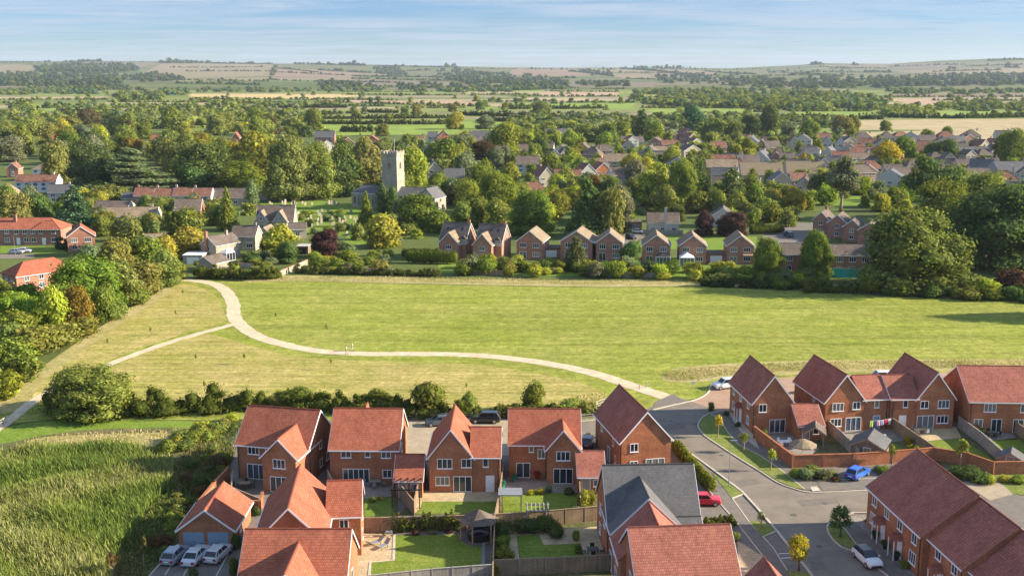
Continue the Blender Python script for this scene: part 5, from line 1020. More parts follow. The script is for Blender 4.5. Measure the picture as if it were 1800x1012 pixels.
# filling: woodland belts and garden trees, each tree a thing of its own
def clear(x, y, r, tol=0.62):
    uu, vv = pj(x, y)
    if -20 < uu < 112 and 336 < vv < 362: return False
    if 1452 < uu < 1520 and 484 < vv < 530 and r > .9: return False
    for q in SOLID:
        if abs(x-q[0]) < q[2]+r*0.5 and abs(y-q[1]) < q[3]+r*0.75: return False
    for t in TREES:
        if abs(x-t[0]) < 30 and (x-t[0])**2+(y-t[1])**2 < ((t[2]+r)*tol)**2: return False
    return True
def front_clear(x, y, h):
    """keep the view of house fronts: no tall tree just before a house"""
    for q in SOLID:
        if abs(x-q[0]) < q[2] and 0 < q[1]-q[3]-y < h*1.6: return False
    return True
def fill(poly, n, wr, hr, cols, kinds, group=None, tol=0.62, front=True):
    us = [p[0] for p in poly]; ys = [G(*p)[1] for p in poly]; W_ = np.array([G(*p) for p in poly]); made = 0
    for _ in range(n*25):
        if made >= n: break
        x = RND.uniform(W_[:,0].min(), W_[:,0].max()); y = RND.uniform(W_[:,1].min(), W_[:,1].max())
        if not inpoly(np.array([x]), np.array([y]), [tuple(p) for p in W_])[0]: continue
        w = RND.uniform(*wr); h = w*RND.uniform(*hr)
        if not clear(x, y, w/2, tol) or (front and not front_clear(x, y, h)): continue
        PLANNED.append((w*ppm(pj(x, y)[1])*h/w, RND.choice(kinds), x, y, w, h, RND.choice(cols))); TREES.append((x, y, w*0.5)); made += 1
    return made
MIXED = ['green','green','olive','olive','dark','greyg','yellowg','bright']; WOOD = ['olive','olive','green','green','dark','greyg','olive','yellowg','green','brown','olive','gold']
cnt = [
fill([(-60,250),(150,240),(200,262),(150,300),(-60,320)], 26, (13,20), (.85,1.15), WOOD, ['broad'], tol=.55),
fill([(180,265),(430,262),(480,300),(450,330),(330,325),(180,300)], 26, (11,17), (.8,1.1), WOOD, ['broad'], tol=.5),
fill([(-60,225),(560,222),(560,252),(300,248),(-60,250)], 44, (13,21), (.75,1.05), WOOD, ['broad'], tol=.55),
fill([(0,362),(130,372),(120,395),(-40,395)], 5, (7,11), (.8,1.1), MIXED, ['broad']),
fill([(560,275),(680,275),(680,345),(580,345)], 8, (10,15), (.9,1.2), ['dark','green','olive'], ['broad']),
fill([(690,262),(900,258),(900,335),(720,335)], 26, (8,13), (.9,1.2), MIXED, ['broad'], tol=.55),
fill([(560,258),(900,250),(900,262),(560,275)], 10, (8,12), (.8,1.0), MIXED, ['broad']),
fill([(900,232),(1250,232),(1250,262),(900,285)], 44, (9,15), (.8,1.1), MIXED, ['broad'], tol=.5),
fill([(900,285),(1250,262),(1250,345),(1100,350),(900,345)], 96, (6,11.5), (.85,1.2), MIXED, ['broad','broad','conifer'], tol=.45),
fill([(1250,250),(1500,245),(1500,345),(1250,345)], 84, (5,10), (.85,1.2), MIXED, ['broad','broad','conifer'], tol=.45),
fill([(1500,255),(1800,255),(1800,330),(1500,345)], 80, (4.5,8), (.85,1.2), MIXED, ['broad'], tol=.45),
fill([(1250,345),(1440,345),(1420,400),(1250,395)], 22, (4,8), (.7,1.0), MIXED, ['broad','shrub'], tol=.5),
fill([(900,345),(1000,350),(980,420),(900,400)], 5, (6,10), (.8,1.1), MIXED, ['broad']),
fill([(1640,330),(1850,330),(1880,440),(1700,450)], 9, (12,18), (.8,1.1), ['olive','green','dark'], ['broad']),
fill([(700,400),(800,400),(770,440),(640,445),(600,430)], 7, (4,7), (.7,1.0), MIXED, ['broad','shrub']),
fill([(560,445),(690,450),(690,478),(540,480)], 18, (3,5.5), (.55,.85), MIXED+['yellowg'], ['shrub'], tol=.7),
fill([(812,470),(1480,482),(1500,500),(1250,494),(1000,489),(812,484)], 66, (2.4,5.2), (.6,1.0), MIXED+['yellowg','lime'], ['shrub'], tol=.6, front=False),
fill([(1250,492),(1700,515),(1850,520),(1850,535),(1600,522),(1400,510),(1250,500)], 34, (3,5.5), (.5,.8), ['dark','green','olive'], ['shrub'], tol=.55, front=False),
fill([(440,372),(650,372),(640,420),(545,430),(540,395)], 12, (2.5,5), (.7,1.0), MIXED, ['shrub','shrub','broad']),
fill([(130,400),(320,395),(310,440),(200,455),(180,430)], 8, (5,8), (.8,1.0), MIXED, ['broad']),
fill([(380,455),(470,455),(490,482),(330,486)], 10, (2.5,4.5), (.6,.9), MIXED, ['shrub']),
fill([(700,338),(900,330),(900,400),(800,405),(700,395)], 22, (7,11), (.85,1.1), MIXED+['dark','green'], ['broad'], tol=.5),
fill([(900,345),(1250,345),(1250,408),(1100,400),(960,400)], 34, (6,10), (.85,1.15), MIXED+['dark','green'], ['broad','broad','shrub'], tol=.5),
fill([(1250,340),(1600,335),(1600,372),(1430,372),(1400,410),(1250,408)], 44, (5,9), (.85,1.15), MIXED, ['broad','broad','shrub'], tol=.45),
fill([(125,342),(230,345),(300,372),(440,372),(440,400),(300,405),(100,398),(125,375)], 22, (6,9), (.8,1.1), MIXED+['olive'], ['broad','broad','shrub'], tol=.5),
fill([(640,340),(720,340),(720,372),(640,365)], 4, (6,9), (.9,1.2), ['dark','green'], ['broad'], tol=.5),
fill([(430,735),(400,760),(330,790),(290,800),(300,782),(380,748)], 12, (1.8,3.2), (.6,.9), ['olive','green','yellowg'], ['shrub'], tol=.6, front=False),
fill([(395,775),(405,830),(350,880),(320,930),(290,985),(270,990),(300,900),(330,830)], 22, (1.2,2.6), (.5,.85), ['dark','green','olive','brown'], ['shrub'], tol=.7, front=False),
fill([(-80,520),(60,500),(100,560),(-20,660),(-120,700)], 10, (6,9), (.8,1.0), ['green','olive','bright'], ['broad']),
]
PLANNED.sort(key=lambda q: -q[0]); nb = sum(1 for h_ in HERO if stem(h_[0]) in ('broad','huge','airy')); LEFT = []
for _, kd, x, y, w, h, cl in PLANNED:
    if kd == 'broad':
        if nb >= 305: LEFT.append((x, y, w, h, cl)); continue
        nb += 1
    plant_at(kd, x, y, w, h, cl)
print('left over', len(LEFT)); print('fill', cnt, sum(cnt), 'trees', len(TREES))
# hedges: one length of clipped or wild hedge is one thing
def hedge(pts, w, h, col, desc=None, label=None, dens=26, ls=0.16, wild=0.15, world=False, name='hedge', kind=None):
    p = pts if world else W2(pts); rng = np.random.default_rng(int(abs(p[0][0])*13+abs(p[0][1])*7)); lob = []
    for i in range(len(p)-1):
        a = np.array(p[i]); b = np.array(p[i+1]); L = np.hypot(*(b-a)); n = max(1, int(L/(w*0.36)))
        for k in range(n):
            q = a+(b-a)*(k+0.5+rng.uniform(-wild, wild))/n+rng.normal(size=2)*w*wild*.35; hh = h*(1+rng.uniform(-wild, wild)*1.3); ww = w*(1+rng.uniform(-wild, wild)*1.2)
            if wild < .12: lob.append(((q[0], q[1], hh*0.48), (ww*0.55, ww*0.55, hh*0.54))); continue
            lob.append(((q[0], q[1], hh*0.36), (ww*0.46, ww*0.46, hh*0.42)))
            for _ in range(3):
                s_ = rng.uniform(.13, .27)*w; lob.append(((q[0]+rng.normal()*w*.24, q[1]+rng.normal()*w*.24, hh*rng.uniform(.35, 1.0)), (s_, s_, s_*rng.uniform(.8, 1.3))))
    c0 = np.array(p).mean(0); lob = [((c[0]-c0[0], c[1]-c0[1], c[2]), r) for c, r in lob]
    n = int(min(18000, len(lob)*dens*(1 if wild < .12 else .42))); V, Fq, Tt = foliage(rng, lob, n, ls, fringe=0.07+wild*0.25, core=0.86, warp=False, spray=wild*.12)
    o = link(name, crown_mesh('hedge', V, Fq, Tt), None, (c0[0], c0[1], 0), 0, None, COLS[col]); tag(o, label, 'hedge', kind=kind)
    if not label: u, v = pj(c0[0], c0[1], h/2); auto(o, desc or f'{CW[col]} hedge', u, v)
    return o
hedge([(716,462),(800,464)], 2.4, 3.6, 'bright', label='clipped box hedge with a bright flat top before the dormered houses', wild=.03, dens=160)
hedge([(708,452),(770,452)], 1.6, 2.4, 'green', label='lower clipped hedge behind the box hedge', wild=.04, dens=90)
hedge([(1190,795),(1215,825),(1250,864)], 1.3, 1.7, 'lime', label='long clipped green hedge beside the slate roofed house', wild=.05, dens=150)
hedge([(1240,925),(1290,922)], 0.9, 1.0, 'olive', label='small dark hedge above the salmon roof', wild=.2, dens=120)
hedge([(1185,790),(1196,798)], 1.1, 1.5, 'lime', label='short yellow green hedge end beside the tall gable', wild=.1, dens=150)
hedge([(95,722),(160,728),(230,728),(300,726),(370,724),(440,716)], 5.0, 2.9, 'green', label='thick wild hedge along the foot of the hay meadow', wild=.3, dens=330, ls=.16)
hedge([(440,716),(520,718),(600,724),(700,730),(760,733),(830,732)], 3.2, 2.0, 'green', label='wild hedge hidden behind the first house roofs', wild=.35, dens=220, ls=.15)
hedge([(830,732),(900,733),(960,731),(1040,730)], 2.0, 1.3, 'olive', label='low wild hedge behind the flower pot house', wild=.4, dens=130, ls=.16)
hedge([(345,488),(420,491),(470,491),(492,488)], 3.6, 3.0, 'green', label='dense hedge along the far end of the path', wild=.25, dens=160, ls=.2)
hedge([(1070,366),(1120,362),(1250,362)], 2.4, 2.6, 'green', label='long straight hedge behind the white bungalow', wild=.05, dens=60, ls=.22)
hedge([(1320,412),(1375,410)], 2.4, 3.0, 'green', label='dark clipped hedge right of the plum tree', wild=.06, dens=90)
hedge([(520,480),(620,482),(700,484),(770,486)], 2.0, 1.6, 'olive', label='ragged hedge above the dry meadow margin', wild=.4, dens=110, ls=.17)
hedge([(100,438),(140,440)], 3.2, 3.0, 'dark', label='dark hedge in front of the long terrace', wild=.2, dens=120)
for u0, u1, vb, h_, c_ in [(1230,1290,505,2.2,'dark'),(1300,1400,508,2.4,'dark'),(1420,1560,516,2.0,'green'),(1560,1700,522,1.8,'olive'),(1700,1850,528,2.0,'green')]: hedge([(u0,vb-3),(u1,vb)], 2.4, h_, c_, desc='wild hedge along the shaded meadow edge', wild=.35, dens=120, ls=.2)
# field hedgerows beyond the village
for u0, v0, u1, v1, h_, c_ in [(548,218,720,219,4,'green'),(720,219,800,218,3.5,'olive'),(560,209.5,790,208,3.5,'green'),(600,232,665,232,5,'olive'),(810,203,930,206,4.5,'dark'),(930,207,1040,206,4.5,'green'),(455,205,600,201,3.5,'green'),(480,190,610,190,4,'dark'),(100,198,180,197,5,'dark'),(1200,203,1330,206,4,'dark'),(1502,210,1550,210,5,'dark'),(1560,207,1700,208.5,4,'dark'),(1700,208,1830,206,4,'green'),(880,192,935,192,4,'olive'),(965,192,1060,191,4,'green'),(420,193,470,192.5,4,'dark'),(640,198,700,199,4,'olive'),(1400,206,1500,212,4,'dark'),(1320,216,1470,217,5,'olive'),(860,214,990,214,5,'green')]:
    hedge([(u0,v0),((u0+u1)/2,(v0+v1)/2+0.3),(u1,v1)], 5.0, h_, c_, desc='field hedgerow', wild=.4, dens=46, ls=.55, name='hedgerow')
# ---------------------------------------------------------------- far woods and hedgerows that read as one mass
LOW = []; MIDL = []
for i in range(5):
    rng = np.random.default_rng(70+i); MIDL.append(foliage(rng, lobes_round(rng, 13+2*i, (0.15,0.25), 0.1), 700, 0.066, core=0.85))
for i in range(5):
    rng = np.random.default_rng(40+i); LOW.append(foliage(rng, lobes_round(rng, 6+i, (0.2,0.3), 0.0), 95, 0.13, core=0.9, fringe=0.1))
FV, FF, FT = [], [], []; foff = 0; nfar = 0
def far_tree(x, y, w, h, col, src=None):
    global foff, nfar
    V, Fq, Tt = (src or LOW)[RND.randrange(5)]; a = RND.uniform(0, 6.28); c, s = math.cos(a), math.sin(a); k = RND.uniform(.82, 1.18)*(.62 if y > 3000 else 1)
    v = np.empty_like(V); v[:,0] = (V[:,0]*c-V[:,1]*s)*w+x; v[:,1] = (V[:,0]*s+V[:,1]*c)*w+y; v[:,2] = V[:,2]*h+hz(x, y)-h*0.05
    FV.append(v); FF.append(Fq+foff); FT.append(np.clip(Tt*np.array(COLS[col])[None]*k*(1.95 if COLS[col][1] >= COLS[col][0]*.9 else 1.05), 0, 1)); foff += len(V); nfar += 1
def at_v(u, v):
    """ground point seen at a far pixel, on the hills too"""
    a = (u-900)/FPX; b = (506-v)/FPX; dy = CP+b*SP; dz = -SP+b*CP
    y = 900.0
    for _ in range(2000):
        t = y/dy; z = CAMH+dz*t
        if z <= hz(a*t, y): return a*t, y
        y += max(2.0, y*0.004)
    return None
def wood(poly, n, w=(12,19), h=(.6,.85), cols=('green','olive','dark','blueg','green')):
    us = [p[0] for p in poly]; vs = [p[1] for p in poly]; k = 0
    for _ in range(n*8):
        if k >= n: break
        u = RND.uniform(min(us), max(us)); v = RND.uniform(min(vs), max(vs))
        if not inpoly(np.array([u]), np.array([v]), poly)[0]: continue
        q = at_v(u, v)
        if not q: continue
        w_ = RND.uniform(*w); far_tree(q[0], q[1], w_, w_*RND.uniform(*h)*(.72 if v > 152 else .95), RND.choice(cols)); k += 1
def rowt(u0, v0, u1, v1, w=9, gap=0.6, h=.6, miss=.12, cols=('green','dark','olive')):
    a = at_v(u0, v0); b = at_v(u1, v1)
    if not a or not b: return
    L = math.hypot(b[0]-a[0], b[1]-a[1]); n = int(L/(w*gap))
    for i in range(n):
        if RND.random() < miss: continue
        t = (i+RND.uniform(-.3,.3))/n; k = RND.uniform(.6,1.1) if RND.random() > .07 else RND.uniform(1.3,1.9)
        far_tree(a[0]+(b[0]-a[0])*t+RND.uniform(-2,2), a[1]+(b[1]-a[1])*t+RND.uniform(-2,2), w*k, w*k*h*RND.uniform(.9,1.2), RND.choice(cols))
DB = ('blueg','dark','green','dark')
# skyline and hill woods
rowt(122,109.5,182,108.5,20,.5,.9,0,DB); rowt(140,108.5,180,108.5,26,.6,.9,0,DB); rowt(282,111,372,111,26,.45,.9,0,DB); rowt(285,111.5,340,111.5,30,.5,.9,0,DB); rowt(372,112,480,113,18,.5,.8,.05,DB); rowt(424,110.5,470,111,22,.6,.9,.1,DB); rowt(518,113,640,116,20,.5,.8,.03,DB); rowt(600,115,645,116,26,.5,.9,0,DB); rowt(670,117,790,119,18,.5,.7,.05,DB)
rowt(785,118.5,802,118.5,30,.5,1.0,0,DB); rowt(185,109,280,110.5,12,1.6,.8,.3,DB); rowt(-60,110,120,110,16,.9,.7,.35,DB); rowt(830,121,940,122,14,.9,.7,.3,DB); rowt(940,122,1300,123,15,.9,.7,.35,DB); rowt(1115,119.5,1220,121,22,.7,.8,.1,DB); rowt(1425,114,1450,114,26,.6,.8,0,DB); rowt(1500,115,1510,115.5,20,.6,.8,0,DB); rowt(1735,108,1830,105.5,22,.5,.8,0,DB); rowt(1260,122.5,1410,120,14,1.2,.7,.4,DB)
wood([(62,120),(130,113),(235,115),(245,124),(200,129),(70,128)], 230, (26,36), (.7,.9), DB)
wood([(-60,129),(100,131),(200,131),(220,140),(210,152),(-60,152)], 340, (22,34), (.6,.85), DB)
wood([(220,134),(300,133),(330,140),(250,146)], 60, (22,30), (.6,.8), DB); rowt(225,133,290,131,20,.6); rowt(300,141,480,144,14,.8); rowt(310,147,460,150,18,.7); rowt(460,140,640,147,14,.9,.6,.3); rowt(478,133,486,118,20,.6); rowt(490,121,560,128,14,.6); rowt(560,124,690,130,20,.6,.7,.05,DB)
wood([(655,119),(700,118),(715,133),(690,134),(660,128)], 90, (20,30), (.7,.9), DB); wood([(765,127),(800,120),(830,125),(870,135),(900,146),(830,150),(780,140)], 190, (20,30), (.7,.9), DB)
wood([(690,152),(760,148),(850,152),(900,150),(900,162),(780,164),(700,160)], 120, (16,26), (.6,.85), DB); wood([(880,133),(950,133),(1000,145),(995,158),(900,160)], 150, (18,28), (.6,.9), DB); rowt(620,139,800,143,14,.8,.6,.1); rowt(610,153,780,153,18,.7); wood([(560,150),(620,144),(680,156),(650,163),(570,160)], 70, (16,24), (.6,.9), DB)
wood([(1020,124),(1075,125),(1075,133),(1040,134)], 40, (20,28), (.6,.9), DB); rowt(1090,121,1240,135,18,.6,.7,.1,DB); wood([(1150,132),(1280,130),(1330,138),(1320,152),(1160,146)], 130, (18,28), (.5,.8), DB); wood([(1010,146),(1100,143),(1105,152),(1030,154)], 60, (18,26), (.5,.8), DB)
wood([(1320,136),(1480,140),(1580,136),(1680,132),(1880,132),(1880,150),(1700,152),(1500,156),(1320,156)], 520, (20,32), (.6,.85), DB); rowt(1350,125,1500,126,14,.9,.6,.3); rowt(1390,130,1480,136,16,.8); rowt(1520,126,1570,128,18,.7,.7,.1,DB); rowt(1610,131,1800,131,16,.7); rowt(1670,122,1685,122,26,.5,.9,0,DB); rowt(1460,121,1500,121,18,.6); rowt(1770,119,1790,120,26,.5,.8,0,DB)
for a_ in [(300,119,470,118),(330,126,480,126),(80,126,60,117),(620,134,780,137),(700,126,760,124),(830,126,900,133),(1000,126,1080,135),(1090,128,1240,130),(1240,126,1330,131),(1350,128,1560,128),(1440,118,1560,121),(1560,118,1700,114),(1700,117,1800,114),(1500,133,1340,134),(1640,127,1760,124),(480,127,610,133),(560,143,700,146),(900,139,1010,138),(1100,139,1240,140),(160,141,330,141)]: rowt(*a_, 15, .7, .62, .08, DB)
# plain: the big wood right of centre
wood([(1120,163),(1160,157),(1330,158),(1480,164),(1530,174),(1560,186),(1540,197),(1430,196),(1330,192),(1200,190),(1140,186),(1105,175)], 640, (15,23), (.7,.95), ('green','green','dark','olive','blueg'))
wood([(1540,156),(1720,160),(1880,158),(1880,165),(1700,166),(1560,165)], 120, (15,22), (.6,.9), DB); wood([(1630,188),(1690,182),(1800,183),(1880,184),(1880,196),(1640,195)], 120, (13,19), (.6,.8), ('green','olive','dark')); wood([(1560,190),(1640,190),(1640,206),(1540,206)], 60, (13,19), (.7,.9), ('green','olive'))
# plain: left belts
wood([(-60,160),(160,158),(170,166),(-60,168)], 90, (14,22), (.6,.85), DB); wood([(0,150),(220,152),(260,160),(100,162)], 110, (15,24), (.6,.9), DB); wood([(205,166),(280,164),(290,176),(210,176)], 50, (14,24), (.7,1.0), ('dark','green')); wood([(285,158),(330,156),(330,168),(290,168)], 36, (14,22), (.7,.9), DB); wood([(360,156),(480,156),(600,160),(480,163),(340,162)], 90, (14,20), (.5,.8), DB)
wood([(-60,203),(60,200),(120,206),(250,200),(420,196),(540,202),(560,222),(300,226),(-60,228)], 420, (12,20), (.7,1.0), ('olive','olive','green','greyg','dark','green'))
wood([(20,182),(48,180),(50,199),(20,199)], 16, (14,20), (.8,1), ('green','dark')); wood([(330,176),(430,176),(480,186),(330,188)], 50, (10,16), (.6,.9), ('green','olive'))
for u0, v0, u1, v1 in [(0,176,200,176),(100,186,330,186),(60,190,240,189),(150,196,330,194),(190,180,480,181),(300,190,330,190),(560,186,680,187),(340,174,560,176),(560,175,700,177),(200,190,420,190),(470,181,620,181),(480,186,600,186),(500,201,640,199),(700,191,820,190),(640,182,850,188),(600,167,800,168),(850,179,980,179),(880,190,1000,189),(1000,181,1120,181),(900,170,1090,170),(960,161,1090,162),(830,167,950,167),(1040,157,1100,157),(900,155,1020,155),(1640,177,1790,178),(1550,171,1800,171),(1390,196,1540,196),(1130,190,1200,191),(600,162,760,162),(0,182,60,182),(1700,204,1860,203),(560,241,600,241),(420,198,520,199)]: rowt(u0, v0, u1, v1, 8, .55, .6, .06)
for _ in range(170):
    u = RND.uniform(-40, 1840); v = RND.uniform(158, 205); q = at_v(u, v)
    if q: w_ = RND.uniform(9, 16); far_tree(q[0], q[1], w_, w_*RND.uniform(.7,1.0), RND.choice(('green','olive','dark','greyg')))
wood([(900,208),(1100,205),(1250,206),(1250,228),(1040,232),(900,224)], 200, (10,16), (.7,1.0), ('green','olive','dark','greyg')); wood([(1250,206),(1330,208),(1480,212),(1480,226),(1250,228)], 90, (10,17), (.7,1.0), ('green','olive','dark','greyg'))
for t_ in LEFT: far_tree(*t_, src=MIDL)
fm = crown_mesh('far_woodland', np.concatenate(FV), np.concatenate(FF), np.concatenate(FT)); far = link('far_woodland', fm); far.color = (1,1,1,1); tag(far, 'distant woods, hedgerows and field trees across the plain and hills', kind='stuff')
print('far trees', nfar)
# ---------------------------------------------------------------- cars
pm, nt, bs = new_mat('car paint'); oi = N(nt, 'ShaderNodeObjectInfo'); nt.links.new(oi.outputs['Color'], bs.inputs['Base Color']); bs.inputs['Roughness'].default_value = 0.3; bs.inputs['Specular IOR Level'].default_value = 0.5; bs.inputs['Coat Weight'].default_value = 0.6; M['paintwork'] = pm
M['carglass'] = plain('dark car glass', (0.02,0.024,0.03), 0.08, 0.1, 2, 0.7)
STY = dict(  # half length, half width, belt height, roof height, (windscreen foot, roof front, roof rear, rear foot), bonnet height, tail height
 hatch=(2.05,0.89,0.95,1.47,(0.95,0.25,-1.45,-1.95),0.86,0.98), saloon=(2.3,0.90,0.93,1.42,(0.95,0.2,-1.05,-1.75),0.84,0.96), suv=(2.25,0.93,1.08,1.68,(1.05,0.5,-1.75,-2.15),1.0,1.1), mini=(1.95,0.87,0.95,1.42,(0.85,0.35,-1.4,-1.8),0.90,0.96), van=(2.45,0.97,1.2,1.98,(1.85,1.25,-2.3,-2.42),1.05,1.25))
CARM = {}
def car_mesh(sty):
    if sty in CARM: return CARM[sty]
    hl, hw, zb, zr, gx, zbn, zt = STY[sty]
    xs = [hl, hl-0.12, hl-0.5, gx[0], gx[1], 0, gx[2], gx[3]-0.02 if gx[3] > -hl+0.1 else -hl+0.12, -hl]
    top = [zbn-0.22, zbn-0.06, zbn, zb-0.02, zb, zb, zb, zt-0.04, zt-0.2]; wk = [0.80,0.92,0.98,1,1,1,1,0.95,0.86]; bot = [0.34,0.24,0.2,0.2,0.2,0.2,0.2,0.24,0.36]
    body = MB(); rings = []
    for x, z, k, b in zip(xs, top, wk, bot):
        w = hw*k; rings.append([(x,-w*0.86,b),(x,-w,b+0.18),(x,-w,b+(z-b)*0.62),(x,-w*0.93,z-0.03),(x,-w*0.8,z),(x,0,z+0.02),(x,w*0.8,z),(x,w*0.93,z-0.03),(x,w,b+(z-b)*0.62),(x,w,b+0.18),(x,w*0.86,b)])
    n = 11
    for i in range(len(rings)-1):
        for k in range(n): body.face([rings[i][k], rings[i][(k+1)%n], rings[i+1][(k+1)%n], rings[i+1][k]])
    body.face(rings[0][::-1]); body.face(rings[-1])
    gl = MB(); b0 = hw*0.90; t0 = hw*0.72; fz, rz = zb-0.03, zb-0.03
    A = [(gx[0],-b0*0.92,fz),(gx[0],b0*0.92,fz),(gx[3],b0*0.9,rz),(gx[3],-b0*0.9,rz)]; Bq = [(gx[1],-t0,zr-0.05),(gx[1],t0,zr-0.05),(gx[2],t0*0.95,zr-0.06),(gx[2],-t0*0.95,zr-0.06)]
    gl.add(A+Bq, [[0,1,5,4],[1,2,6,5],[2,3,7,6],[3,0,4,7],[4,5,6,7]])
    rf = MB(); p = [(gx[1]+0.03,-t0*1.01,zr-0.055),(gx[1]+0.03,t0*1.01,zr-0.055),(gx[2]-0.1,t0*0.97,zr-0.065),(gx[2]-0.1,-t0*0.97,zr-0.065)]; q = [(gx[1]-0.1,-t0*0.86,zr),(gx[1]-0.1,t0*0.86,zr),(gx[2]+0.1,t0*0.82,zr-0.01),(gx[2]+0.1,-t0*0.82,zr-0.01)]
    rf.add(p+q, [[0,1,5,4],[1,2,6,5],[2,3,7,6],[3,0,4,7],[4,5,6,7]])
    def lerp(a, b, t): return tuple(a[i]+(b[i]-a[i])*t for i in range(3))
    for s0 in ((0,4),(1,5),(2,6),(3,7)): rf.tube([(A+Bq)[s0[0]], (A+Bq)[s0[1]]], 0.045, 5)
    for (a, b, c, d) in ((A[1],A[2],Bq[1],Bq[2]),(A[0],A[3],Bq[0],Bq[3])): rf.tube([lerp(a,b,0.47), lerp(c,d,0.42)], 0.04, 5); rf.tube([lerp(a,b,0.80), lerp(c,d,0.86)], 0.05, 5)
    wr = 0.33 if sty not in ('suv','van') else 0.37; ty = MB(); ty.tube([(0,-0.11,0),(0,-0.09,0),(0,0.09,0),(0,0.11,0)], [wr*0.9,wr,wr,wr*0.9], 16); rm = MB(); rm.tube([(0,-0.118,0),(0,0.118,0)], wr*0.62, 10)
    hlm = MB(); hlm.box(-0.12,0.02,-0.17,0.17,-0.08,0.08); tl = MB(); tl.box(-0.02,0.10,-0.14,0.14,-0.13,0.13); mr = MB(); mr.box(-0.06,0.06,-0.1,0.1,-0.06,0.07)
    pl = MB(); pl.box(-0.012,0.012,-0.26,0.26,-0.055,0.055); bp = MB(); bp.box(-0.05,0.05,-hw*0.7,hw*0.7,-0.1,0.1)
    CARM[sty] = dict(body=body.mesh('body', M['paintwork'], True), glass=gl.mesh('window', M['carglass']), roof=rf.mesh('roof', M['paintwork']), tyre=ty.mesh('tyre', M['rubber'], False), rim=rm.mesh('rim', M['alloy']), hl=hlm.mesh('headlight', M['lamp']), tl=tl.mesh('tail_light', M['rear']), mr=mr.mesh('wing_mirror', M['paintwork']), pl=pl.mesh('number_plate', M['white']), bp=bp.mesh('bumper_grille', M['black']), wr=wr); return CARM[sty]
def car(u, v, yaw, sty, col, label, roofcol=None, name='parked_car', cat='car', xy=None):
    c = car_mesh(sty); hl, hw, zb, zr, gx, zbn, zt = STY[sty]; x, y = xy or G(u, v); r = empty(name, (x, y, 0.055), yaw, label=label, cat=cat)
    link('body', c['body'], r, color=col); link('window', c['glass'], r); link('roof', c['roof'], r, color=roofcol or col)
    for sx_ in (hl*0.64, -hl*0.62):
        for sy_ in (-1, 1): w = link('wheel', c['tyre'], r, (sx_, sy_*(hw-0.10), c['wr'])); link('rim', c['rim'], w)
    for sy_ in (-1, 1): link('headlight', c['hl'], r, (hl-0.08, sy_*hw*0.62, zbn-0.2)); link('tail_light', c['tl'], r, (-hl-0.02, sy_*hw*0.66, zt-0.30)); link('wing_mirror', c['mr'], r, (gx[0]-0.25, sy_*(hw+0.08), zb+0.05), color=col)
    link('number_plate', c['pl'], r, (-hl-0.016, 0, 0.62)); link('bumper_grille', c['bp'], r, (hl-0.03, 0, 0.42)); return r
def heading(a, b): p, q = G(*a), G(*b); return math.atan2(q[1]-p[1], q[0]-p[0])
yw = math.radians(81)
car(308, 983, yw, 'hatch', (.27,.30,.35), 'silver grey hatchback parked before the double garage, leftmost of three'); car(345, 984, yw+.03, 'saloon', (.58,.60,.63), 'white saloon between two other cars before the double garage'); car(384, 980, yw-.05, 'hatch', (.56,.58,.61), 'white hatchback before the double garage, rightmost of three')
car(1238, 886, math.radians(-4), 'mini', (.55,.012,.03), 'small red car with dark roof windows beside the slate roofed house')
car(1507, 838, math.radians(45), 'hatch', (.02,.12,.55), 'bright blue hatchback on the parking bay by the brick wall')
car(1524, 988, math.radians(-80), 'hatch', (.74,.75,.76), 'white hatchback with a black roof beside the stepped terrace', (.02,.02,.025))
car(853, 742, math.radians(178), 'suv', (.015,.016,.02), 'black off-roader on the drive behind the gabled house'); car(772, 747, math.radians(190), 'hatch', (.08,.11,.14), 'dark blue grey car half hidden behind the steep gable')
car(1275, 682, math.radians(200), 'suv', (.62,.66,.70), 'white and dark off-roader on the pink block drive'); car(1553, 672, math.radians(180), 'van', (.75,.76,.77), 'white van behind the low wing of the gabled houses', name='parked_van', cat='van')
car(1033, 782, math.radians(80), 'hatch', (.10,.02,.06), 'dark red car in the shade beside the salmon garage')
car(1122, 410, math.radians(-40), 'hatch', (.70,.71,.72), 'white car on the drive of the grey and white garage'); car(1109, 420, math.radians(-60), 'hatch', (.03,.035,.04), 'black car below the white car on the garage drive'); car(1386, 416, math.radians(100), 'suv', (.02,.06,.12), 'dark blue car parked behind the rounded green tree')
car(30, 446, math.radians(0), 'hatch', (.35,.38,.42), 'grey car in front of the long red brick terrace'); car(44, 444, math.radians(0), 'hatch', (.66,.67,.68), 'white car at the end of the long terrace'); car(272, 432, math.radians(30), 'suv', (.01,.02,.07), 'dark blue car on the lawn among the left trees')
car(1655, 484, math.radians(5), 'hatch', (.30,.32,.35), 'grey car under the edge of the spreading chestnut'); car(1312, 346, math.radians(10), 'hatch', (.7,.7,.7), 'white car beside the slate roof with skylights'); car(1366, 322, math.radians(5), 'hatch', (.3,.33,.36), 'grey car in front of the long thatched cottage'); car(1383, 322, math.radians(5), 'hatch', (.66,.67,.68), 'silver car right of the grey car before the thatch'); car(212, 366, math.radians(0), 'hatch', (.68,.69,.70), 'white car beside the buff roofed bungalow'); car(288, 364, math.radians(0), 'van', (.72,.72,.72), 'white van in front of the red cottages', name='parked_van', cat='van'); car(1470, 470, math.radians(10), 'van', (.30,.40,.52), 'pale blue van behind the brown roofed carport house', name='parked_van', cat='van', xy=(G(1490,456)))
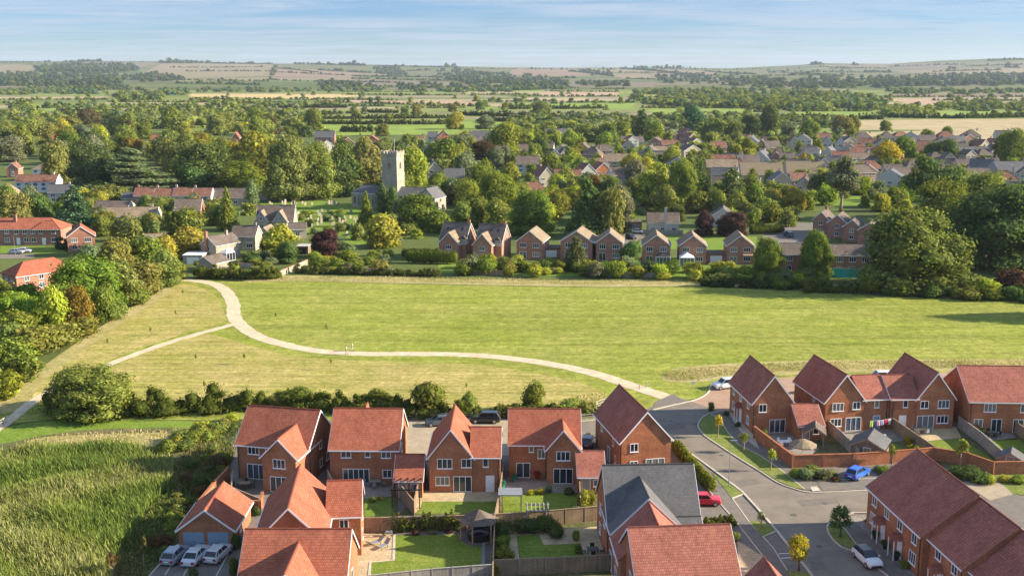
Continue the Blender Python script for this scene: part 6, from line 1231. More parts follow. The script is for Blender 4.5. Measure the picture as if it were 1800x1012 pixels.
# ---------------------------------------------------------------- fences, walls, garden things
def fence(pts, h, mat, label, name='garden_fence', post=1.9, cap=True, cat='fence', wall=False, world=False):
    p = pts if world else W2(pts); c0 = p[0]; r = empty(name, (c0[0], c0[1], 0), 0, label=label, cat=cat); q = [(a-c0[0], b-c0[1]) for a, b in p]
    for i in range(len(q)-1):
        a, b = np.array(q[i]), np.array(q[i+1]); L = np.hypot(*(b-a)); yaw = math.atan2(b[1]-a[1], b[0]-a[0])
        m = MB(); t = 0.11 if wall else 0.02; m.box(0, L, -t, t, 0, h); m.build('brickwork' if wall else 'panel', M[mat], r, loc=(a[0], a[1], 0), rz=yaw)
        m = MB(); m.box(-0.05, L+0.05, -t-0.05, t+0.05, h+0.002, h+0.07); m.build('coping' if wall else 'rail_cap', M['brick' if wall else 'wood'] if wall or mat == 'fence' else M['wood_grey'], r, loc=(a[0], a[1], 0), rz=yaw)
        n = max(1, int(L/post))
        if not wall:
            pmesh = MB(); pmesh.box(-0.055,0.055,-0.055,0.055,0,h+0.12); pme = pmesh.mesh('post', M['wood' if mat == 'fence' else 'wood_grey'])
            for k in range(n+1): s = a+(b-a)*k/n; link('post', pme, r, (s[0], s[1], 0), yaw)
        else:
            pmesh = MB(); pmesh.box(-0.17,0.17,-0.17,0.17,0,h+0.10); pme = pmesh.mesh('pier', M[mat]); n = max(1, int(L/4))
            for k in range(n+1): s = a+(b-a)*k/n; link('pier', pme, r, (s[0], s[1], 0), yaw)
    return r
fence([(1326,770),(1393,822),(1500,819),(1570,814),(1640,808)], 1.75, 'brick', 'long red brick garden wall round the walled corner garden', 'garden_wall', cat='wall', wall=True)
fence([(1640,808),(1700,818),(1745,834),(1880,832)], 1.75, 'brick', 'brick garden wall in shade behind the stepped terrace', 'garden_wall', cat='wall', wall=True)
fence([(402,846),(378,872),(352,905)], 1.9, 'brick', 'tall brick wall beside the double garage', 'garden_wall', cat='wall', wall=True)
fence([(441,905),(458,905),(462,890)], 1.8, 'brick', 'short brick wall between double garage and orange roof', 'garden_wall', cat='wall', wall=True)
fence([(640,936),(700,935),(800,932),(868,929)], 1.8, 'fence', 'ivy topped timber fence behind the bright lawn')
fence([(884,845),(881,865),(876,900),(870,929),(867,1012),(866,1080)], 1.8, 'fence', 'timber fence running down between the bright lawn and dark lawn')
fence([(870,929),(960,923),(1062,914)], 1.8, 'fence', 'timber fence behind the pergola'); fence([(650,1040),(760,1028),(866,1020)], 1.8, 'fence_grey', 'grey timber fence below the bright lawn'); fence([(867,1012),(960,1008),(1085,1002)], 1.8, 'fence', 'timber panel fence below the dark lawn')
fence([(706,878),(728,905)], 1.8, 'fence', 'short timber fence beside the dark pergola'); fence([(738,862),(728,906)], 1.8, 'fence', 'sunlit timber fence beside the gabled house lawn'); fence([(1018,845),(1020,900)], 1.8, 'fence', 'timber fence beside the flower pot house'); fence([(577,850),(590,880)], 1.8, 'fence_grey', 'grey fence in the dark gap between two houses')
fence([(410,850),(408,880),(455,900)], 1.8, 'fence', 'timber fence in the shaded patio of the first house')
fence([(1452,757),(1478,780),(1508,812)], 1.8, 'fence_grey', 'silvered fence beside the timber shed'); fence([(1566,754),(1600,778),(1640,806)], 1.8, 'fence', 'timber fence with yellow shrubs along it'); fence([(1684,752),(1722,780),(1768,822)], 1.8, 'fence_grey', 'pale grey fence between two sunlit lawns'); fence([(1772,754),(1810,780),(1860,825)], 1.8, 'fence', 'buff timber fence at the right picture edge')
fence([(1463,480),(1510,480)], 1.8, 'teal', 'bright teal painted fence below the carport house') if False else None
M['teal'] = plain('teal paint', (0.03,0.42,0.36), 0.7, 0.15, 1.0); fence([(1461,487),(1488,488),(1513,488)], 2.3, 'teal', 'bright teal painted fence below the brown roofed house')
fence([(600,480),(690,484)], 1.6, 'stone', 'old stone wall above the meadow margin', 'stone_wall', cat='wall', wall=True); fence([(485,489),(512,478),(540,466)], 1.5, 'stone', 'pale sunlit stone wall climbing from the meadow corner', 'stone_wall', cat='wall', wall=True)
fence([(800,481),(860,484),(900,485)], 1.3, 'fence', 'weathered garden fence below the buff roofed gables'); fence([(1060,487),(1120,488),(1160,488)], 1.3, 'fence_grey', 'weathered garden fence below the conservatory house'); fence([(395,470),(445,472)], 1.4, 'stone', 'low stone wall before the stone cottage', 'stone_wall', cat='wall', wall=True); fence([(255,420),(298,418)], 1.6, 'stone', 'curved stone wall among the left trees', 'stone_wall', cat='wall', wall=True); fence([(1440,508),(1560,512)], 1.2, 'fence_grey', 'low fence in the chestnut shade'); fence([(1130,412),(1200,414)], 1.6, 'fence_grey', 'grey fence in front of the white bungalow'); fence([(455,352),(500,352),(560,350)], 2.0, 'stone', 'churchyard wall under the olive trees', 'stone_wall', cat='wall', wall=True)
def rails(pts, label, n=3, name='rail_fence', h=1.1):
    p = W2(pts); c0 = p[0]; r = empty(name, (c0[0], c0[1], 0), 0, label=label, cat='fence')
    for i in range(len(p)-1):
        a = np.array(p[i])-c0; b = np.array(p[i+1])-c0; L = np.hypot(*(b-a)); yaw = math.atan2(b[1]-a[1], b[0]-a[0])
        for k in range(n): m = MB(); m.box(0, L, -0.02, 0.02, h*(k+0.7)/n-0.05, h*(k+0.7)/n+0.06); m.build('rail', M['wood_grey'], r, loc=(a[0],a[1],0), rz=yaw)
        for k in range(int(L/2)+1): m = MB(); m.box(-0.06,0.06,-0.06,0.06,0,h+0.1); s = a+(b-a)*k/max(1,int(L/2)); m.build('post', M['wood_grey'], r, loc=(s[0],s[1],0), rz=yaw)
rails([(1022,740),(1056,737)], 'timber rail fence beside the tall russet gable'); rails([(705,738),(760,737),(830,737)], 'low timber rail fence between hedge and drive'); rails([(-20,762),(6,747),(14,742)], 'timber gate rails at the narrow path end', 3); rails([(1048,722),(1064,716)], 'pale slatted rails behind the russet gable', 4, h=1.6)
# pergola and sun shelters
def posts(r, pts, h, mat, s=0.06):
    for x, y in pts: m = MB(); m.box(x-s, x+s, y-s, y+s, 0, h); m.build('post', M[mat], r)
x, y = G(842, 946); gz = empty('gazebo', (x, y, 0.06), 0.2, label='hexagonal timber gazebo with grey shingled roof by the bright lawn', cat='gazebo')
hexp = [(2.1*math.cos(k*math.pi/3), 2.1*math.sin(k*math.pi/3)) for k in range(6)]; posts(gz, hexp, 2.3, 'wood', 0.07)
m = MB(); e = [(1.08*a, 1.08*b, 2.25) for a, b in hexp]
for k in range(6): m.face([e[k], e[(k+1)%6], (0,0,3.5)], 0, [(0,0),(2.4,0),(1.2,2.4)])
m.face(e[::-1]); m.build('roof', M['tile_grey'], gz); m = MB(); m.face([(a*1.15,b*1.15,0.03) for a, b in hexp]); m.build('deck', M['slab_grey'], gz)
def ring_sofa(x, y, r, label, mat='black'):
    o = empty('ring_sofa', (x, y, 0.09), 0, label=label, cat='sofa'); m = MB()
    def arc(r0, r1, z0, z1, name, mt):
        m = MB(); n = 18; a = [math.radians(20+320*i/n) for i in range(n+1)]
        for i in range(n):
            p = [(rr*math.cos(t), rr*math.sin(t), z) for z in (z0, z1) for rr in (r0, r1) for t in (a[i], a[i+1])]
            m.add(p, [[4,5,7,6],[0,2,3,1],[0,1,5,4],[2,6,7,3]]+([[0,4,6,2]] if i == 0 else [])+([[1,3,7,5]] if i == n-1 else []))
        m.build(name, M[mt], o)
    arc(r*0.55, r, 0, 0.38, 'base', mat); arc(r*0.56, r*0.94, 0.382, 0.5, 'cushion', 'grey'); arc(r*0.95, r*1.08, 0, 0.8, 'back', mat)
ring_sofa(x, y, 1.25, 'black ring shaped sofa under the hexagonal gazebo')
def pergola(u, v, w, d, h, mat, label, slat=7, name='pergola', roof=None, yaw=0.0):
    x, y = G(u, v); r = empty(name, (x, y, 0.05), yaw, label=label, cat='pergola' if roof is None else 'shelter'); posts(r, [(-w/2,-d/2),(w/2,-d/2),(w/2,d/2),(-w/2,d/2)], h, mat)
    if roof: m = MB(); m.box(-w/2-.15,w/2+.15,-d/2-.15,d/2+.15,h+0.002,h+0.14); m.build('roof', M[roof], r)
    else:
        for k in (-1, 1): m = MB(); m.box(-w/2-.2,w/2+.2,k*d/2-.05,k*d/2+.05,h+.002,h+.16); m.build('beam', M[mat], r)
        for k in range(slat): a = -w/2+w*k/(slat-1); m = MB(); m.box(a-.04,a+.04,-d/2-.25,d/2+.25,h+.163,h+.28); m.build('slat', M[mat], r)
pergola(716, 884, 3.3, 3.4, 2.3, 'black', 'black metal pergola frame behind the small orange roofed garage', 5); pergola(945, 925, 2.4, 1.8, 2.2, 'wood_grey', 'pale slatted pergola over dark shrubs behind the dark lawn', 6); pergola(897, 893, 2.6, 2.0, 2.0, 'grey', 'flat grey canopy shelter beside the flower pot house lawn', roof='grey', name='canopy_shelter')
def shed(u, v, w, d, h, r_, yaw, wall, roof, label, name='garden_shed', axis='y', open_=False):
    x, y = G(u, v); s = House(name, label, 'shed' if not open_ else 'shelter', x, y, yaw, wall, roof, 'wood'); s.block(0, w, 0, d, h, r_, axis, o=.25, g=.2, wall=not open_)
    if open_: posts(s.root, [(0.1,0.1),(w-.1,0.1),(w-.1,d-.1),(0.1,d-.1)], h, 'wood', 0.07)
    else: s.door(w/2, 0, 0.9, 1.8, 'wood', 0, 0.03)
    return s
shed(1494, 805, 4.3, 4.4, 2.0, 3.1, -.5, 'fence', 'slate', 'timber garden shed with dark felt roof behind the brick wall'); shed(1414, 786, 2.6, 2.6, 2.2, 3.1, -.25, 'wood', 'tile_grey', 'open timber shelter with grey roof beside the small garage', 'garden_shelter', open_=True); shed(1752, 822, 3.0, 2.4, 1.5, 2.3, -.5, 'wood', 'slate', 'low shed with blue grey roof at the fence end')
# parasols, tables, chairs
def parasol(u, v, r, h, mat, label, thatch=False):
    x, y = G(u, v); o = empty('parasol', (x, y, 0.06), 0, label=label, cat='parasol'); m = MB(); n = 10
    for k in range(n):
        a, b = 2*math.pi*k/n, 2*math.pi*(k+1)/n; m.face([(r*math.cos(a),r*math.sin(a),h),(r*math.cos(b),r*math.sin(b),h),(r*.35*math.cos(b),r*.35*math.sin(b),h+.6),(r*.35*math.cos(a),r*.35*math.sin(a),h+.6)]); m.face([(r*.35*math.cos(a),r*.35*math.sin(a),h+.6),(r*.35*math.cos(b),r*.35*math.sin(b),h+.6),(0,0,h+.8)])
        m.face([(r*math.cos(b),r*math.sin(b),h),(r*math.cos(a),r*math.sin(a),h),(r*math.cos(a),r*math.sin(a),h-.15),(r*math.cos(b),r*math.sin(b),h-.15)])
    m.build('canopy', M[mat], o); m = MB(); m.tube([(0,0,0.05),(0,0,h+.75)], 0.03, 6); m.build('pole', M['wood'], o); m = MB(); m.tube([(0,0,0),(0,0,0.08)], 0.3, 10); m.build('base', M['grey'], o)
parasol(1410, 806, 1.9, 2.0, 'thatch', 'broad straw thatched parasol in the walled corner garden')
CH = {}
def chair(x, y, rz, label, mat='grey', group=None):
    if mat not in CH: 
        s = MB(); s.box(-.24,.24,-.24,.24,.42,.47); b = MB(); b.box(-.24,.24,.2,.25,.472,.92); l = MB(); l.box(-.02,.02,-.02,.02,0,.418); CH[mat] = (s.mesh('seat', M[mat]), b.mesh('backrest', M[mat]), l.mesh('leg', M[mat]))
    s, b, l = CH[mat]; o = empty('garden_chair', (x, y, 0.06), rz, label=label, cat='chair', group=group); link('seat', s, o); link('backrest', b, o)
    for i in (-1, 1):
        for j in (-1, 1): link('leg', l, o, (i*.21, j*.21, 0))
def table_set(u, v, label, where, n=6, L=1.8, mat='grey', top='wood', yaw=0.0):
    x, y = G(u, v); o = empty('garden_table', (x, y, 0.06), yaw, label=label, cat='table'); m = MB(); m.box(-L/2,L/2,-.45,.45,.70,.75); m.build('tabletop', M[top], o)
    for i in (-1, 1):
        for j in (-1, 1): m = MB(); m.box(i*(L/2-.1)-.03,i*(L/2-.1)+.03,j*.36-.03,j*.36+.03,0,.698); m.build('leg', M[mat], o)
    for k in range(n):
        a = 2*math.pi*k/n; px, py = (L/2+.35)*math.cos(a), .85*math.sin(a); c, s = math.cos(yaw), math.sin(yaw); chair(x+c*px-s*py, y+s*px+c*py, yaw+a-math.pi/2, 'garden chair round the '+where, mat, 'chairs round the '+where)
table_set(1617, 762, 'garden table on the sunlit patio of the low winged house', 'patio table of the low winged house', 6, 2.0, 'grey', 'wood'); table_set(1380, 784, 'table on the shaded patio behind the walled corner', 'table behind the brick wall', 6, 2.0, 'white', 'white'); table_set(1042, 975, 'dark table beside the slate roofed house wall', 'dark table beside the slate house', 4, 1.3, 'black', 'black'); table_set(1742, 768, 'dark garden table between grey fences', 'table between grey fences', 4, 1.4, 'black', 'black'); table_set(660, 855, 'grey table on the shaded patio of the plain orange roof', 'table on the shaded patio', 4, 1.4, 'grey', 'slab_grey'); table_set(430, 858, 'dark table on the patio of the first house', 'table on the first patio', 4, 1.4, 'black', 'wood')
def lounger(u, v, yaw, label):
    x, y = G(u, v); o = empty('sun_lounger', (x, y, 0.06), yaw, label=label, cat='lounger'); m = MB(); m.box(-.3,.3,-.9,.25,.3,.36); m.build('seat', M['grey'], o); m = MB(); m.add([(-.3,.25,.3),(.3,.25,.3),(.3,.85,.75),(-.3,.85,.75),(-.3,.2,.36),(.3,.2,.36),(.3,.8,.81),(-.3,.8,.81)], [[4,5,6,7],[3,2,1,0],[0,1,5,4],[1,2,6,5],[2,3,7,6],[3,0,4,7]]); m.build('backrest', M['grey'], o)
    for i in (-.26,.26):
        for j in (-.8,.2): m = MB(); m.box(i-.02,i+.02,j-.02,j+.02,0,.298); m.build('leg', M['black'], o)
lounger(664, 956, -.9, 'sun lounger on the pale patio, tilted towards the lawn'); lounger(676, 962, -.6, 'sun lounger nearer the bright lawn edge'); lounger(1560, 776, .4, 'grey lounger on the shaded patio by the laundry')
x, y = G(683, 944); eg = empty('hanging_chair', (x, y, 0.06), 0, label='black round hanging chair at the corner of the pale patio', cat='chair'); m = MB(); m.tube([(.95*math.cos(t), 0.05, 1.05+.95*math.sin(t)) for t in np.linspace(-1.3, 4.4, 22)], .05, 6); m.build('frame', M['black'], eg); m = MB()
for t in np.linspace(0, math.pi, 9): m.tube([(.62*math.cos(q)*math.sin(t), .25+.45*abs(math.sin(q))*math.sin(t), .95-.62*math.cos(t)) for q in np.linspace(0, math.pi, 7)], .03, 5)
m.build('basket', M['black'], eg); m = MB(); m.box(-.4,.4,.05,.5,.38,.55); m.build('cushion', M['grey'], eg)
# washing line with clothes
p0, p1 = G(1528, 762), G(1566, 757); o = empty('washing_line', (p0[0], p0[1], 0), math.atan2(p1[1]-p0[1], p1[0]-p0[0]), label='washing line strung across the garden of the low side wing', cat='washing line'); LN = math.hypot(p1[0]-p0[0], p1[1]-p0[1])
for a in (0, LN): m = MB(); m.tube([(a,0,0),(a,0,2.0)], .03, 6); m.build('post', M['grey'], o)
m = MB(); m.tube([(0,0,1.95),(LN/2,0,1.85),(LN,0,1.95)], .012, 4); m.build('line', M['white'], o)
for i, (cn, cc) in enumerate((('lime',(.4,.6,.05)),('dark blue',(.04,.05,.16)),('pink',(.75,.4,.45)),('pale blue',(.35,.45,.75)),('red',(.65,.04,.06)),('white',(.75,.73,.75)))):
    mt = plain(cn+' cloth', cc, .9, .1, 3); m = MB(); nn = 6; a0 = LN*(i+.1)/6; a1 = LN*(i+.85)/6
    for k in range(nn):
        xa, xb = a0+(a1-a0)*k/nn, a0+(a1-a0)*(k+1)/nn; ya, yb = .05*math.sin(k*1.3), .05*math.sin((k+1)*1.3); m.face([(xa,ya,1.05),(xb,yb,1.05),(xb,0,1.88),(xa,0,1.88)])
    g = m.build('hanging_cloth', mt, None, loc=o.location, rz=o.rotation_euler.z); tag(g, f'{cn} cloth hanging on the washing line', 'laundry')
# pots and planters
def pot(u, v, s, mat, plantcol, label):
    x, y = G(u, v); o = empty('flower_pot', (x, y, 0.06), 0, label=label, cat='flower pot'); m = MB(); m.tube([(0,0,0),(0,0,s*.8),(0,0,s)], [s*.35,s*.5,s*.55], 10); m.build('pot', M[mat], o); link('plant', PROTO['shrub0'][0], o, (0,0,s*.8), 1.0, (s*1.8,s*1.8,s*1.7), plantcol)
for u, v, s, mt, pc, lb in ((901,838,.6,'tile',(.5,.22,.03),'orange flowering pot left of the patio door'),(934,838,.6,'tile',(.35,.06,.05),'red flowering pot right of the patio door'),(905,846,.45,'teal',(.06,.2,.15),'teal pot before the orange flowers'),(944,842,.5,'tile',(.3,.05,.04),'dark red pot by the bay corner'),(884,858,.45,'teal',(.05,.25,.2),'teal pot on the garden corner'),(1328,760,.5,'grey',(.05,.1,.03),'dark potted shrub at the steep gable corner'),(1716,762,.6,'tile',(.3,.15,.06),'tan flowering pot by the pale roofed pair'),(1727,764,.5,'tile',(.12,.16,.04),'green pot by the pale roofed pair'),(1538,948,.5,'black',(.06,.1,.03),'dark pot at the first terrace porch'),(1555,965,.5,'black',(.06,.1,.03),'dark pot between the terrace porches'),(1575,985,.5,'black',(.05,.08,.03),'dark pot below the second terrace porch')): pot(u, v, s, mt, pc, lb)
M['flower'] = M['leaf']
# lamp posts
def lamp(u, vb, h, mat, label, arm=.5, rz=0.0):
    x, y = G(u, vb); o = empty('street_lamp', (x, y, 0), rz, label=label, cat='street lamp'); m = MB(); m.tube([(0,0,0),(0,0,1.2),(0,0,1.25),(0,0,h)], [.07,.07,.05,.035], 8); m.build('pole', M[mat], o); m = MB(); m.box(-.05,arm+.35,-.09,.09,h-.02,h+.07); m.build('lamp_head', M[mat], o)
lamp(1281, 856, 6.2, 'grey', 'slim grey street lamp on the left verge of the estate road'); lamp(1781, 330, 8.5, 'white', 'tall white lamp post before the blue grey barn'); lamp(1797, 345, 8, 'white', 'second white lamp post nearer the picture edge'); lamp(27, 450, 6, 'grey', 'grey street lamp in front of the long terrace'); lamp(1464, 480, 7, 'white', 'white post at the teal fence end', 0.2); lamp(1474, 955, 2.0, 'black', 'short black post on the small grass island', 0.0) if False else None
for u, v, lb in ((1124,684,'low grey bollard left of the path mouth'),(1137,680,'low grey bollard right of the path mouth')):
    x, y = G(u, v); m = MB(); m.tube([(0,0,0),(0,0,.85),(0,0,.95)], [.08,.08,.04], 8); tag(m.build('bollard', M['wood_grey'], None, loc=(x,y,0)), lb, 'bollard')
x, y = G(1218, 683); sg = empty('path_sign', (x, y, 0), 0, label='small pale sign post on the grass by the pink drive', cat='sign'); m = MB(); m.tube([(0,0,0),(0,0,1.3)], .04, 6); m.build('post', M['wood_grey'], sg); m = MB(); m.box(-.35,.35,-.04,.0,.9,1.3); m.build('board', M['white'], sg)
# gravestones
gs = []
for k in range(4):
    m = MB(); ww, hh_ = ((.62,1.15),(.55,.9),(.7,1.0),(.5,1.3))[k]; n = 7; out = [(-ww/2,0),(ww/2,0)]+[(ww/2*math.cos(t), hh_-ww/2+ww/2*math.sin(t)*(.6 if k == 2 else 1)) for t in np.linspace(0, math.pi, n)]
    L = len(out); m.add([(a,-.08,b) for a, b in out]+[(a,.08,b) for a, b in out], [list(range(L)), list(range(2*L-1,L-1,-1))]+[[i,L+i,L+(i+1)%L,(i+1)%L] for i in range(L)]); gs.append(m.mesh('gravestone', M['cream' if k % 2 else 'stone']))
rg = random.Random(3); ng = 0
for poly, n in (([(470,356),(560,354),(600,360),(560,366),(475,364)], 22), ([(505,372),(620,372),(630,392),(540,404),(520,390)], 46), ([(590,400),(650,396),(640,412),(585,412)], 12), ([(425,362),(470,366),(460,374),(425,372)], 8)):
    W_ = np.array([G(*p) for p in poly]); made = 0
    while made < n:
        x, y = rg.uniform(W_[:,0].min(), W_[:,0].max()), rg.uniform(W_[:,1].min(), W_[:,1].max())
        if not inpoly(np.array([x]), np.array([y]), [tuple(p) for p in W_])[0]: continue
        k = rg.uniform(.9,1.6); tag(link('gravestone', gs[rg.randrange(4)], None, (x,y,0), rg.uniform(.35,.75), (k,k,k)), 'upright pale gravestone standing in the grassy churchyard', 'gravestone', 'gravestones in the churchyard'); made += 1
for p, lb in (([(425,360),(560,353),(640,360),(640,398),(600,415),(540,412),(470,372),(430,378)], 'sunlit churchyard grass'), ([(640,372),(700,372),(705,400),(650,430),(600,430)], None), ([(1130,414),(1330,416),(1330,436),(1240,440),(1120,436)], 'green strip behind the gabled row'), ([(770,460),(920,462),(920,482),(770,480)], None), ([(0,432),(100,434),(120,446),(0,446)], None), ([(920,462),(1330,468),(1330,490),(920,484)], None), ([(1440,345),(1560,345),(1540,362),(1430,360)], None)):
    sheet('churchyard_grass' if lb and 'church' in lb else 'lawn', p, 0.02, M['lush'], label=lb)
sheet('lane', [(-120,448),(60,446),(60,454),(-120,456)], 0.03, M['asphalt']); sheet('lane', [(1085,414),(1130,404),(1135,414),(1110,430),(1090,446),(1075,446)], 0.03, M['asphalt']); sheet('lane', [(1340,412),(1400,392),(1440,392),(1425,428),(1340,440)], 0.03, M['asphalt2']); sheet('lane', [(1260,283),(1280,247),(1288,247),(1296,283)], 0.03, M['asphalt']); sheet('lane', [(1385,348),(1460,340),(1470,352),(1390,356)], 0.03, M['gravel'])
# ---------------------------------------------------------------- shrubs in the gardens of the new estate
for i, (u, v, w, h, c) in enumerate([(1400,838,2.0,1.4,'green'),(1415,842,2.2,1.5,'greyg'),(1432,838,2.4,1.6,'olive'),(1448,842,2.2,1.5,'greyg'),(1460,838,1.8,1.2,'green'),(1425,830,1.8,1.3,'dark'),(1470,845,1.2,.7,'brown'),(1556,833,2.0,1.2,'green'),(1545,828,1.5,1.0,'greyg'),(1600,795,1.2,1.3,'yellowg'),(1612,800,1.4,1.5,'lime'),(1596,782,1.0,1.5,'yellow'),(1625,806,1.2,1.2,'green'),(1343,775,1.3,1.8,'dark'),(1350,782,1.2,1.6,'dark'),(1385,808,1.3,1.2,'yellowg'),(1440,812,1.5,1.2,'olive'),(1455,815,1.2,1.6,'greyg'),(1700,840,3,1.8,'dark'),(1720,846,3,1.6,'dark'),(1680,836,2.4,1.4,'dark'),(1740,850,1.6,1.2,'lime'),(1765,846,1.6,1.0,'yellowg'),(1790,848,2,1.0,'bright'),
    (960,934,2.2,2.2,'dark'),(935,934,2.4,1.8,'dark'),(915,935,2.2,1.8,'dark'),(978,945,1.8,2.0,'dark'),(885,945,2.0,2.4,'dark'),(882,965,2.0,1.8,'green'),(886,990,2.6,2.2,'green'),(1012,950,.9,1.6,'olive'),(1015,972,.8,1.4,'green'),(905,1004,1.2,1.0,'olive'),(948,1000,1.0,1.1,'yellowg'),(972,1000,1.2,.9,'gold'),(1000,1002,1.0,.9,'olive'),(1026,892,1.6,2.6,'yellowg'),(1038,888,1.4,2.2,'gold'),(1030,905,1.6,1.4,'green'),(1012,900,1.2,1.1,'greyg'),(950,868,1.2,.9,'yellowg'),(934,868,1.1,.7,'yellow'),(965,866,1.0,1.1,'greyg'),(1000,868,1.4,.9,'dark'),(700,925,.9,1.2,'olive'),(730,940,.8,.7,'purple'),(760,938,.9,.6,'greyg'),(790,936,.9,.7,'purple'),(870,1010,1.4,1.5,'gold'),(862,935,1.2,1.2,'dark'),(452,905,1.2,1.3,'dark'),(416,965,1.2,2.0,'dark'),(412,1010,1.3,2.2,'dark'),(340,1015,1.2,1.2,'dark'),(655,882,.9,.8,'olive'),(668,878,.8,.6,'lime'),(1250,722,1.2,1.6,'dark'),(1277,730,1.0,.9,'dark'),(1297,750,.9,.8,'dark'),(1312,770,.8,.8,'green'),(1258,945,.8,.9,'olive'),(1292,950,1.0,1.2,'olive'),(1280,930,1.3,.7,'green'),(1195,800,1.0,1.2,'yellowg'),(1590,998,1.2,.9,'green'),(1525,918,.8,.6,'dark'),(1420,690,1.6,1.6,'lime'),(1032,778,1.2,1.6,'lime'),(455,815,1.0,1.0,'green')]):
    x, y = G(u, v); plant_at('shrub', x, y, w, h, c)
hedge([(690,935.5),(740,934),(806,932)], 0.7, 2.0, 'olive', label='ivy growing over the fence behind the bright lawn', wild=.3, dens=60, ls=.12, name='ivy')
# ---------------------------------------------------------------- reeds and rough grass
def blades(name, polys, n, hr, wd, cols, label, lean=.28, clump=.75):
    rng = np.random.default_rng(len(name)*31+n); pts = []
    for poly, share in polys:
        W_ = np.array(poly); k = int(n*share); got = np.zeros((0,2))
        while len(got) < k:
            q = np.stack([rng.uniform(W_[:,0].min(), W_[:,0].max(), k*2), rng.uniform(W_[:,1].min(), W_[:,1].max(), k*2)], 1); got = np.concatenate([got, q[inpoly(q[:,0], q[:,1], [tuple(p) for p in W_])]])
        pts.append(got[:k])
    P = np.concatenate(pts); n = len(P); cl = .5+.25*np.sin(P[:,0]*.55+1.7*np.sin(P[:,1]*.31))+.25*np.sin(P[:,1]*.8+1.3*np.sin(P[:,0]*.47)); cl2 = .5+.5*np.sin(P[:,0]*.21+2*np.sin(P[:,1]*.17))
    h = rng.uniform(*hr, n)*(1-clump/2+clump*cl); a = rng.uniform(0, math.pi, n); w = wd*rng.uniform(.6,1.4,n); dx, dy = np.cos(a)*w, np.sin(a)*w; lx, ly = rng.normal(size=n)*lean*h-.12*h, rng.normal(size=n)*lean*h; z0 = np.zeros(n)
    V = np.stack([np.stack([P[:,0]-dx,P[:,1]-dy,z0],1), np.stack([P[:,0]+dx,P[:,1]+dy,z0],1), np.stack([P[:,0]+dx*.8+lx*.45,P[:,1]+dy*.8+ly*.45,h*.62],1), np.stack([P[:,0]-dx*.8+lx*.45,P[:,1]-dy*.8+ly*.45,h*.62],1), np.stack([P[:,0]+lx,P[:,1]+ly,h],1)],1).reshape(-1,3)
    b = 5*np.arange(n)[:,None]; F4 = np.concatenate([b+np.array([[0,1,2,3]]), b+np.array([[3,2,4,4]])],0)
    C = np.array(cols); pick = np.clip(((cl2*.55+rng.uniform(0,1,n)*.6)*len(C)).astype(int), 0, len(C)-1); c = C[pick]*rng.uniform(.5,1.5,(n,1)); Tn = np.repeat(c, 5, 0)
    me = crown_mesh(name, V, F4, Tn, 'straw'); o = link(name, me); o.color = (1,1,1,1); return tag(o, label, kind='stuff')
WP = lambda px: smooth_poly(W2(px), 4)
blades('reeds', [(WP([(-320,820),(-60,800),(60,792),(180,786),(280,795),(306,814),(298,850),(255,905),(205,985),(150,1100),(-330,1100)]), 1.0)], 84000, (.6,1.55), .05, [(.12,.19,.04),(.16,.225,.05),(.19,.25,.055),(.22,.265,.065),(.27,.29,.07),(.35,.34,.15)], 'tall green reed bed filling the lower corner')
blades('rough_grass', [(WP([(420,487),(700,486),(900,490),(1100,493),(1240,489),(1240,499),(900,499),(700,496),(420,494)]), .26), (WP([(1240,492),(1600,512),(1900,522),(1900,531),(1600,522),(1240,503)]), .1), (WP([(1168,666),(1182,652),(1240,645),(1400,637),(1600,634),(1860,634),(1860,645),(1500,649),(1300,657),(1230,668)]), .26), (WP([(60,768),(200,758),(330,752),(405,742),(412,760),(330,800),(300,785),(180,778),(40,795)]), .08), (WP([(310,815),(350,870),(300,960),(215,1000),(255,905),(300,850)]), .05), (WP([(960,712),(1060,690),(1075,718),(1040,738),(940,735)]), .05)], 34000, (.12,.36), .05, [(.22,.24,.06),(.32,.30,.10),(.42,.35,.16),(.50,.41,.21),(.56,.47,.27)], 'dry rough grass along the meadow edges', .3)
blades('scrub_grass', [(WP([(372,752),(425,738),(415,770),(408,815),(350,872),(300,958),(230,1040),(200,1012),(255,905),(300,850),(312,812)]), 1.0)], 9000, (.2,.6), .06, [(.08,.12,.03),(.11,.15,.035),(.16,.17,.05),(.24,.20,.09)], 'dark green rough grass between the reeds and the first house')
# ---------------------------------------------------------------- two walkers on the gravel path
M['skin'] = plain('skin', (.52,.33,.24), .6, .05, 3)
def skin_mesh(name, chains, mat):
    """chains: list of [(x,y,z,r), ...]; grown into one skinned surface"""
    vs, es, rs = [], [], []; key = {}
    for ch in chains:
        prev = None
        for (x, y, z, r) in ch:
            k = (round(x,3), round(y,3), round(z,3))
            if k not in key: key[k] = len(vs); vs.append((x,y,z)); rs.append(r)
            if prev is not None and prev != key[k]: es.append((prev, key[k]))
            prev = key[k]
    me = bpy.data.meshes.new(name); me.from_pydata(vs, es, []); o = bpy.data.objects.new(name, me); COL.objects.link(o); md = o.modifiers.new('s', 'SKIN'); sv = me.skin_vertices[0].data
    for i, r in enumerate(rs): sv[i].radius = (r, r); sv[i].use_root = (i == 0)
    o.modifiers.new('u', 'SUBSURF').levels = 1; dg = bpy.context.evaluated_depsgraph_get(); nm = bpy.data.meshes.new_from_object(o.evaluated_get(dg)); bpy.data.objects.remove(o); nm.name = name; nm.materials.clear(); nm.materials.append(mat); nm.polygons.foreach_set('use_smooth', [True]*len(nm.polygons)); return nm
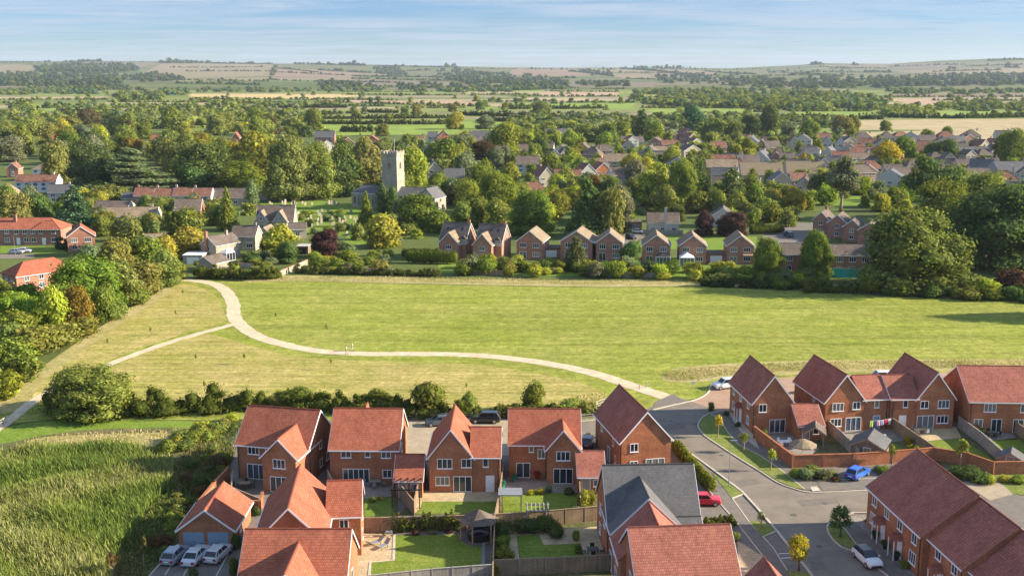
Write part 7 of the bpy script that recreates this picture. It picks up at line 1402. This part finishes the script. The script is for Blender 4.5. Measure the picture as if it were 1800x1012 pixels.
def person(u, v, rz, label, top, legs, hair, k=1.0):
    x, y = G(u, v); o = empty('person', (x, y, 0.042), rz, label=label, cat='person'); o.scale = (k,k,k); st = .24
    arm = lambda s, sw: [(0,0,1.42,.10),(s*.19,0,1.42,.06),(s*.23,-sw*.10,1.15,.042),(s*.24,-sw*.02+.10*-1*abs(sw),.92,.034),(s*.245,-sw*.05-.12*abs(sw),.83,.03)]
    leg = lambda s, sw: [(0,0,.95,.13),(s*.10,0,.90,.09),(s*.10,-sw*st*.5,.50,.06),(s*.10,-sw*st,.09,.042),(s*.10,-sw*st-.12,.04,.035)]
    body = [[(0,0,.95,.13),(0,0,1.2,.13),(0,0,1.42,.10),(0,0,1.52,.055),(0,-.01,1.62,.085),(0,-.01,1.72,.075)], arm(1,1), arm(-1,-1), leg(1,1), leg(-1,-1)]
    link('body', skin_mesh('body', body, M['skin']), o)
    for s in (1, -1):
        for fi in range(4): pass
    tm = plain(label[:12]+' top', top, .9, .1, 4); lm = plain(label[:12]+' trousers', legs, .9, .1, 4); hm_ = plain(label[:12]+' hair', hair, .8, .2, 8)
    grow = lambda ch, a: [(x_,y_,z_,r_+a) for x_,y_,z_,r_ in ch]
    link('shirt', skin_mesh('shirt', [grow([(0,0,.93,.13),(0,0,1.2,.13),(0,0,1.42,.10)], .022), grow(arm(1,1)[:3], .02), grow(arm(-1,-1)[:3], .02)], tm), o)
    link('trousers', skin_mesh('trousers', [grow([(0,0,.98,.12)]+leg(1,1)[1:4], .018), grow([(0,0,.98,.12)]+leg(-1,-1)[1:4], .018)], lm), o)
    link('hair', skin_mesh('hair', [[(0,.03,1.60,.07),(0,.02,1.70,.082),(0,0,1.75,.06)]], hm_), o)
    for s in (1, -1):
        for nm, px, py, pz, sx_, sy_, sz_ in (('eye',s*.03,-.088,1.665,.012,.01,.01),): m = MB(); m.box(px-sx_,px+sx_,py-sy_,py,pz-sz_,pz+sz_); m.build('eye', M['black'], o)
        m = MB(); m.box(s*.10-.045,s*.10+.045,-s*st-.20,-s*st+.06,0,.07); m.build('shoe', M['black'], o)
    m = MB(); m.add([(-.012,-.09,1.66),(.012,-.09,1.66),(0,-.115,1.625)], [[0,1,2]]); m.build('nose', M['skin'], o)
person(609, 623, 2.0, 'walker in a white top and tan trousers on the gravel path', (.78,.76,.72), (.42,.33,.24), (.05,.03,.02)); person(619, 617, 2.2, 'walker in pale grey clothes just behind the other walker', (.66,.67,.66), (.50,.50,.48), (.22,.15,.08), .97)
finish_labels()
